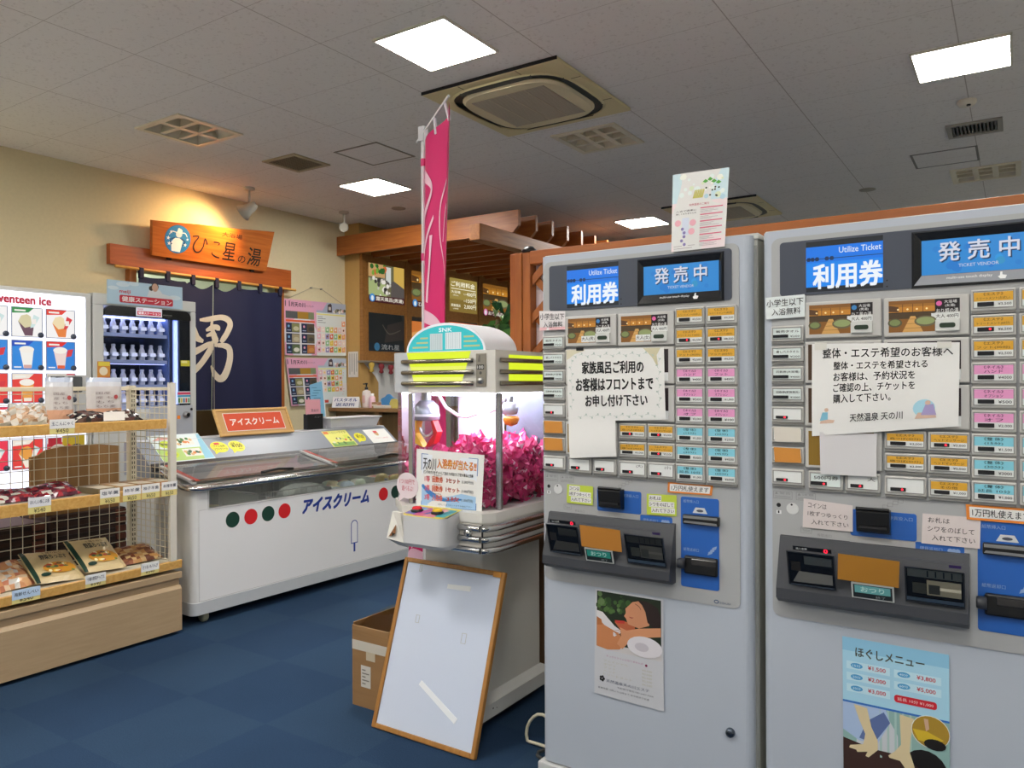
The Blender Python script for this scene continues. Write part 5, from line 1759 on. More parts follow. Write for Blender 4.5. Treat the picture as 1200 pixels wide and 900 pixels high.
lid(.03, 1.10, 0, 0)
lid(1.06, FL - .03, .012, 1)
b = MB()
b.prism_x([(.40, .855), (.43, .868), (.44, .875), (.60, 1.0), (.72, 1.003), (.72, .80), (.45, .80)], 0, FL, paint('#8b919b', .4))
b.prism_x([(.388, .862), (.434, .882), (.44, .8745), (.44, .84), (.388, .84)], .0, FL, paint('#26282a', .4))  # dark band painting the shade in the gap before the lids
b.prism_x([(.598, 1.0005), (.602, 1.004), (.72, 1.006), (.72, 1.003)], -.002, FL + .002, paint('#d2d4d8', .3))
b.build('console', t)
for u in (.10, FL - .1):
    for y in (.10, .60):
        b = MB(); b.lathe([(.0001, -.014), (.030, -.016), (.034, -.010), (.034, .010), (.030, .016), (.0001, .016)], (u, y - .04, .034), paint('#a7a58a', .5), 16, 'x')
        b.box((u - .02, y - .06, .05), (u + .02, y - .01, .07), STEEL); b.build('caster', t)

M_FZ = Matrix.Translation(FZ) @ Matrix.Rotation(FR_, 4, 'Z')
def on_fz(u, y, z):
    return tuple(M_FZ @ Vector((u, y, z)))
# stickers and cards on the sloping console (local x along, local z up the slope)
sl_ang = math.atan2(.125, .16)
def slope_obj(bm, name, u, s, label, cat, group=None):
    p = on_fz(u, .44 + s * math.cos(sl_ang) - .0006 * math.sin(sl_ang), .875 + s * math.sin(sl_ang) + .0012)
    o = bm.build(name, None, p)
    o.rotation_euler = (Matrix.Rotation(FR_, 4, 'Z') @ Matrix.Rotation(-(PI / 2 - sl_ang), 4, 'X')).to_euler()
    return tag(o, label, cat, group)
def food_card(w, h, base, seed, title):
    rnd = random.Random(seed)
    b = MB()
    b.box((-w / 2, 0, 0), (w / 2, .002, h), base)
    return b, rnd
P5 = lambda h: paint(h, .5)
b, rnd = food_card(.345, .25, P5('#dfeaea'), 1, '')
b.rect(-.17, .01, .17, .12, -.0005, P5('#b4d27a'))
b.flat([(.10, .01), (.17, .01), (.17, .24), (.15, .24)], -.0006, P5('#8fc6dc'))
for k, (x, z) in enumerate(((-.09, .16), (-.09, .07))):
    b.disc(x, z, .045, -.0008, P5('#c9da3c'), 14, .035)
    b.text('新発売', x - .03, z - .012, x + .03, z + .012, -.0012, P5('#4a6a1e'), .01)
for x, z in ((.03, .18), (.04, .075)):
    b.rect(x - .05, z - .035, x + .07, z + .035, -.0008, P5('#e9e6dc'))
    for k in range(14):
        b.disc(x + rnd.uniform(-.04, .06), z + rnd.uniform(-.025, .025), .012, -.001 - k * 1e-5, P5(rnd.choice(['#3f7a34', '#e0843a', '#f2efe6', '#2f5a30', '#d9b27a'])), 7)
b.flat([(-.16, .20), (-.10, .235), (-.04, .225), (-.06, .205)], -.0008, P5('#e2a79c'))
slope_obj(b, 'menu_card', .27, .005, 'green and pale blue food card leaning on the freezer console next to the shelf', 'card')
YEL = P5('#ece22c')
def yb(w, h, l1, l2):
    b = MB()
    pts = [(w / 2 * math.cos(2 * PI * k / 24), h / 2 * math.sin(2 * PI * k / 24)) for k in range(24)]
    b.prism(pts, 0, .0008, YEL)
    b.prism([(-w * .45, -h * .62), (-w * .18, -h * .45), (-w * .4, -h * .2)], 0, .0008, YEL)
    if l1:
        b.rect(-w * .2, h * .22, w * .1, h * .40, -.0005, P5('#d8332a'))
        b.text('アイス各種', -w * .33, h * -.02, w * .33, h * .16, -.0006, INK, .0)
        b.text('ソフトクリーム', -w * .38, -h * .28, w * .40, -h * .08, -.0006, INK, .01)
    else:
        b.text('各種', -w * .25, h * .2, w * .0, h * .36, -.0006, INK, .0)
        b.text('¥150', -w * .30, -h * .12, w * .36, h * .22, -.0006, INK, .02)
        b.text('(税込)', w * .05, -h * .32, w * .3, -h * .18, -.0006, INK, .0)
    return b
slope_obj(yb(.125, .105, 1, 0), 'speech_bubble_sticker', .522, .108, 'yellow speech bubble sticker with red heading on the freezer console next to the food card', 'sticker')
slope_obj(yb(.115, .105, 0, 1), 'speech_bubble_sticker', .648, .104, 'yellow 150 yen speech bubble sticker below the framed orange ice cream sign', 'sticker')
slope_obj(yb(.105, .10, 0, 1), 'speech_bubble_sticker', 1.75, .094, 'yellow 150 yen speech bubble sticker between two cards on the freezer console', 'sticker')
b, rnd = food_card(.24, .185, P5('#e8e47a'), 2, '')
b.rect(-.11, .01, .11, .05, -.0005, P5('#7fae5a'))
b.text('ヘルシーアイス', -.06, .15, .10, .172, -.0008, P5('#6a7a2a'), .01)
b.rect(-.115, .15, -.07, .178, -.0006, P5('#e07a2a'))
for k in range(12):
    b.disc(rnd.uniform(-.1, .1), rnd.uniform(.03, .1), .012, -.0008 - k * 1e-5, P5(rnd.choice(['#4f7f3a', '#e9e4cc', '#d95a3a', '#6b4a2a', '#c9d46a'])), 7)
b.rect(.05, .08, .10, .13, -.0007, P5('#d9e05a'))
slope_obj(b, 'menu_card', 1.545, .002, 'yellow food card on the freezer console, first of the two cards near the claw machine', 'card')
b, rnd = food_card(.24, .16, P5('#ecebe8'), 3, '')
b.disc(-.01, .11, .022, -.0006, P5('#c9a878'), 14, .03); b.rect(-.03, .115, .01, .14, -.0008, P5('#d94a4a'))
b.text('ソフトクリームあります', -.06, .045, .08, .06, -.0008, P5('#d98a94'), .01)
slope_obj(b, 'menu_card', 1.955, .012, 'white card with small soft cream picture at the claw machine end of the console', 'card')

# things in the freezer
def wire_basket(u0, u1, y0, y1, z0, z1, label):
    b = MB(); w = paint('#dfe0dc', .35)
    for z in (z0, (z0 + z1) / 2, z1):
        b.tube([(u0, y0, z), (u1, y0, z), (u1, y1, z), (u0, y1, z), (u0, y0, z)], .003, w, 5)
    n = int((u1 - u0) / .045)
    for i in range(n + 1):
        u = u0 + (u1 - u0) * i / n
        b.tube([(u, y0, z1), (u, y0, z0), (u, y1, z0), (u, y1, z1)], .002, w, 4)
    o = b.build('wire_basket', None, on_fz(0, 0, 0), FR_)
    tag(o, label, 'basket')
wire_basket(.50, 1.02, .10, .50, .47, .675, 'white wire basket inside the chest freezer')
def ice_pack(u, y, z, w, d, h, col, label, rz=0, c2=None, name='ice_cream_pack', grp=None):
    b = MB()
    rnd = random.Random(int(u * 1000 + y * 77))
    n = 8
    vs = []
    for j in range(n + 1):
        for i in range(n + 1):
            a, c = i / n - .5, j / n - .5
            r = max(0.0, (1 - (2 * abs(a)) ** 4) * (1 - (2 * abs(c)) ** 4))
            vs.append((a * w + rnd.uniform(-.003, .003), c * d + rnd.uniform(-.003, .003), h * r ** .6 + rnd.uniform(-.003, .003)))
    fs = [(j * (n + 1) + i, j * (n + 1) + i + 1, (j + 1) * (n + 1) + i + 1, (j + 1) * (n + 1) + i) for j in range(n) for i in range(n)]
    b.add(vs, fs[:len(fs) // 2], paint(col, .35), True)
    b.add(vs, fs[len(fs) // 2:], paint(c2 or col, .35), True)
    b.poly([(-w / 2, -d / 2, 0), (w / 2, -d / 2, 0), (w / 2, d / 2, 0), (-w / 2, d / 2, 0)], paint(col, .35))
    o = b.build(name, None, on_fz(u, y, z), FR_ + rz)
    tag(o, label, 'ice cream pack', grp)
rnd = random.Random(5)
cols = ['#c9d6c2', '#d8cfa8', '#e6e2d6', '#c98f86', '#b9c7d6', '#ddd6b2', '#cfd8c6']
k = 0
for u in (.17, .30, .42, .60, .72, .86, 1.16, 1.28, 1.42, 1.56, 1.68, 1.82, 1.94):
    for y in (.15, .32, .49):
        z = .47 + (.10 if u > 1.1 else .06) + rnd.uniform(0, .03)
        ice_pack(u + rnd.uniform(-.02, .02), y, z, .105, .13, rnd.uniform(.03, .055), cols[k % 7], 'wrapped ice cream piled inside the chest freezer under the glass lids', rnd.uniform(-.4, .4), cols[(k + 2) % 7], grp='wrapped ice creams in the chest freezer')
        k += 1
b = MB(); b.lathe([(.0001, .10), (.09, .095), (.15, .07), (.19, .02), (.19, 0)], (0, 0, 0), paint('#d5d8d4', .4, 0), 24)
tag(b.build('storage_bag', None, on_fz(.98, .25, .575)), 'bulging translucent white bag inside the middle of the chest freezer', 'bag')
ice_pack(1.60, .13, .60, .13, .10, .09, '#d9c27a', 'cream yellow ice cream pack standing near the freezer front glass', .5, '#dccb90')
ice_pack(1.75, .13, .60, .15, .10, .07, '#e2cf8c', 'pale yellow ice cream pack with red edge lying near the freezer front glass', -.2, '#cf8f7a')

# things standing on the console
t = thing('framed_sign', 'wood-framed orange ice cream sign leaning on top of the chest freezer', 'sign', on_fz(.57, .575, 1.007), FR_)
t.rotation_euler = (Matrix.Rotation(FR_, 4, 'Z') @ Matrix.Rotation(-R_(28), 4, 'X')).to_euler()
fw, fh = .60, .20
for a in ((0, 0, fw, .016), (0, fh - .016, fw, fh), (0, .016, .016, fh - .016), (fw - .016, .016, fw, fh - .016)):
    b = MB(); b.box((a[0], 0, a[1]), (a[2], .016, a[3]), FRAME_WOOD, .002); b.build('frame_rail', t)
b = MB(); b.box((.015, .006, .015), (fw - .015, .012, fh - .015), paint('#c79b62', .6)); b.build('mount_board', t)
b = MB(); b.box((.062, .004, .032), (fw - .062, .006, fh - .032), paint('#ece6e0', .6)); b.rect(.066, .036, fw - .066, fh - .036, .0035, paint('#d9502c', .5))
b.text('アイスクリーム', .105, .075, fw - .105, .125, .003, paint('#f3ece6', .6), .03); b.build('sign_card', t)

t = thing('menu_stand', 'black stand with pink card standing behind the freezer console', 'card stand', on_fz(1.365, .66, 1.007), FR_)
b = MB(); b.box((-.005, 0, 0), (.145, .05, .115), paint('#141416', .35), .003)
b.text('メニュー', .06, .085, .12, .100, -.0006, paint('#9a9a9a'), .0); b.build('block', t)
b = MB(); b.prism([(-.015, .112), (.125, .112), (.118, .226), (-.022, .226)], .004, .010, paint('#eba9b4', .5))
b.text('天の川', .03, .13, .10, .152, .0034, INK, .01); b.build('card', t)
t = thing('leaflet_flag', 'pale blue leaflet clipped to a thin white stick beside the pink card', 'leaflet', on_fz(1.56, .68, 1.007), FR_)
b = MB(); b.tube([(0, 0, 0), (-.045, 0, .375)], .006, paint('#e9e9ea', .4)); b.build('stick', t)
b = MB(); b.prism([(-.152, .11), (-.018, .09), (-.04, .365), (-.165, .335)], -.004, -.001, paint('#86c2e4', .5))
for k in range(10):
    b.rect(-.15 + .01 * (k % 3), .13 + .02 * k, -.10 + .02 * (k % 3), .136 + .02 * k, -.0046, paint('#5d94b8', .5))
b.build('sheet', t)
b = MB()
tub = paint('#cfcfd4', .3)
b.add([(-.24, 0, .0), (.24, 0, .0), (.24, .14, .0), (-.24, .14, .0), (-.265, -.02, .075), (.265, -.02, .075), (.265, .16, .075), (-.265, .16, .075)],
      [(0, 1, 2, 3), (0, 1, 5, 4), (1, 2, 6, 5), (2, 3, 7, 6), (3, 0, 4, 7), (4, 5, 6, 7)], tub)
b.box((-.275, -.03, .07), (.275, .17, .08), paint('#d5d6da', .3), .004)
tag(b.build('plastic_tray', None, on_fz(1.80, .625, 1.0075), FR_), 'translucent white plastic tray with lid on the back of the chest freezer', 'tray')

# ------------------------------------------------------------------ grocery shelf in front of the vending machines
SX = -3.8
MESHW = paint('#cfc6ad', .4)
t = thing('display_shelf', 'beige wire mesh display shelf with wooden front rails and a pale wood drawer base', 'display shelf', (SX, 0, 0), PI / 2)
# local x = world y, local y = depth towards the wall
L0, L1, SD = .9, 2.49, .40
b = MB(); b.box((L0, .012, .02), (L1 - .005, SD, .335), PALE_WOOD, .003)
b.build('base_cabinet', t)
b = MB(); b.box((L0, -.006, .300), (L1, .02, .335), PALE_WOOD, .003); b.build('base_lip', t)
b = MB()
b.prism_x([(.012, .02), (-.012, .02), (-.012, .245), (.002, .262), (.012, .262)], L0, L1 - .006, PALE_WOOD)
b.build('drawer', t)
for y in (.06, .34):
    b = MB(); b.lathe([(.02, 0), (.02, .021)], (L1 - .05, y, 0), paint('#8f8d86', .5), 12); b.build('foot', t)
def shelf_board(z0, z1, x1, depth, tags):
    b = MB(); b.box((L0, .012, z1 - .030), (x1, depth, z1 - .012), paint('#cfc7b2', .5)); o = b.build('shelf_board', t)
    b = MB(); b.prism_x([(.014, z0), (0, z0), (-.004, z1 - .004), (.0, z1), (.014, z1)], L0, x1, LIGHT_WOOD); b.build('price_rail', o)
    for (u0, u1, txt, pr, col) in tags:
        b = MB()
        b.rect(u0, z0 + .003, u1, z1 - .002, -.0052, paint('#e6d88a', .4))
        b.text(pr, u0 + (u1 - u0) * .25, z0 + .008, u1 - (u1 - u0) * .25, z0 + .028, -.0058, paint('#4a4028'), .004)
        b.prism([(u0, z1 - .022), (u1, z1 - .022), (u1, z1 + .022), (u0, z1 + .022)], -.0075, -.006, paint(col, .5))
        b.text(txt, u0 + .008, z1 - .008, u1 - .008, z1 + .010, -.0081, paint('#22304a'), .01)
        b.build('price_tag', o)
shelf_board(1.115, 1.165, 2.406, SD, [(1.81, 1.925, '玉こんにゃく', '¥450', '#e9e9e6')])
shelf_board(.752, .808, 2.463, SD, [(1.715, 1.815, 'おいしい梅こぶ茶', '¥540', '#e2e2e4'), (2.045, 2.145, '塩羊羹', '¥650', '#f0efec'), (2.162, 2.257, '柿羊羹', '¥650', '#f0efec'), (2.262, 2.362, '柚子羊羹', '¥650', '#f0efec'), (2.372, 2.462, '本煉羊羹', '¥650', '#f0efec')])
shelf_board(.355, .398, 2.492, SD, [(1.645, 1.765, '海鮮せんべい', '¥540', '#bcd3ea'), (1.972, 2.072, '十種の野菜チップス', '¥540', '#e9e9e6'), (2.256, 2.355, 'さつまいも けんぴ', '¥540', '#e9e9e6')])
b = MB(); b.box((2.425, -.004, .398), (2.462, .022, 1.361), paint('#d5d0c2', .4), .003)
b.build('front_post', t)
b = MB()
b.box((2.425, SD - .02, .335), (2.462, SD + .02, 1.345), paint('#cfc6ae', .4), .002)
for k in range(36):
    for dx in (-.006, .006):
        b.rect(2.4435 + dx - .003, .36 + .027 * k, 2.4435 + dx + .003, .376 + .027 * k, SD - .0206, paint('#4a463c', .6))
b.build('rear_upright', t)
b = MB()
for k in range(29):
    z = .40 + .033 * k
    b.tube([(2.44, .02, z), (2.44, SD, z)], .0022, MESHW, 5, False)
for k in range(9):
    y = .03 + (SD - .04) * k / 8
    b.tube([(2.44, y, .40), (2.44, y, 1.33)], .0022, MESHW, 5, False)
b.box((2.432, 0, 1.318), (2.448, SD, 1.335), MESHW, .002)
b.build('end_mesh', t)
b = MB()
for k in range(18):
    z = .36 + .0555 * k
    b.tube([(L0, SD, z), (2.43, SD, z)], .0022, MESHW, 5, False)
for k in range(28):
    x = L0 + .03 + .0555 * k
    b.tube([(x, SD + .003, .34), (x, SD + .003, 1.32)], .0022, MESHW, 5, False)
b.build('back_mesh', t)
b = MB(); b.box((L0, SD - .01, 1.318), (2.43, SD + .012, 1.340), paint('#d9cfb4', .4), .003); b.build('top_rail', t)

def pouch(name, label, cat, u, y, z, w, h, thick, mat_fn, rot=(0, 0, 0), group=None, crumple=.003, seed=0, front=None):
    """a filled bag: pillow of w x h (local x, z) with thickness along y, given in shelf coordinates"""
    rnd = random.Random(seed)
    b = MB(); n = 10
    def g(sgn):
        out = []
        for j in range(n + 1):
            for i in range(n + 1):
                a, c = i / n * 2 - 1, j / n * 2 - 1
                r = max(0, (1 - abs(a) ** 3) * (1 - abs(c) ** 4))
                e = .3 if (i in (0, n) or j in (0, n)) else 1
                out.append((a * w / 2 + rnd.uniform(-crumple, crumple), sgn * (thick / 2) * r ** .7 + rnd.uniform(-crumple, crumple) * .8 * e, (c + 1) * h / 2 + rnd.uniform(-crumple, crumple)))
        return out
    fs = [(j * (n + 1) + i, j * (n + 1) + i + 1, (j + 1) * (n + 1) + i + 1, (j + 1) * (n + 1) + i) for j in range(n) for i in range(n)]
    for sgn in (-1, 1):
        G = g(sgn)
        for k, f in enumerate(fs):
            m = mat_fn(k % n / n, k // n / n, sgn)
            b.add([G[q] for q in f], [(0, 1, 2, 3)], m, False)
    if front:
        def wf(p):
            a, c = max(-1, min(1, p[0] / (w / 2))), max(-1, min(1, p[2] / (h / 2) - 1))
            r = max(0, (1 - abs(a) ** 3) * (1 - abs(c) ** 4))
            return (p[0], -(thick / 2) * r ** .7 - .0045 + p[1], p[2])
        front(b, w, h, wf)
    o = b.build(name, None, (SX - y, u, z))
    o.rotation_euler = (Matrix.Rotation(PI / 2, 4, 'Z') @ Matrix.Rotation(rot[2], 4, 'Z') @ Matrix.Rotation(rot[0], 4, 'X') @ Matrix.Rotation(rot[1], 4, 'Y')).to_euler()
    return tag(o, label, cat, group)
CELLO = paint('#c9c4bc', .12)
def soup_front(b, w, h, wf):
    P = lambda hx: paint(hx, .4)
    def rect(x0, z0, x1, z1, y, m, n=6):
        pts = [(x0 + (x1 - x0) * i / n, y, z0) for i in range(n + 1)] + [(x1 - (x1 - x0) * i / n, y, z1) for i in range(n + 1)]
        b.add([wf(p) for p in pts], [range(len(pts))], m)
    def disc(cx, cz, r, rz, y, m, k=12):
        b.add([wf((cx + r * math.cos(2 * PI * i / k), y, cz + rz * math.sin(2 * PI * i / k))) for i in range(k)], [range(k)], m)
    n = 8
    for i in range(n):
        z0, z1 = h * i / n, h * (i + 1) / n
        b.add([wf((-w / 2 + .002, 0, z0)), wf((-w / 2 + w * .09, 0, z0)), wf((-w / 2 + w * .09, 0, z1)), wf((-w / 2 + .002, 0, z1))], [(0, 1, 2, 3)], P('#16382c'))
    b.text('野菜ちっぷす', -w * .20, h * .62, w * .36, h * .78, -.001, P('#3b3a34'), .02, warp=wf)
    b.text('十種の彩り', -w * .12, h * .80, w * .3, h * .87, -.001, P('#5a4a34'), .0, warp=wf)
    disc(w * .08, h * .34, w * .34, h * .17, -.0004, P('#c98e2a'), 18)
    rnd = random.Random(3)
    for i in range(20):
        disc(w * .08 + rnd.uniform(-.28, .28) * w, h * .34 + rnd.uniform(-.12, .12) * h, w * rnd.uniform(.03, .06), h * rnd.uniform(.02, .04), -.0008 - i * 4e-5, P(rnd.choice(['#e8c04a', '#d95a2c', '#4a5a3a', '#e9e0b8', '#a83a2a', '#7a8a4a', '#c9a04a'])), 8)
    disc(-w * .26, h * .17, w * .1, h * .05, -.0012, P('#16382c'), 14)
KRAFT = paint('#cdb88a', .35); KRAFT2 = paint('#c2ac7c', .35)
pouch('snack_pouch', 'kraft vegetable chip pouch on the bottom shelf, its corner behind the middle price tag', 'snack pouch', 1.90, .075, .398, .225, .25, .04, lambda a, c, s: KRAFT, (R_(-63), R_(9), R_(6)), None, .002, 1, soup_front)
pouch('snack_pouch', 'kraft vegetable chip pouch propped higher, second one on the bottom shelf beside brown snack bag', 'snack pouch', 2.125, .085, .404, .225, .25, .04, lambda a, c, s: KRAFT, (R_(-58), R_(7), R_(8)), None, .002, 2, soup_front)
pouch('snack_pouch', 'kraft pouch half hidden beneath the vegetable chip pouches on the bottom shelf', 'snack pouch', 1.81, .14, .388, .22, .22, .035, lambda a, c, s: KRAFT2, (R_(-66), R_(4), R_(4)), None, .002, 3)
def brownbits(a, c, s):
    return random.Random(int(a * 50 + c * 500)).choice([paint('#8a4f2c', .3), paint('#b98a52', .3), paint('#6e3a22', .3), paint('#c9ab7a', .3)])
pouch('snack_bag', 'flat brown root snack bag at the freezer end of the bottom shelf', 'snack bag', 2.35, .14, .395, .24, .17, .045, brownbits, (R_(-68), 0, 0), None, .004, 4)
def cracker(a, c, s):
    return random.Random(int(a * 60 + c * 700 + 9)).choice([paint('#d9a878', .2), paint('#c98f62', .2), CELLO, paint('#b9775a', .2), paint('#e2c7a4', .15)])
pouch('cracker_bag', 'shiny bag of orange-brown crackers on the bottom shelf behind the blue price tag', 'snack bag', 1.70, .13, .392, .23, .19, .06, cracker, (R_(-58), R_(-6), 0), None, .005, 5)
def redbag(a, c, s):
    return random.Random(int(a * 40 + c * 300 + 5)).choice([paint('#8a2430', .15), paint('#6a2030', .2), CELLO, paint('#a8343c', .15), paint('#4c1c2c', .2)])
pouch('tea_packet', 'dark red and silver packet on the middle shelf, beside the wooden rail end in view', 'packet', 1.72, .13, .80, .22, .15, .04, redbag, (R_(-72), R_(5), .1), None, .005, 6)
pouch('tea_packet', 'dark red and silver packet next to the jelly boxes on the middle shelf', 'packet', 1.92, .13, .80, .22, .15, .045, redbag, (R_(-70), R_(-8), -.1), None, .005, 7)
for k, u in enumerate((2.10, 2.21, 2.315, 2.415)):
    b = MB()
    m = [paint('#7a6a4a', .4), paint('#b08a52', .35), paint('#9a7440', .35), paint('#a87a46', .35)][k]
    b.box((-.045, -.10, 0), (.045, .10, .032), m, .004)
    b.box((-.04, -.095, .0322), (.04, .02, .0328), paint('#d9cdb4', .3))
    o = b.build('jelly_box', t if False else None, (SX - .13, u, .798))
    o.rotation_euler = (0, 0, PI / 2)
    tag(o, ['dull green-brown sweet jelly box on the middle shelf, nearest the red packets', 'second sweet jelly box from the red packets on the middle shelf', 'third sweet jelly box from the red packets on the middle shelf', 'sweet jelly box at the post end of the middle shelf'][k], 'box')
def clearbag(a, c, s):
    return paint('#b9b6ae', .1) if c > .75 else random.Random(int(a * 30 + c * 200)).choice([paint('#c2a488', .15), CELLO, paint('#a98668', .15), paint('#d6cfc6', .12)])
pouch('snack_bag', 'knotted clear bag of pale snacks on the top shelf behind its price tag', 'snack bag', 1.80, .15, 1.155, .17, .11, .08, clearbag, (R_(-20), 0, .1), None, .007, 8)
pouch('snack_bag', 'flat clear bag of brown snacks on the top shelf at the cut edge of view', 'snack bag', 1.66, .17, 1.155, .20, .09, .07, clearbag, (R_(-30), 0, 0), None, .006, 9)
def darkbag(a, c, s):
    return random.Random(int(a * 33 + c * 210 + 2)).choice([paint('#2a2024', .2), paint('#4a2e2a', .2), CELLO, paint('#1c181c', .2), paint('#5a4038', .15)])
pouch('snack_bag', 'low clear bag of dark sweets on the top shelf behind a white slip', 'snack bag', 2.09, .13, 1.158, .19, .09, .06, darkbag, (R_(-62), 0, 0), None, .006, 10)
pouch('snack_bag', 'low clear bag of dark sweets at the post end of the top shelf', 'snack bag', 2.27, .14, 1.158, .19, .09, .06, darkbag, (R_(-62), 0, .1), None, .006, 11)
b = MB(); b.box((-.055, 0, 0), (.055, .002, .045), paint('#e6e4e0', .5)); o = b.build('paper_slip', None, (SX - .075, 2.165, 1.166)); o.rotation_euler = (0, R_(0), PI / 2)
tag(o, 'white paper slip in front of the dark sweets on the top shelf', 'slip')
def pouch_stand(u, y, w, h, label, seed):
    def mf(a, c, s):
        if c > .82: return paint('#b9c2d2', .15)
        if c > .70: return paint('#d4d6dc', .15)
        if c < .22: return paint('#d6a68a', .2)
        return paint('#cfcac8', .2)
    def fr(b, w, h, wf):
        for k in range(4):
            b.text('国産 もち麦'[k:k + 3], -w * .3, h * (.62 - .1 * k), w * (.1 + .05 * k), h * (.68 - .1 * k), -.001, paint('#7a6a6a'), .0, warp=wf)
        b.add([wf((w * .26 + .012 * math.cos(q * .7), -.001, h * .56 + .012 * math.sin(q * .7))) for q in range(9)], [range(9)], paint('#b04a4a'))
    pouch('standing_pouch', label, 'pouch', u, y, 1.153, w, h, .05, mf, (0, 0, 0), None, .0015, seed, fr)
pouch_stand(1.985, .26, .135, .235, 'upright clear-topped pouch standing on the top shelf before the ice cream machine', 20)
pouch_stand(2.235, .30, .19, .235, 'wide upright clear-topped pouch on the top shelf before the milk machine', 21)

# things between the shelf and the vending machines
b = MB()
arc = [(2.045, .622), (2.545, .622)] + [(2.545 - .50 * k / 12, .945 + .06 * math.sin(PI * (.22 + .62 * k / 12)) - .02 * (k > 10)) for k in range(13)]
b.prism(arc, .70, .716, wood('brown_board', '#8f6a3e', '#9c7648', 2, 3, .7))
b.box((2.05, .716, .622), (2.54, .722, .66), wood('brown_board', '#8f6a3e', '#9c7648', 2, 3, .7))
o = b.build('brown_board', None, (SX, 0, 0), PI / 2)
tag(o, 'curved-top brown board standing behind the shelf mesh', 'board')
def crate(u0, u1, y0, y1, z0, z1, label, grp=None):
    b = MB(); m = paint('#3b2620', .6); m2 = paint('#6b3a2a', .6)
    b.box((u0, y0, z0), (u1, y1, z1), m, .006)
    n = max(2, int((z1 - z0) / .045))
    for k in range(n):
        z = z0 + (z1 - z0) * (k + .2) / n
        b.box((u0 + .01, y0 - .008, z), (u1 - .07, y0 + .001, z + .02), paint('#2a1c18', .6), .002)
        b.box((u1 - .065, y0 - .012, z - .004), (u1 - .005, y0 + .001, z + .03), m2, .002)
    tag(b.build('bottle_crate', None, (SX, 0, 0), PI / 2), label, 'crate')
crate(1.55, 2.10, .66, 1.02, 0, .60, 'dark brown plastic crate behind the shelf mesh, below the lit ice cream panel')
crate(2.13, 2.56, .66, 1.02, 0, .62, 'dark brown plastic crate behind the shelf mesh, nearer the freezer')
b = MB(); b.box((2.14, .74, .62), (2.52, .98, .655), paint('#c9ccd4', .4), .004); b.rect(2.15, .625, 2.3, .65, .7395, paint('#3f6fb5', .4))
tag(b.build('carton', None, (SX, 0, 0), PI / 2), 'flat white and blue carton on top of the brown crate behind the shelf', 'carton')

# ------------------------------------------------------------------ vending machines (front plane x = -5.3; local x = world y)
VX = -5.3
VGREY = paint('#cfd0cc', .4)
t = thing('ice_vending_machine', 'white ice cream vending machine with lit product panels and red lettering', 'vending machine', (VX, 0, 0), PI / 2)
U0, U1 = 1.56, 2.807
b = MB(); b.box((U0, 0, .08), (U1, .80, 1.975), VGREY, .012); b.box((U0 + .03, .03, 0), (U1 - .03, .77, .08), BLACK); b.build('cabinet', t)
BACKLIT = glow('#e6ebff', 1.15, '#dddddd')
b = MB()
b.prism(rr(U0 + .04, .62, 2.762, 1.945, .012), -.006, 0, BACKLIT)
b.build('lit_panel', t)
b = MB()
b.text('Seventeen ice', 2.165, 1.870, 2.538, 1.922, -.0075, glow('#c8213f', .8), .07)
b.build('lettering', t)
rndv = random.Random(21)
themes = [('#f2f0ee', '#2f8f4a', '#d8cfa6', '#6a4a5a'), ('#f2efee', '#e23a2c', '#f0dcb0', '#e8823a'), ('#2f86d8', '#2450c0', '#f6f3ec', '#d8a8a0'), ('#2f80d2', '#e0302c', '#efd8d2', '#e0603a'),
          ('#e0413c', '#f2e6d8', '#e8a04a', '#f4ead8'), ('#e83a52', '#f6f2ee', '#f6e4e8', '#c92a6a')]
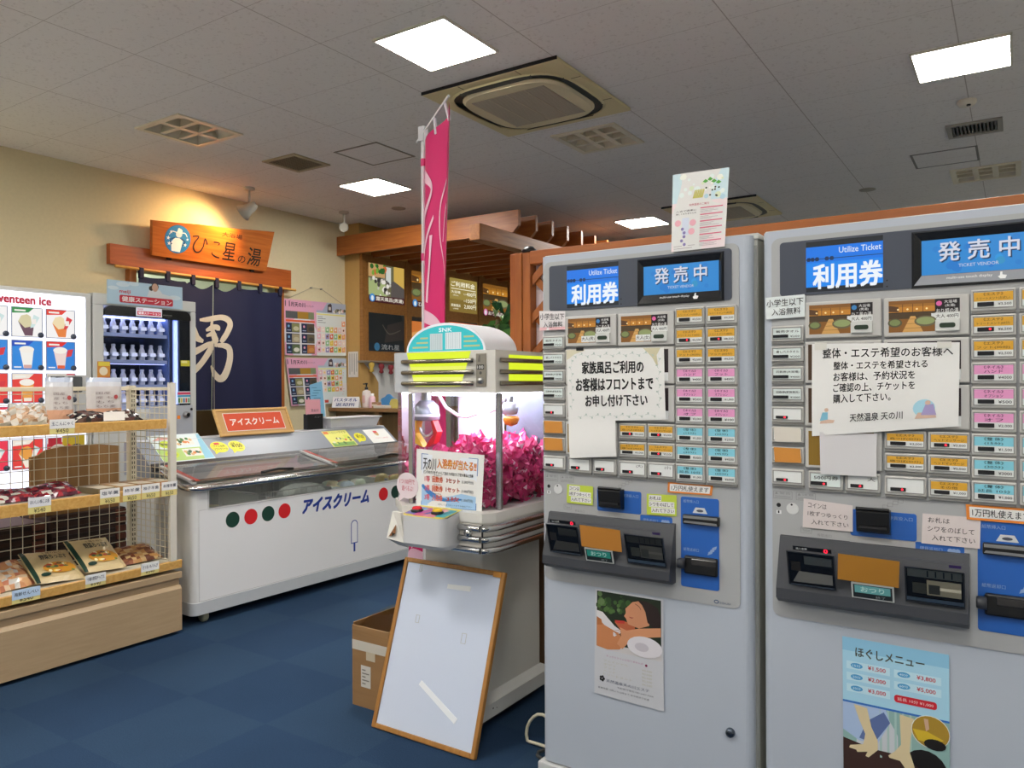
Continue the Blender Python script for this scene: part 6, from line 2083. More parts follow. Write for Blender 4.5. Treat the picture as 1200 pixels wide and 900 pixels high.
for r in range(6):
    for c in range(5):
        u0 = 2.509 - .206 * c; z0 = 1.661 - .211 * r
        u1, z1 = u0 + .178, z0 + .183
        if u1 > 2.7 and r in (2, 3):
            continue
        if z0 < .62 or u0 < U0 + .05:
            continue
        th = themes[{0: (1, 0, 0), 1: (3, 2, 2), 2: (4, 4, 4)}.get(r, (5, 4, 5))[min(c, 2)]]
        b = MB()
        g = lambda h, s=.95: glow(h, s)
        b.frame(u0 - .004, z0 - .004, u1 + .004, z1 + .004, .004, -.010, -.0058, paint('#8b92a8', .4))
        b.rect(u0, z0, u1, z1, -.0075, g(th[0], 1.0))
        w, h = u1 - u0, z1 - z0
        b.flat([(u0, z0 + h * .80), (u0 + w * .55, z0 + h * .84), (u0 + w * .72, z1), (u0, z1)], -.008, g(th[1]))
        b.rect(u0 + w * .08, z0 + h * .87, u0 + w * .45, z0 + h * .93, -.0084, g('#f4f2ea'))
        if r in (1, 2):
            b.flat([(u0 + w * .25, z0 + h * .68), (u0 + w * .72, z0 + h * .74), (u0 + w * .64, z0 + h * .04), (u0 + w * .38, z0 + h * .04)], -.0084, g(th[2]))
            b.disc(u0 + w * .48, z0 + h * .70, w * .25, -.0088, g('#f7f0e6'), 16, h * .12)
            b.rect(u0 + w * .38, z0 + h * .04, u0 + w * .64, z0 + h * .16, -.0088, g(th[3]))
            if c != 1:
                b.flat([(u0 + w * .68, z0 + h * .46), (u0 + w * .88, z0 + h * .50), (u0 + w * .95, z0 + h * .76), (u0 + w * .75, z0 + h * .72)], -.0092, g('#d83a44'))
        else:
            b.flat([(u0 + w * .42, z0 + h * .03), (u0 + w * .68, z0 + h * .03), (u0 + w * .72, z0 + h * .35), (u0 + w * .2, z0 + h * .52)], -.0084, g(th[3]))
            b.flat([(u0 + w * .2, z0 + h * .52), (u0 + w * .3, z0 + h * .72), (u0 + w * .5, z0 + h * .78), (u0 + w * .62, z0 + h * .7), (u0 + w * .66, z0 + h * .36), (u0 + w * .42, z0 + h * .3)], -.0088, g(th[2]))
            b.flat([(u0 + w * .60, z0 + h * .3), (u0 + w * .72, z0 + h * .33), (u0 + w * .92, z0 + h * .68), (u0 + w * .72, z0 + h * .78)], -.0092, g('#d8343c' if c == 0 else '#cfe4e2'))
            b.rect(u0 + w * .66, z0 + h * .44, u0 + w * .8, z0 + h * .62, -.0096, g('#f4eee6'))
        b.rect(u0 + w * .06, z0 + h * .06, u0 + w * .3, z0 + h * .10, -.0088, g('#f6f6f6'))
        o = b.build('product_panel', t)
        b = MB()
        b.lathe([(.0001, -.012), (.015, -.012), (.018, -.006), (.018, 0)], (u1 - .008, -.009, z0 + .012), paint('#3a4252', .4), 16, 'y')
        b.build('push_button', o)
b = MB()
b.box((2.512, -.010, 1.03), (2.768, 0, 1.416), paint('#c6c6c4', .4), .003)
b.prism(rr(2.527, 1.30, 2.625, 1.405, .01), -.013, -.009, paint('#17191b', .25))
b.prism(rr(2.637, 1.30, 2.735, 1.405, .01), -.013, -.009, paint('#55585a', .4))
for k in range(4):
    b.rect(2.540 + .02 * k, 1.322, 2.554 + .02 * k, 1.332, -.0136, glow('#2fe060', 2.0))
b.prism(rr(2.527, 1.16, 2.60, 1.235, .006), -.013, -.009, paint('#1c1e1f', .3))
b.rect(2.527, 1.215, 2.60, 1.232, -.0136, glow('#1f9a50', .6))
b.disc(2.594, 1.188, .004, -.0136, RED, 8)
b.build('coin_panel', t)
b = MB()
b.box((U0 + .08, -.012, .25), (2.70, 0, .55), paint('#a9aaa8', .4), .004); b.box((2.0, -.016, .30), (2.6, -.008, .50), paint('#2a2b2c', .4), .004)
b.build('pickup_hatch', t)
def lowpic(u0, z0, u1, z1, a, c):
    b = MB(); b.prism([(u0, z0), (u1, z0), (u1, z1), (u0, z1)], -.009, -.006, paint(a, .4)); b.disc((u0 + u1) / 2 + .02, (z0 + z1) / 2 - .02, .05, -.0095, paint(c, .4), 16, .04); b.build('sticker', t)
lowpic(2.515, .88, 2.60, 1.0, '#c62a3c', '#f0e6dc'); lowpic(2.605, .86, 2.75, 1.01, '#d2b62c', '#4a3a4a')

t = thing('milk_vending_machine', 'bottled milk vending machine with a glass front and black top band', 'vending machine', (VX, 0, 0), PI / 2)
U0, U1 = 2.815, 3.606
b = MB()
b.box((U0, .42, .08), (U1, .80, 1.985), VGREY, .006)
b.box((U0, 0, 1.905), (U1, .42, 1.985), VGREY, .006)
b.box((U0, 0, .08), (U0 + .075, .42, 1.905), VGREY, .006)
b.box((U1 - .048, 0, .08), (U1, .42, 1.905), VGREY, .006)
b.box((U0 + .075, 0, .08), (U1 - .048, .42, 1.17), VGREY)
b.box((U0 + .02, .03, 0), (U1 - .02, .77, .08), BLACK)
b.build('cabinet', t)
b = MB()
b.prism(rr(2.892, 1.835, 3.558, 1.905, .05, 6, 'cd'), -.006, .02, paint('#101214', .2)); b.box((3.33, -.0075, 1.862), (3.40, -.0055, 1.868), paint('#5a5c58', .3))
b.build('top_band', t)
b = MB()
b.box((3.12, -.010, 1.845), (3.318, -.006, 1.907), glow('#e9e6ee', .8)); b.rect(3.128, 1.853, 3.31, 1.882, -.0105, glow('#cf2f48', .8))
b.text('健康ステーション', 3.135, 1.858, 3.303, 1.878, -.011, glow('#f4eef0', .9), .02); b.text('meiji', 3.13, 1.887, 3.17, 1.901, -.0105, glow('#d43a4e', .8), .02)
b.build('brand_plate', t)
b = MB()
b.box((2.895, .40, 1.17), (3.555, .42, 1.84), paint('#30384a', .5)); b.box((3.385, .02, 1.17), (3.395, .40, 1.84), paint('#6f86b4', .3))
b.box((2.893, .02, 1.17), (2.897, .40, 1.84), paint('#2a3040', .4))
b.build('display_back', t)
for z in (1.715, 1.525, 1.345, 1.19):
    b = MB(); b.box((2.897, .04, z - .018), (3.385, .32, z), paint('#8a94a8', .35)); b.box((2.897, .035, z - .022), (3.385, .041, z + .004), paint('#b9c6e0', .3))
    b.build('bottle_shelf', t)
b = MB(); b.box((3.43, .012, 1.20), (3.458, .03, 1.832), glow('#8fa8ff', 1.6, '#ffffff')); b.build('light_strip', t)
b = MB(); b.box((2.90, .05, 1.826), (3.38, .10, 1.834), glow('#b9c4ff', 5.0, '#ffffff')); b.build('light_strip', t)
for z in (1.500, 1.320):
    b = MB(); b.box((2.90, .06, z - .004), (3.38, .09, z), glow('#b0bcff', 2.2, '#ffffff')); b.build('light_strip', t)
b = MB(); b.rect(2.892, 1.19, 3.558, 1.836, .004, glass('#eef2ff', .8)); b.build('glass_front', t)
b = MB(); b.rect(3.468, 1.19, 3.558, 1.836, .0055, paint('#14171e', .25)); b.build('darkening_sheet', t)  # black sheet added to keep this side of the lit display dark
b = MB()
b.rect(3.475, 1.488, 3.552, 1.532, .001, paint('#d8cf3a', .4)); b.rect(3.48, 1.512, 3.53, 1.528, .0005, paint('#ece8a0', .4))
b.build('yellow_label', t)
b = MB()
b.rect(2.842, 1.37, 2.932, 1.512, -.002, paint('#d8923a', .4)); b.rect(2.842, 1.37, 2.932, 1.405, -.0024, paint('#d9622c', .4)); b.disc(2.885, 1.445, .03, -.0024, paint('#f0e2c4', .4), 14); b.rect(2.85, 1.48, 2.93, 1.508, -.0024, paint('#e8d24a', .4))
b.build('milk_sticker', t)
b = MB()
b.rect(3.445, 1.205, 3.552, 1.297, -.002, paint('#dfe6e4', .4)); b.rect(3.445, 1.272, 3.552, 1.290, -.0024, paint('#d8486a', .4)); b.rect(3.445, 1.255, 3.552, 1.268, -.0024, paint('#3f9fc8', .4))
for k in range(5):
    b.rect(3.452 + .02 * k, 1.212, 3.466 + .02 * k, 1.245, -.0024, paint(['#5a9a4a', '#d9c04a', '#4a7fae', '#c95a4a', '#6aa06a'][k], .4))
b.build('instruction_sticker', t)
b = MB()
b.prism(rr(3.19, .85, 3.56, 1.192, .10, 8, 'bd'), -.02, .0, paint('#b6bac2', .3))
b.lathe([(.0001, -.035), (.02, -.035), (.024, -.028), (.024, 0)], (3.50, -.018, 1.12), STEEL, 18, 'y')
b.disc(3.50, 1.12, .014, -.0545, BLACK, 14); b.disc(3.55, 1.16, .011, -.021, INK, 12)
b.rect(3.43, 1.09, 3.455, 1.115, -.0206, glow('#e07a1c', .9)); b.rect(3.27, .93, 3.40, .95, -.0206, BLACK)
b.build('coin_panel', t)

# milk bottles, row by row
b = MB()
b.lathe([(.0001, 0), (.020, 0), (.022, .005), (.022, .060), (.020, .074), (.013, .090), (.0125, .104), (.0001, .104)], (0, 0, 0), paint('#e8eaf0', .15), 14)
bottle_me = b.mesh('milk_bottle')
b = MB(); b.lathe([(.0145, .100), (.0145, .113), (.010, .116), (.0001, .116)], (0, 0, 0), paint('#d9dbe4', .2), 12); cap_me = b.mesh('cap')
b = MB(); b.lathe([(.0224, .018), (.0224, .050)], (0, 0, 0), paint('#c4ccda', .3), 14); lab_me = b.mesh('bottle_label')
rows = [(1.715, 'topmost', '#e8eaf0'), (1.525, 'second', ''), (1.345, 'third', ''), (1.19, 'lowest visible', '')]
for z, nm, _ in rows:
    for k in range(7):
        o = bpy.data.objects.new('milk_bottle', bottle_me); COL.objects.link(o)
        o.location = (VX - .075, 2.926 + .071 * k, z)
        tag(o, 'white milk bottle on the %s row inside the bottled milk vending machine' % nm, 'milk bottle', 'milk bottles on the %s row' % nm)
        for nn, me in (('cap', cap_me), ('bottle_label', lab_me)):
            q = bpy.data.objects.new(nn, me); COL.objects.link(q); q.parent = o
    b = MB(); [b.box((2.905 + .071 * k, .045, z + .030), (2.947 + .071 * k, .049, z + .055), glow('#e8ecff', .9)) for k in range(7)]; b.box((2.90, .0495, z + .036), (3.382, .051, z + .042), paint('#aab2c8', .3))
    q = b.build('price_strip', t)
b = MB()
b.box((2.908, -.012, 1.917), (3.484, -.006, 2.085), paint('#b4cfe0', .4))
for x, z, r in ((3.02, 2.06, .05), (2.95, 2.03, .04), (3.42, 2.0, .05), (3.3, 1.95, .05), (3.1, 2.07, .04)):
    b.disc(x, z, r, -.0125 - .0001 * (x * 10 % 5), paint('#d0dfe8', .4), 14, r * .35)
b.flat(rr(2.995, 1.932, 3.405, 1.985, .012), -.0135, paint('#c8283c', .4))
b.text('健康ステーション', 3.012, 1.940, 3.392, 1.977, -.014, paint('#f2e8ea', .5), .03)
b.text('meiji', 2.995, 1.992, 3.075, 2.022, -.0135, paint('#cc3448', .5), .03)
b.flat([(3.20, 1.99), (3.31, 1.985), (3.42, 1.99), (3.425, 2.0), (3.32, 2.02), (3.30, 2.045), (3.22, 2.045)], -.0130, paint('#d6dade', .5))
b.disc(3.262, 2.06, .024, -.0138, paint('#c9a08a', .5), 14, .03); b.disc(3.262, 2.068, .029, -.0136, paint('#3a2c28', .5), 14, .026); b.disc(3.232, 2.052, .018, -.0136, paint('#3a2c28', .5), 12)
tag(b.build('top_sign', None, (VX, 0, 0), PI / 2), 'sky blue sign with red banner fixed on top of the milk vending machine', 'sign')

# ------------------------------------------------------------------ entrance header, sign, curtain
b = MB(); b.prism([(3.405, 2.335), (5.262, 2.300), (5.262, 2.499), (3.405, 2.499)], 0, .055, wood('header_wood', '#9a4a1a', '#b8602a', 0, 4, .35))
tag(b.build('header_beam', None, (-6.145, 0, 0), PI / 2), 'wooden header beam above the navy door curtain, under the plank sign', 'beam')
t = thing('plank_sign', 'tilted wooden plank sign with a blue round emblem and carved black lettering', 'sign', (-6.122, 3.717, 2.447), PI / 2)
t.rotation_euler = (Matrix.Rotation(PI / 2, 4, 'Z') @ Matrix.Rotation(R_(14), 4, 'X')).to_euler()
b = MB()
top = [(1.225, .392), (1.0, .372), (.82, .352), (.62, .338), (.4, .325), (.2, .305), (-.012, .29)]
b.prism([(.025, 0), (1.20, .0)] + top, -.02, .02, SIGN_WOOD)
b.build('plank', t)
b = MB(); CARV = paint('#1a0f0a', .5)
b.text('大浴場', .66, .262, .875, .305, -.0212, CARV, .01)
def st(*pts): b.stroke(list(pts), -.0212, CARV, 6)
# ひ
st((.372, .215, .012), (.430, .222, .012), (.400, .165, .013), (.392, .12, .014), (.42, .085, .015), (.46, .092, .014), (.487, .14, .012), (.492, .20, .011), (.50, .21, .012), (.525, .165, .016))
# こ
st((.585, .195, .012), (.625, .198, .012), (.648, .19, .010), (.632, .175, .008)); st((.580, .105, .010), (.59, .085, .012), (.63, .068, .014), (.665, .064, .012))
b.text('星', .695, .055, .825, .215, -.0212, CARV, .012)
b.text('の', .862, .050, .945, .115, -.0212, CARV, .01)
b.text('湯', .965, .040, 1.115, .205, -.0212, CARV, .012)
b.build('lettering', t, label='carved black lettering')
b = MB(); cx, cz, r = .235, .168, .122
b.disc(cx, cz, r, -.0210, paint('#1f6fae', .4), 36); b.disc(cx, cz, r * .96, -.0212, paint('#2a7fc0', .4), 36)
wt = paint('#e8eef2', .5)
b.flat([(cx - .045, cz - .105), (cx + .035, cz - .108), (cx + .05, cz - .01), (cx + .015, cz + .01), (cx - .03, cz + .008), (cx - .058, cz - .03)], -.0216, wt)
b.disc(cx + .005, cz + .045, .030, -.0218, paint('#d6dfe8', .5), 14); b.disc(cx + .01, cz + .072, .024, -.022, wt, 12, .02); b.disc(cx + .0, cz + .085, .012, -.022, wt, 10)
for s in (-1, 1):
    b.stroke([(cx + s * .03, cz + .01, .012), (cx + s * .07, cz - .015, .012), (cx + s * .05, cz - .05, .010)], -.0220, paint('#174f86', .5), 5)
    b.stroke([(cx + s * .015, cz + .055, .006), (cx + s * .06, cz + .06, .008), (cx + s * .085, cz + .03, .005)], -.0220, wt, 5)
def star(x, z, q):
    b.flat([(x + q * (1 if k % 2 == 0 else .42) * math.sin(k * PI / 5), z + q * (1 if k % 2 == 0 else .42) * math.cos(k * PI / 5)) for k in range(10)], -.0224, wt)
for x, z, q in ((-.07, .055, .016), (-.09, .0, .02), (-.075, -.045, .02), (.075, -.04, .018), (.09, .01, .013)):
    star(cx + x, cz + z, q)
b.build('round_emblem', t)
for x in (.19, 1.05):
    b = MB(); b.box((x - .02, -.012, -.02), (x + .02, .01, .004), BLACK, .002); b.build('bracket', t)
t = thing('door_curtain', 'navy door curtain with one large white brushed character, hanging on a bamboo rod', 'curtain', (-6.10, 0, 0), PI / 2)
b = MB(); b.tube([(3.42, 0, 2.312), (5.28, 0, 2.298)], .012, wood('bamboo', '#c98a3a', '#dba650', 0, 5)); b.build('rod', t)
NAV = paint('#10153c', .75)
def drape(x, z):
    k = min(1, max(0, (2.27 - z) / 1.15))
    return .012 * math.sin(x * 9 + .6) * (.4 + k) + .007 * math.sin(x * 23 + z * 2) * (.3 + k) + .010 * math.exp(-((x - 4.33) / .03) ** 2) * k
def sag(x):        # scalloped top edge between the loops
    d = ((x - 3.62) % .236) / .236
    amt = .055 if 4.05 < x < 4.56 else .012
    return 2.262 - amt * math.sin(PI * d) - .006 * (x - 3.6)
for x0, x1 in ((3.62, 4.326), (4.334, 5.108)):
    b = MB(); n, m = 40, 44
    vs = []
    for j in range(m + 1):
        for i in range(n + 1):
            x = x0 + (x1 - x0) * i / n
            z = 1.118 + (sag(x) - 1.118) * j / m
            vs.append((x, drape(x, z), z))
    b.add(vs, [(j * (n + 1) + i, j * (n + 1) + i + 1, (j + 1) * (n + 1) + i + 1, (j + 1) * (n + 1) + i) for j in range(m) for i in range(n)], NAV, True)
    b.build('cloth', t)
for k in range(7):
    x = 3.64 + .2405 * k
    b = MB(); b.box((x - .02, -.016, 2.235 - .008 * k * .3), (x + .02, .016, 2.325 - .002 * k), paint('#1b1836', .75), .006); b.build('loop', t)
b = MB(); CHW = paint('#d9cdb8', .75)
def nw(p):
    return (p[0], drape(p[0], p[2]) - .006, p[2])
def ns(*pts): b.stroke([(x, z, w) for x, z, w in pts], 0, CHW, 10, nw)
ns((4.185, 1.925, .02), (4.27, 1.935, .045), (4.40, 1.962, .05), (4.475, 1.945, .06), (4.50, 1.90, .06), (4.47, 1.83, .055), (4.425, 1.765, .05), (4.40, 1.735, .03))      # frame top and right side
ns((4.09, 1.885, .07), (4.115, 1.83, .075), (4.155, 1.765, .065), (4.225, 1.735, .03))                                         # left side
ns((4.325, 1.95, .02), (4.315, 1.88, .03), (4.335, 1.80, .05), (4.355, 1.75, .055), (4.375, 1.735, .03))                                                       # middle upright
ns((4.255, 1.835, .02), (4.29, 1.85, .04), (4.33, 1.868, .05), (4.372, 1.868, .045), (4.375, 1.84, .03))
ns((4.26, 1.785, .02), (4.315, 1.805, .04), (4.36, 1.795, .03))
ns((4.04, 1.60, .05), (4.10, 1.625, .06), (4.19, 1.665, .055), (4.30, 1.715, .045), (4.37, 1.705, .035))                              # power stroke across
ns((4.37, 1.705, .035), (4.43, 1.705, .05), (4.485, 1.68, .062), (4.495, 1.60, .066), (4.47, 1.50, .066), (4.43, 1.42, .066), (4.39, 1.40, .06), (4.345, 1.45, .045), (4.315, 1.52, .02))
ns((4.335, 1.735, .045), (4.30, 1.66, .06), (4.24, 1.58, .06), (4.16, 1.50, .055), (4.06, 1.42, .05), (3.98, 1.38, .04))
b.build('brushed_character', t, label='large white brushed character')
b = MB(); b.box((4.326, -.004, 1.12), (4.334, -.002, 1.72), paint('#8f8a86', .7)); b.build('slit_edge', t)

# ------------------------------------------------------------------ calendar posters
def calendar(name, label, quad, kind):
    def content(c, W_, H_):
        X = lambda q: W_ * q
        Z = lambda q: H_ * q
        P = lambda h: paint(h, .35)
        e = .0012
        c.rect(0, 0, X(.5), H_, -e, P('#e3a6bf'))
        c.rect(X(.5), Z(.80), W_, H_, -e, P('#a9b4c9') if kind == 1 else P('#b9c4d4'))
        c.rect(X(.5), 0, W_, Z(.80), -e, P('#dfe3e0') if kind == 1 else P('#d6e2e4'))
        c.flat([(X(.42), Z(.84)), (X(.6), Z(.84)), (X(.68), H_), (X(.42), H_)], -2 * e, P('#e0a9c6'))
        c.text('11', X(.015), Z(.87), X(.085), Z(.97), -3 * e, P('#26303c'), .0)
        c.text('月天の川', X(.10), Z(.87), X(.32), Z(.95), -3 * e, P('#2a2a2c'), .02)
        c.text('イベントカレンダー', X(.33), Z(.88), X(.46), Z(.92), -3 * e, P('#5a4a4c'), .0)
        rnd = random.Random(kind)
        c.flat([(X(.68), Z(.82)), (X(.76), Z(.82)), (X(.755), Z(.96)), (X(.735), Z(.99)), (X(.69), Z(.96))], -3 * e, P('#4a3c44'))
        c.rect(X(.70), Z(.86), X(.74), Z(.92), -4 * e, P('#cfc9c4'))
        for k in range(9):
            c.disc(X(.8 + .022 * k), Z(.83 + rnd.uniform(0, .05)), W_ * .022, -3 * e - k * 1e-4, P(rnd.choice(['#e9e2dc', '#5a5a4a', '#c9a4a0', '#8a8a7a'])), 8)
        c.rect(X(.02), Z(.66), X(.2), Z(.79), -2 * e, P('#55585a')); c.rect(X(.2), Z(.66), X(.37), Z(.79), -2 * e, P('#a8802f')); c.rect(X(.37), Z(.66), X(.46), Z(.79), -2 * e, P('#7f8a6a'))
        c.rect(X(.02), Z(.60), X(.47), Z(.635), -2 * e, P('#e2602c'))
        c.rect(X(.5), Z(.76), X(.98), Z(.785), -2 * e, P('#e6e08a'))
        for r in range(3):
            for q in range(2):
                x0, z0 = .02 + .235 * q, .41 - .19 * r
                c.rect(X(x0), Z(z0), X(x0 + .205), Z(z0 + .17), -2 * e, P('#1d2a4c'))
                c.rect(X(x0 + .085), Z(z0 + .01), X(x0 + .205), Z(z0 + .16), -3 * e, P(['#8a8a5a', '#5a4a3a', '#a89a7a', '#6a5f4a', '#5a6a44', '#b8733a'][r * 2 + q]))
                c.disc(X(x0 + .15), Z(z0 + .07), W_ * .045, -4 * e, P(['#c9c4a4', '#3a3a34', '#c2b79a', '#4a463c', '#e0ded2', '#c98a4a'][r * 2 + q]), 12, H_ * .04)
                c.disc(X(x0 + .04), Z(z0 + .11), W_ * .016, -3 * e, P('#7fb4dc' if q == 0 else '#e8a0bc'), 10)
                c.rect(X(x0 + .015), Z(z0 + .03), X(x0 + .07), Z(z0 + .045), -3 * e, P('#aab4cc'))
        pal = ['#e9c9c4', '#efd9d0', '#9a8fc0', '#d9694a', '#8fbf8a', '#e2c64a', '#e8a47a']
        n = 5 if kind == 1 else 4
        for r in range(n):
            for q in range(7):
                if kind == 1 and r == 0 and q < 6:
                    continue
                if kind == 2 and q == 6:
                    continue
                x0, z0 = .5 + .07 * q, .03 + .125 * (4 - r) + (.03 if kind == 1 else .11)
                if z0 + .11 > .76: continue
                c.rect(X(x0 + .005), Z(z0), X(x0 + .066), Z(z0 + .105), -2 * e, P(pal[(q + (r % 2) * (2 if q > 1 else 0)) % 7] if q > 0 else '#eab9c4'))
                c.disc(X(x0 + .035), Z(z0 + .05), W_ * .014, -3 * e, P(rnd.choice(['#f2efe6', '#7a4a2a', '#f0d27a', '#e6e6f0'])), 8)
                c.rect(X(x0 + .012), Z(z0 + .085), X(x0 + .035), Z(z0 + .098), -3 * e, P('#f2eeea'))
        if kind == 1:
            for k in range(4):
                c.rect(X(.52), Z(.72 - .035 * k), X(.60 + .05 * (k % 2)), Z(.728 - .035 * k), -2 * e, P('#55585c'))
        else:
            c.rect(X(.72), Z(.05), X(.95), Z(.08), -2 * e, P('#6f7a7c')); c.rect(X(.58), Z(.03), X(.65), Z(.09), -2 * e, P('#d05a4a'))
            for k in range(9):
                c.disc(X(.92 + .02 * math.sin(k)), Z(.2 + .06 * k), W_ * .006, -3 * e, P('#c96a6a'), 6)
    xs_ = [q[0] for q in quad]
    o = paper(name, label, 'poster', quad, (0, 0, 0), paint('#dfdfe2', .3), content, .004, 10, None, .003)
    return o
def to_wall(o, x):
    l = o.location.copy()
    o.location = (x - l.y, l.x, l.z)
    o.rotation_euler = (0, 0, PI / 2)
o = calendar('calendar_poster', 'upper calendar poster hung on a cord beside the navy door curtain', [(5.211, 1.64), (6.05, 1.657), (6.049, 2.222), (5.196, 2.213)], 1)
to_wall(o, -6.180)
b = MB(); k_ = paint('#9a9488', .5)
xm, zm = sum((5.211, 6.05, 6.049, 5.196)) / 4, sum((1.64, 1.657, 2.222, 2.213)) / 4
b.tube([(5.24 - xm, .0, 2.214 - zm), (5.56 - xm, .0, 2.357 - zm), (5.70 - xm, .0, 2.357 - zm), (6.0 - xm, .0, 2.222 - zm)], .0025, k_, 5)
b.tube([(5.56 - xm, -.01, 2.357 - zm), (5.56 - xm, .018, 2.357 - zm)], .008, STEEL, 8); b.tube([(5.70 - xm, -.01, 2.357 - zm), (5.70 - xm, .018, 2.357 - zm)], .008, STEEL, 8)
b.build('hanging_cord', o)
o = calendar('calendar_poster', 'lower calendar poster hanging askew below the other one, behind the blue leaflet', [(5.28, 1.124), (6.055, 1.14), (6.045, 1.627), (5.211, 1.613)], 2)
to_wall(o, -6.172)

# ------------------------------------------------------------------ backlit menu board over the reception
MX = -5.95
t = thing('menu_board', 'brown backlit board of bath pictures and prices above the reception', 'menu board', (MX, 6.06, 0), PI / 2)
b = MB(); b.box((0.002, 0.0, 1.60), (3.1, .028, 2.765), CAB_WOOD)
b.build('case', t)
for k in range(5):
    x = .0 + .72 * k
    b = MB(); b.box((x + .0, -.016, 1.602), (x + .055, 0, 2.763), CAB_WOOD, .003); b.build('stile', t)
b = MB(); b.box((-.01, -.03, 1.578), (3.1, .05, 1.602), paint('#8f8a80', .4, .3), .003); b.build('bottom_rail', t)
GP = lambda h: glow(h, .85)
def capt(b, x0, x1, z0, txt, icon, dark=True, gm=GP):
    b.rect(x0, z0, x1, z0 + .075, -.008, gm('#4a1c22') if dark else gm('#d9b890'))
    b.disc(x0 + .055, z0 + .045, .045, -.0085, gm(icon), 18, .045)
    b.disc(x0 + .055, z0 + .04, .022, -.009, gm('#e8f0f4'), 10, .03)
    if txt:
        b.text(txt, x0 + .115, z0 + .012, x0 + .565, z0 + .062, -.009, gm('#f2ecdc'), .02)
for r, (z0, z1) in enumerate(((2.255, 2.68), (1.71, 2.135))):
    for c in range(4):
        x0 = .105 + .72 * c; x1 = x0 + .585
        b = MB()
        if r == 1 and c == 0:
            dk = lambda h: paint(h, .12)
            b.rect(x0, z0, x1, z1, -.004, dk('#22262a'))
            b.flat([(x0 + .25, z0 + .1), (x0 + .58, z0 + .14), (x0 + .56, z0 + .36), (x0 + .3, z0 + .30)], -.0045, dk('#3a3434'))
            b.stroke([(x0 + .22, z0 + .3, .01), (x0 + .33, z0 + .2, .015), (x0 + .52, z0 + .25, .01)], -.005, dk('#5a544e'), 5)
            b.rect(x0, z0, x1, z0 + .09, -.0045, dk('#1a2530'))
            b.disc(x0 + .13, z0 + .05, .045, -.005, dk('#3f7fae'), 18)
            b.text('流れ星', x0 + .2, z0 + .02, x0 + .5, z0 + .08, -.0055, dk('#a9b0b4'), .01)
        elif r == 0 and c == 0:
            rock_bath(b, x0, z0 + .06, x1, z1, -.004, GP, .0004, 2)
            capt(b, x0, x1, z0, '露天風呂(男湯)', '#3f8fd0')
        elif r == 0 and c == 2:
            b.rect(x0, z0, x1, z1, -.004, glow('#a8924a', .8)); b.rect(x0, z0, x1, z0 + .16, -.0045, glow('#8f7636', .8))
            wt_ = glow('#fbf6dc', 1.0)
            b.text('ご利用料金', x0 + .03, z1 - .105, x1 - .05, z1 - .04, -.005, wt_, .02)
            b.rect(x0 + .03, z1 - .135, x1 - .03, z1 - .127, -.005, wt_)
            b.text('大浴場', x0 + .03, z1 - .19, x0 + .22, z1 - .155, -.005, wt_, .01)
            b.text('大人', x0 + .29, z1 - .20, x0 + .34, z1 - .175, -.005, wt_); b.text('400円', x0 + .35, z1 - .21, x1 - .03, z1 - .155, -.005, wt_, .01)
            b.text('(税込)', x0 + .07, z1 - .225, x0 + .18, z1 - .205, -.005, wt_)
            b.text('小人', x0 + .29, z1 - .285, x0 + .34, z1 - .26, -.005, wt_); b.text('150円', x0 + .35, z1 - .295, x1 - .03, z1 - .24, -.005, wt_, .01)
            b.text('家族風呂', x0 + .03, z1 - .36, x0 + .22, z1 - .325, -.005, wt_, .01); b.text('2,000円', x0 + .30, z1 - .375, x1 - .03, z1 - .315, -.005, wt_, .01)
            b.text('(1時間)', x0 + .07, z1 - .395, x0 + .18, z1 - .375, -.005, wt_)
        elif r == 0:
            bath_scene(b, x0, z0 + .06, x1, z1, -.004, GP, .0006, c)
            capt(b, x0, x1, z0, 'ひこ星の湯' if c == 1 else 'おり姫の湯', '#3f8fd0' if c == 1 else '#e88ab8')
        elif c == 1:
            b.rect(x0, z0 + .1, x1, z1 - .05, -.004, glow('#d87a34', .8)); b.rect(x0, z1 - .05, x1, z1, -.0045, paint('#33302c'))
            b.flat([(x0, z0 + .12), (x0 + .3, z0 + .14), (x0 + .34, z0 + .3), (x0, z0 + .24)], -.0048, glow('#e8a860', .8))
            b.disc(x0 + .38, z0 + .2, .12, -.005, glow('#e9c06a', .8), 16, .08); b.disc(x0 + .5, z0 + .25, .08, -.0054, glow('#4a2c1c', .8), 14, .07)
            b.rect(x0, z0, x1, z0 + .1, -.005, glow('#3a2a20', .8)); b.disc(x0 + .26, z0 + .05, .05, -.0055, glow('#f2c84a', .9), 16)
        else:
            b.rect(x0, z0, x1, z1, -.004, glow('#3a302c', .8)); b.flat([(x0, z1 - .16), (x1, z1 - .1), (x1, z1 - .02), (x0, z1 - .01)], -.0045, glow('#d8642a', .85))
            b.flat([(x0 + .2, z1 - .2), (x1, z1 - .2), (x1, z1 - .06), (x0 + .35, z1 - .04)], -.005, glow('#e9ead6', .8)); b.disc(x0 + .2, z0 + .12, .15, -.005, glow('#c9a05a', .8), 16, .1)
        b.build('picture_panel', t)

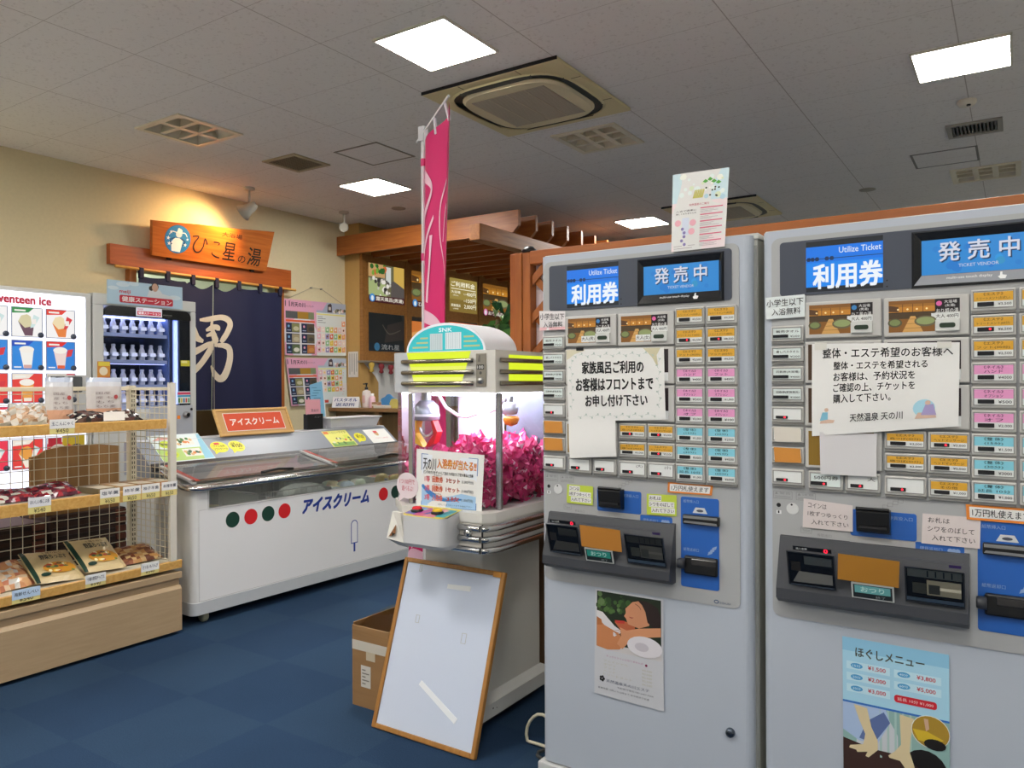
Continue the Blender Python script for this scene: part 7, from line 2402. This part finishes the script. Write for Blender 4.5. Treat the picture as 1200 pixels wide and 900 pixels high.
# garland, counter and what stands on it
b = MB()
b.tube([(0, 0, .05), (.6, 0, .02), (1.2, 0, .05)], .004, paint('#6a4a34', .6), 6)
garl = b.build('garland', None, (-5.90, 6.14, 1.54), PI / 2)
for k in range(8):
    q = MB()
    q.lathe([(.0001, 0), (.03, -.012), (.034, -.04), (.018, -.07), (.028, -.10), (.0001, -.115)], (.02 + .155 * k, 0, .045 - .025 * math.sin(PI * k / 7)), paint(['#c9a94a', '#8a2c34', '#8f3038', '#c2a040'][k % 4], .6), 8)
    q.build('tassel', garl)
tag(garl, 'row of red and yellow cloth tassels hanging under the menu board', 'garland')
t = thing('reception_counter', 'narrow brown wooden counter shelf behind the chest freezer', 'counter', (-6.2, 5.80, 0))
CT = wood('counter_wood', '#8a6844', '#9c7850', 0, 4)
b = MB(); b.box((0.005, 0, 1.055), (1.9, .25, 1.095), CT, .004); b.build('worktop', t)
b = MB(); b.box((.04, .08, 0), (1.85, .11, 1.055), wood('counter_front', '#6a5236', '#75603e', 2, 4)); b.build('front_board', t)
for x in (.66, 1.82):
    b = MB(); b.box((x, .02, 0), (x + .06, .08, 1.055), CT, .003); b.build('post', t)
b = MB()
b.add([(-.15, -.03, 0), (.15, -.03, 0), (.148, .0, .115), (-.148, .0, .115), (-.15, .05, 0), (.15, .05, 0)], [(0, 1, 2, 3), (3, 2, 5, 4), (0, 3, 4), (1, 5, 2)], paint('#e9e9ec', .5))
lnk = paint('#23418a', .5)
for s_, a0, a1, c0, c1 in (('バスタオル', .07, .93, .56, .88), ('返却所', .14, .86, .12, .44)):
    vs, fs, _ = text_mesh(s_, 0)
    for d in (-.0015, .0015):
        b.add([(-.148 + .296 * (a0 + (a1 - a0) * x) + d, -.0325 + .03 * (c0 + (c1 - c0) * z), .115 * (c0 + (c1 - c0) * z)) for x, z in vs], fs, lnk)
tag(b.build('tent_card', None, (-5.985, 5.86, 1.0952), R_(24)), 'white tent card with blue towel-return lettering on the brown counter', 'sign')
b = MB()
b.add([(-.07, -.02, 0), (.07, -.02, 0), (.07, .01, .065), (-.07, .01, .065), (-.07, .05, 0), (.07, .05, 0)], [(0, 1, 2, 3), (3, 2, 5, 4), (0, 3, 4), (1, 5, 2)], paint('#d9c9a8', .5))
b.add([(-.04, -.0115, .02), (.04, -.0115, .02), (.04, -.004, .036), (-.04, -.004, .036)], [(0, 1, 2, 3)], paint('#a89878', .5))
tag(b.build('name_card', None, (-6.145, 5.90, 1.0952), R_(40)), 'small cream tent card beside the towel-return card', 'sign')
t = thing('pump_bottle', 'white bottle with a black pump top on the brown counter', 'bottle', (-5.745, 5.92, 1.0952))
b = MB(); b.lathe([(.0001, 0), (.042, 0), (.045, .008), (.045, .16), (.038, .178), (.014, .185), (.014, .195), (.0001, .195)], (0, 0, 0), paint('#e9dedb', .3), 18); b.rect(-.02, .05, .02, .13, -.0455, paint('#e3b9b4', .4)); b.build('body', t)
b = MB(); b.lathe([(.018, .19), (.018, .215), (.008, .22), (.008, .245), (.016, .246), (.014, .26), (.0001, .262)], (0, 0, 0), BLACK, 14); b.tube([(0, 0, .252), (-.03, -.02, .25)], .006, BLACK, 6); b.build('pump', t)
t = thing('pink_bottle', 'small pink and white bottle next to the pump bottle on the counter', 'bottle', (-5.655, 5.91, 1.0952))
b = MB(); b.lathe([(.0001, 0), (.033, 0), (.035, .006), (.035, .10), (.022, .125), (.0001, .126)], (0, 0, 0), paint('#eec7d3', .3), 16); b.build('body', t)
b = MB(); b.lathe([(.02, .122), (.02, .15), (.0001, .152)], (0, 0, 0), paint('#f0f0f0', .3), 14); b.build('cap', t)
def cutout(pts, col, label, loc, name, ex=None):
    b = MB(); b.prism(pts, 0, .014, paint(col, .6))
    if ex: ex(b)
    tag(b.build(name, None, loc), label, 'ornament')
cl = [(-.10, 0), (.10, 0)] + [(.10 * math.cos(a) * (1 + .12 * math.sin(5 * a)), .06 + .075 * math.sin(a) * (1 + .12 * math.sin(5 * a))) for a in [PI * k / 16 for k in range(17)]]
cutout(cl, '#4f94cf', 'blue cloud-shaped cut-out standing on the counter behind the claw machine', (-5.49, 5.98, 1.0952), 'cloud_cutout')
cutout([(-.05, 0), (.05, 0), (.06, .05), (.04, .09), (0, .10), (-.04, .09), (-.06, .05)], '#cdbf6a', 'yellow-green rounded cut-out beside the blue cloud cut-out', (-5.37, 5.93, 1.0952), 'round_cutout')
b = MB(); b.box((-.04, -.03, 0), (.04, .03, .06), paint('#b08a6a', .5), .004); b.box((-.035, -.0305, .02), (.035, -.03, .04), paint('#d9cdb9', .5))
tag(b.build('small_box', None, (-5.585, 5.90, 1.0952)), 'small tan box beside the small pink bottle on the counter', 'box')
b = MB(); b.box((-.08, -.05, 0), (.08, .05, .03), paint('#dcd6cc', .4), .005); b.box((-.06, -.04, .0302), (.02, .04, .0312), paint('#cf7a6a', .5))
tag(b.build('soap_dish', None, (-5.47, 5.865, 1.0952)), 'low pale dish in front of the blue cloud cut-out', 'dish')
b = MB()
b.rect(0, 0, .15, .28, 0, paint('#e2ddd6', .7))
for k in range(4):
    b.rect(.022 + .034 * k, .06 if k % 2 else .03, .030 + .034 * k, .26, -.001, paint('#8a8680', .7))
tag(b.build('wall_notice', None, (-6.15, 6.055, 1.42)), 'white notice with vertical handwriting on the tan wall below the menu board', 'notice')

# ------------------------------------------------------------------ tall leafy plant beside the reception
t = thing('potted_plant', 'tall leafy potted plant between the menu board and the orange lattice post', 'plant', (-2.95, 4.30, 0))
b = MB(); b.lathe([(.0001, 0), (.13, 0), (.17, .26), (.18, .28), (.165, .28), (.155, .24), (.0001, .24)], (0, 0, 0), paint('#5a4638', .6), 20); b.build('pot', t)
b = MB(); b.tube([(0, 0, .2), (.01, .01, .8), (-.01, 0, 1.35), (.0, 0, 1.78)], .016, paint('#6a5a3a', .7), 7); b.tube([(.0, .01, 1.0), (.06, .03, 1.3), (.07, .04, 1.5)], .010, paint('#6a5a3a', .7), 6); b.build('stem', t)
rnd = random.Random(8)
GL = [paint('#3f6a34', .4), paint('#5a8a44', .4), paint('#2c5230', .4), paint('#88ab6a', .4)]
b = MB()
for k in range(70):
    base = Vector((rnd.uniform(-.03, .06), rnd.uniform(-.03, .05), rnd.uniform(1.25, 1.84)))
    a, el, L = rnd.uniform(0, 2 * PI), rnd.uniform(-.5, 1.1), rnd.uniform(.14, .26)
    d = Vector((math.cos(a) * math.cos(el), math.sin(a) * math.cos(el), math.sin(el)))
    s = d.cross(Vector((0, 0, 1))).normalized() * L * .14
    mid = base + d * L * .5 + Vector((0, 0, .01))
    tip = base + d * L - Vector((0, 0, L * .35))
    b.add([base, mid + s, tip, mid - s], [(0, 1, 2), (0, 2, 3)], GL[k % 4])
b.build('foliage', t)
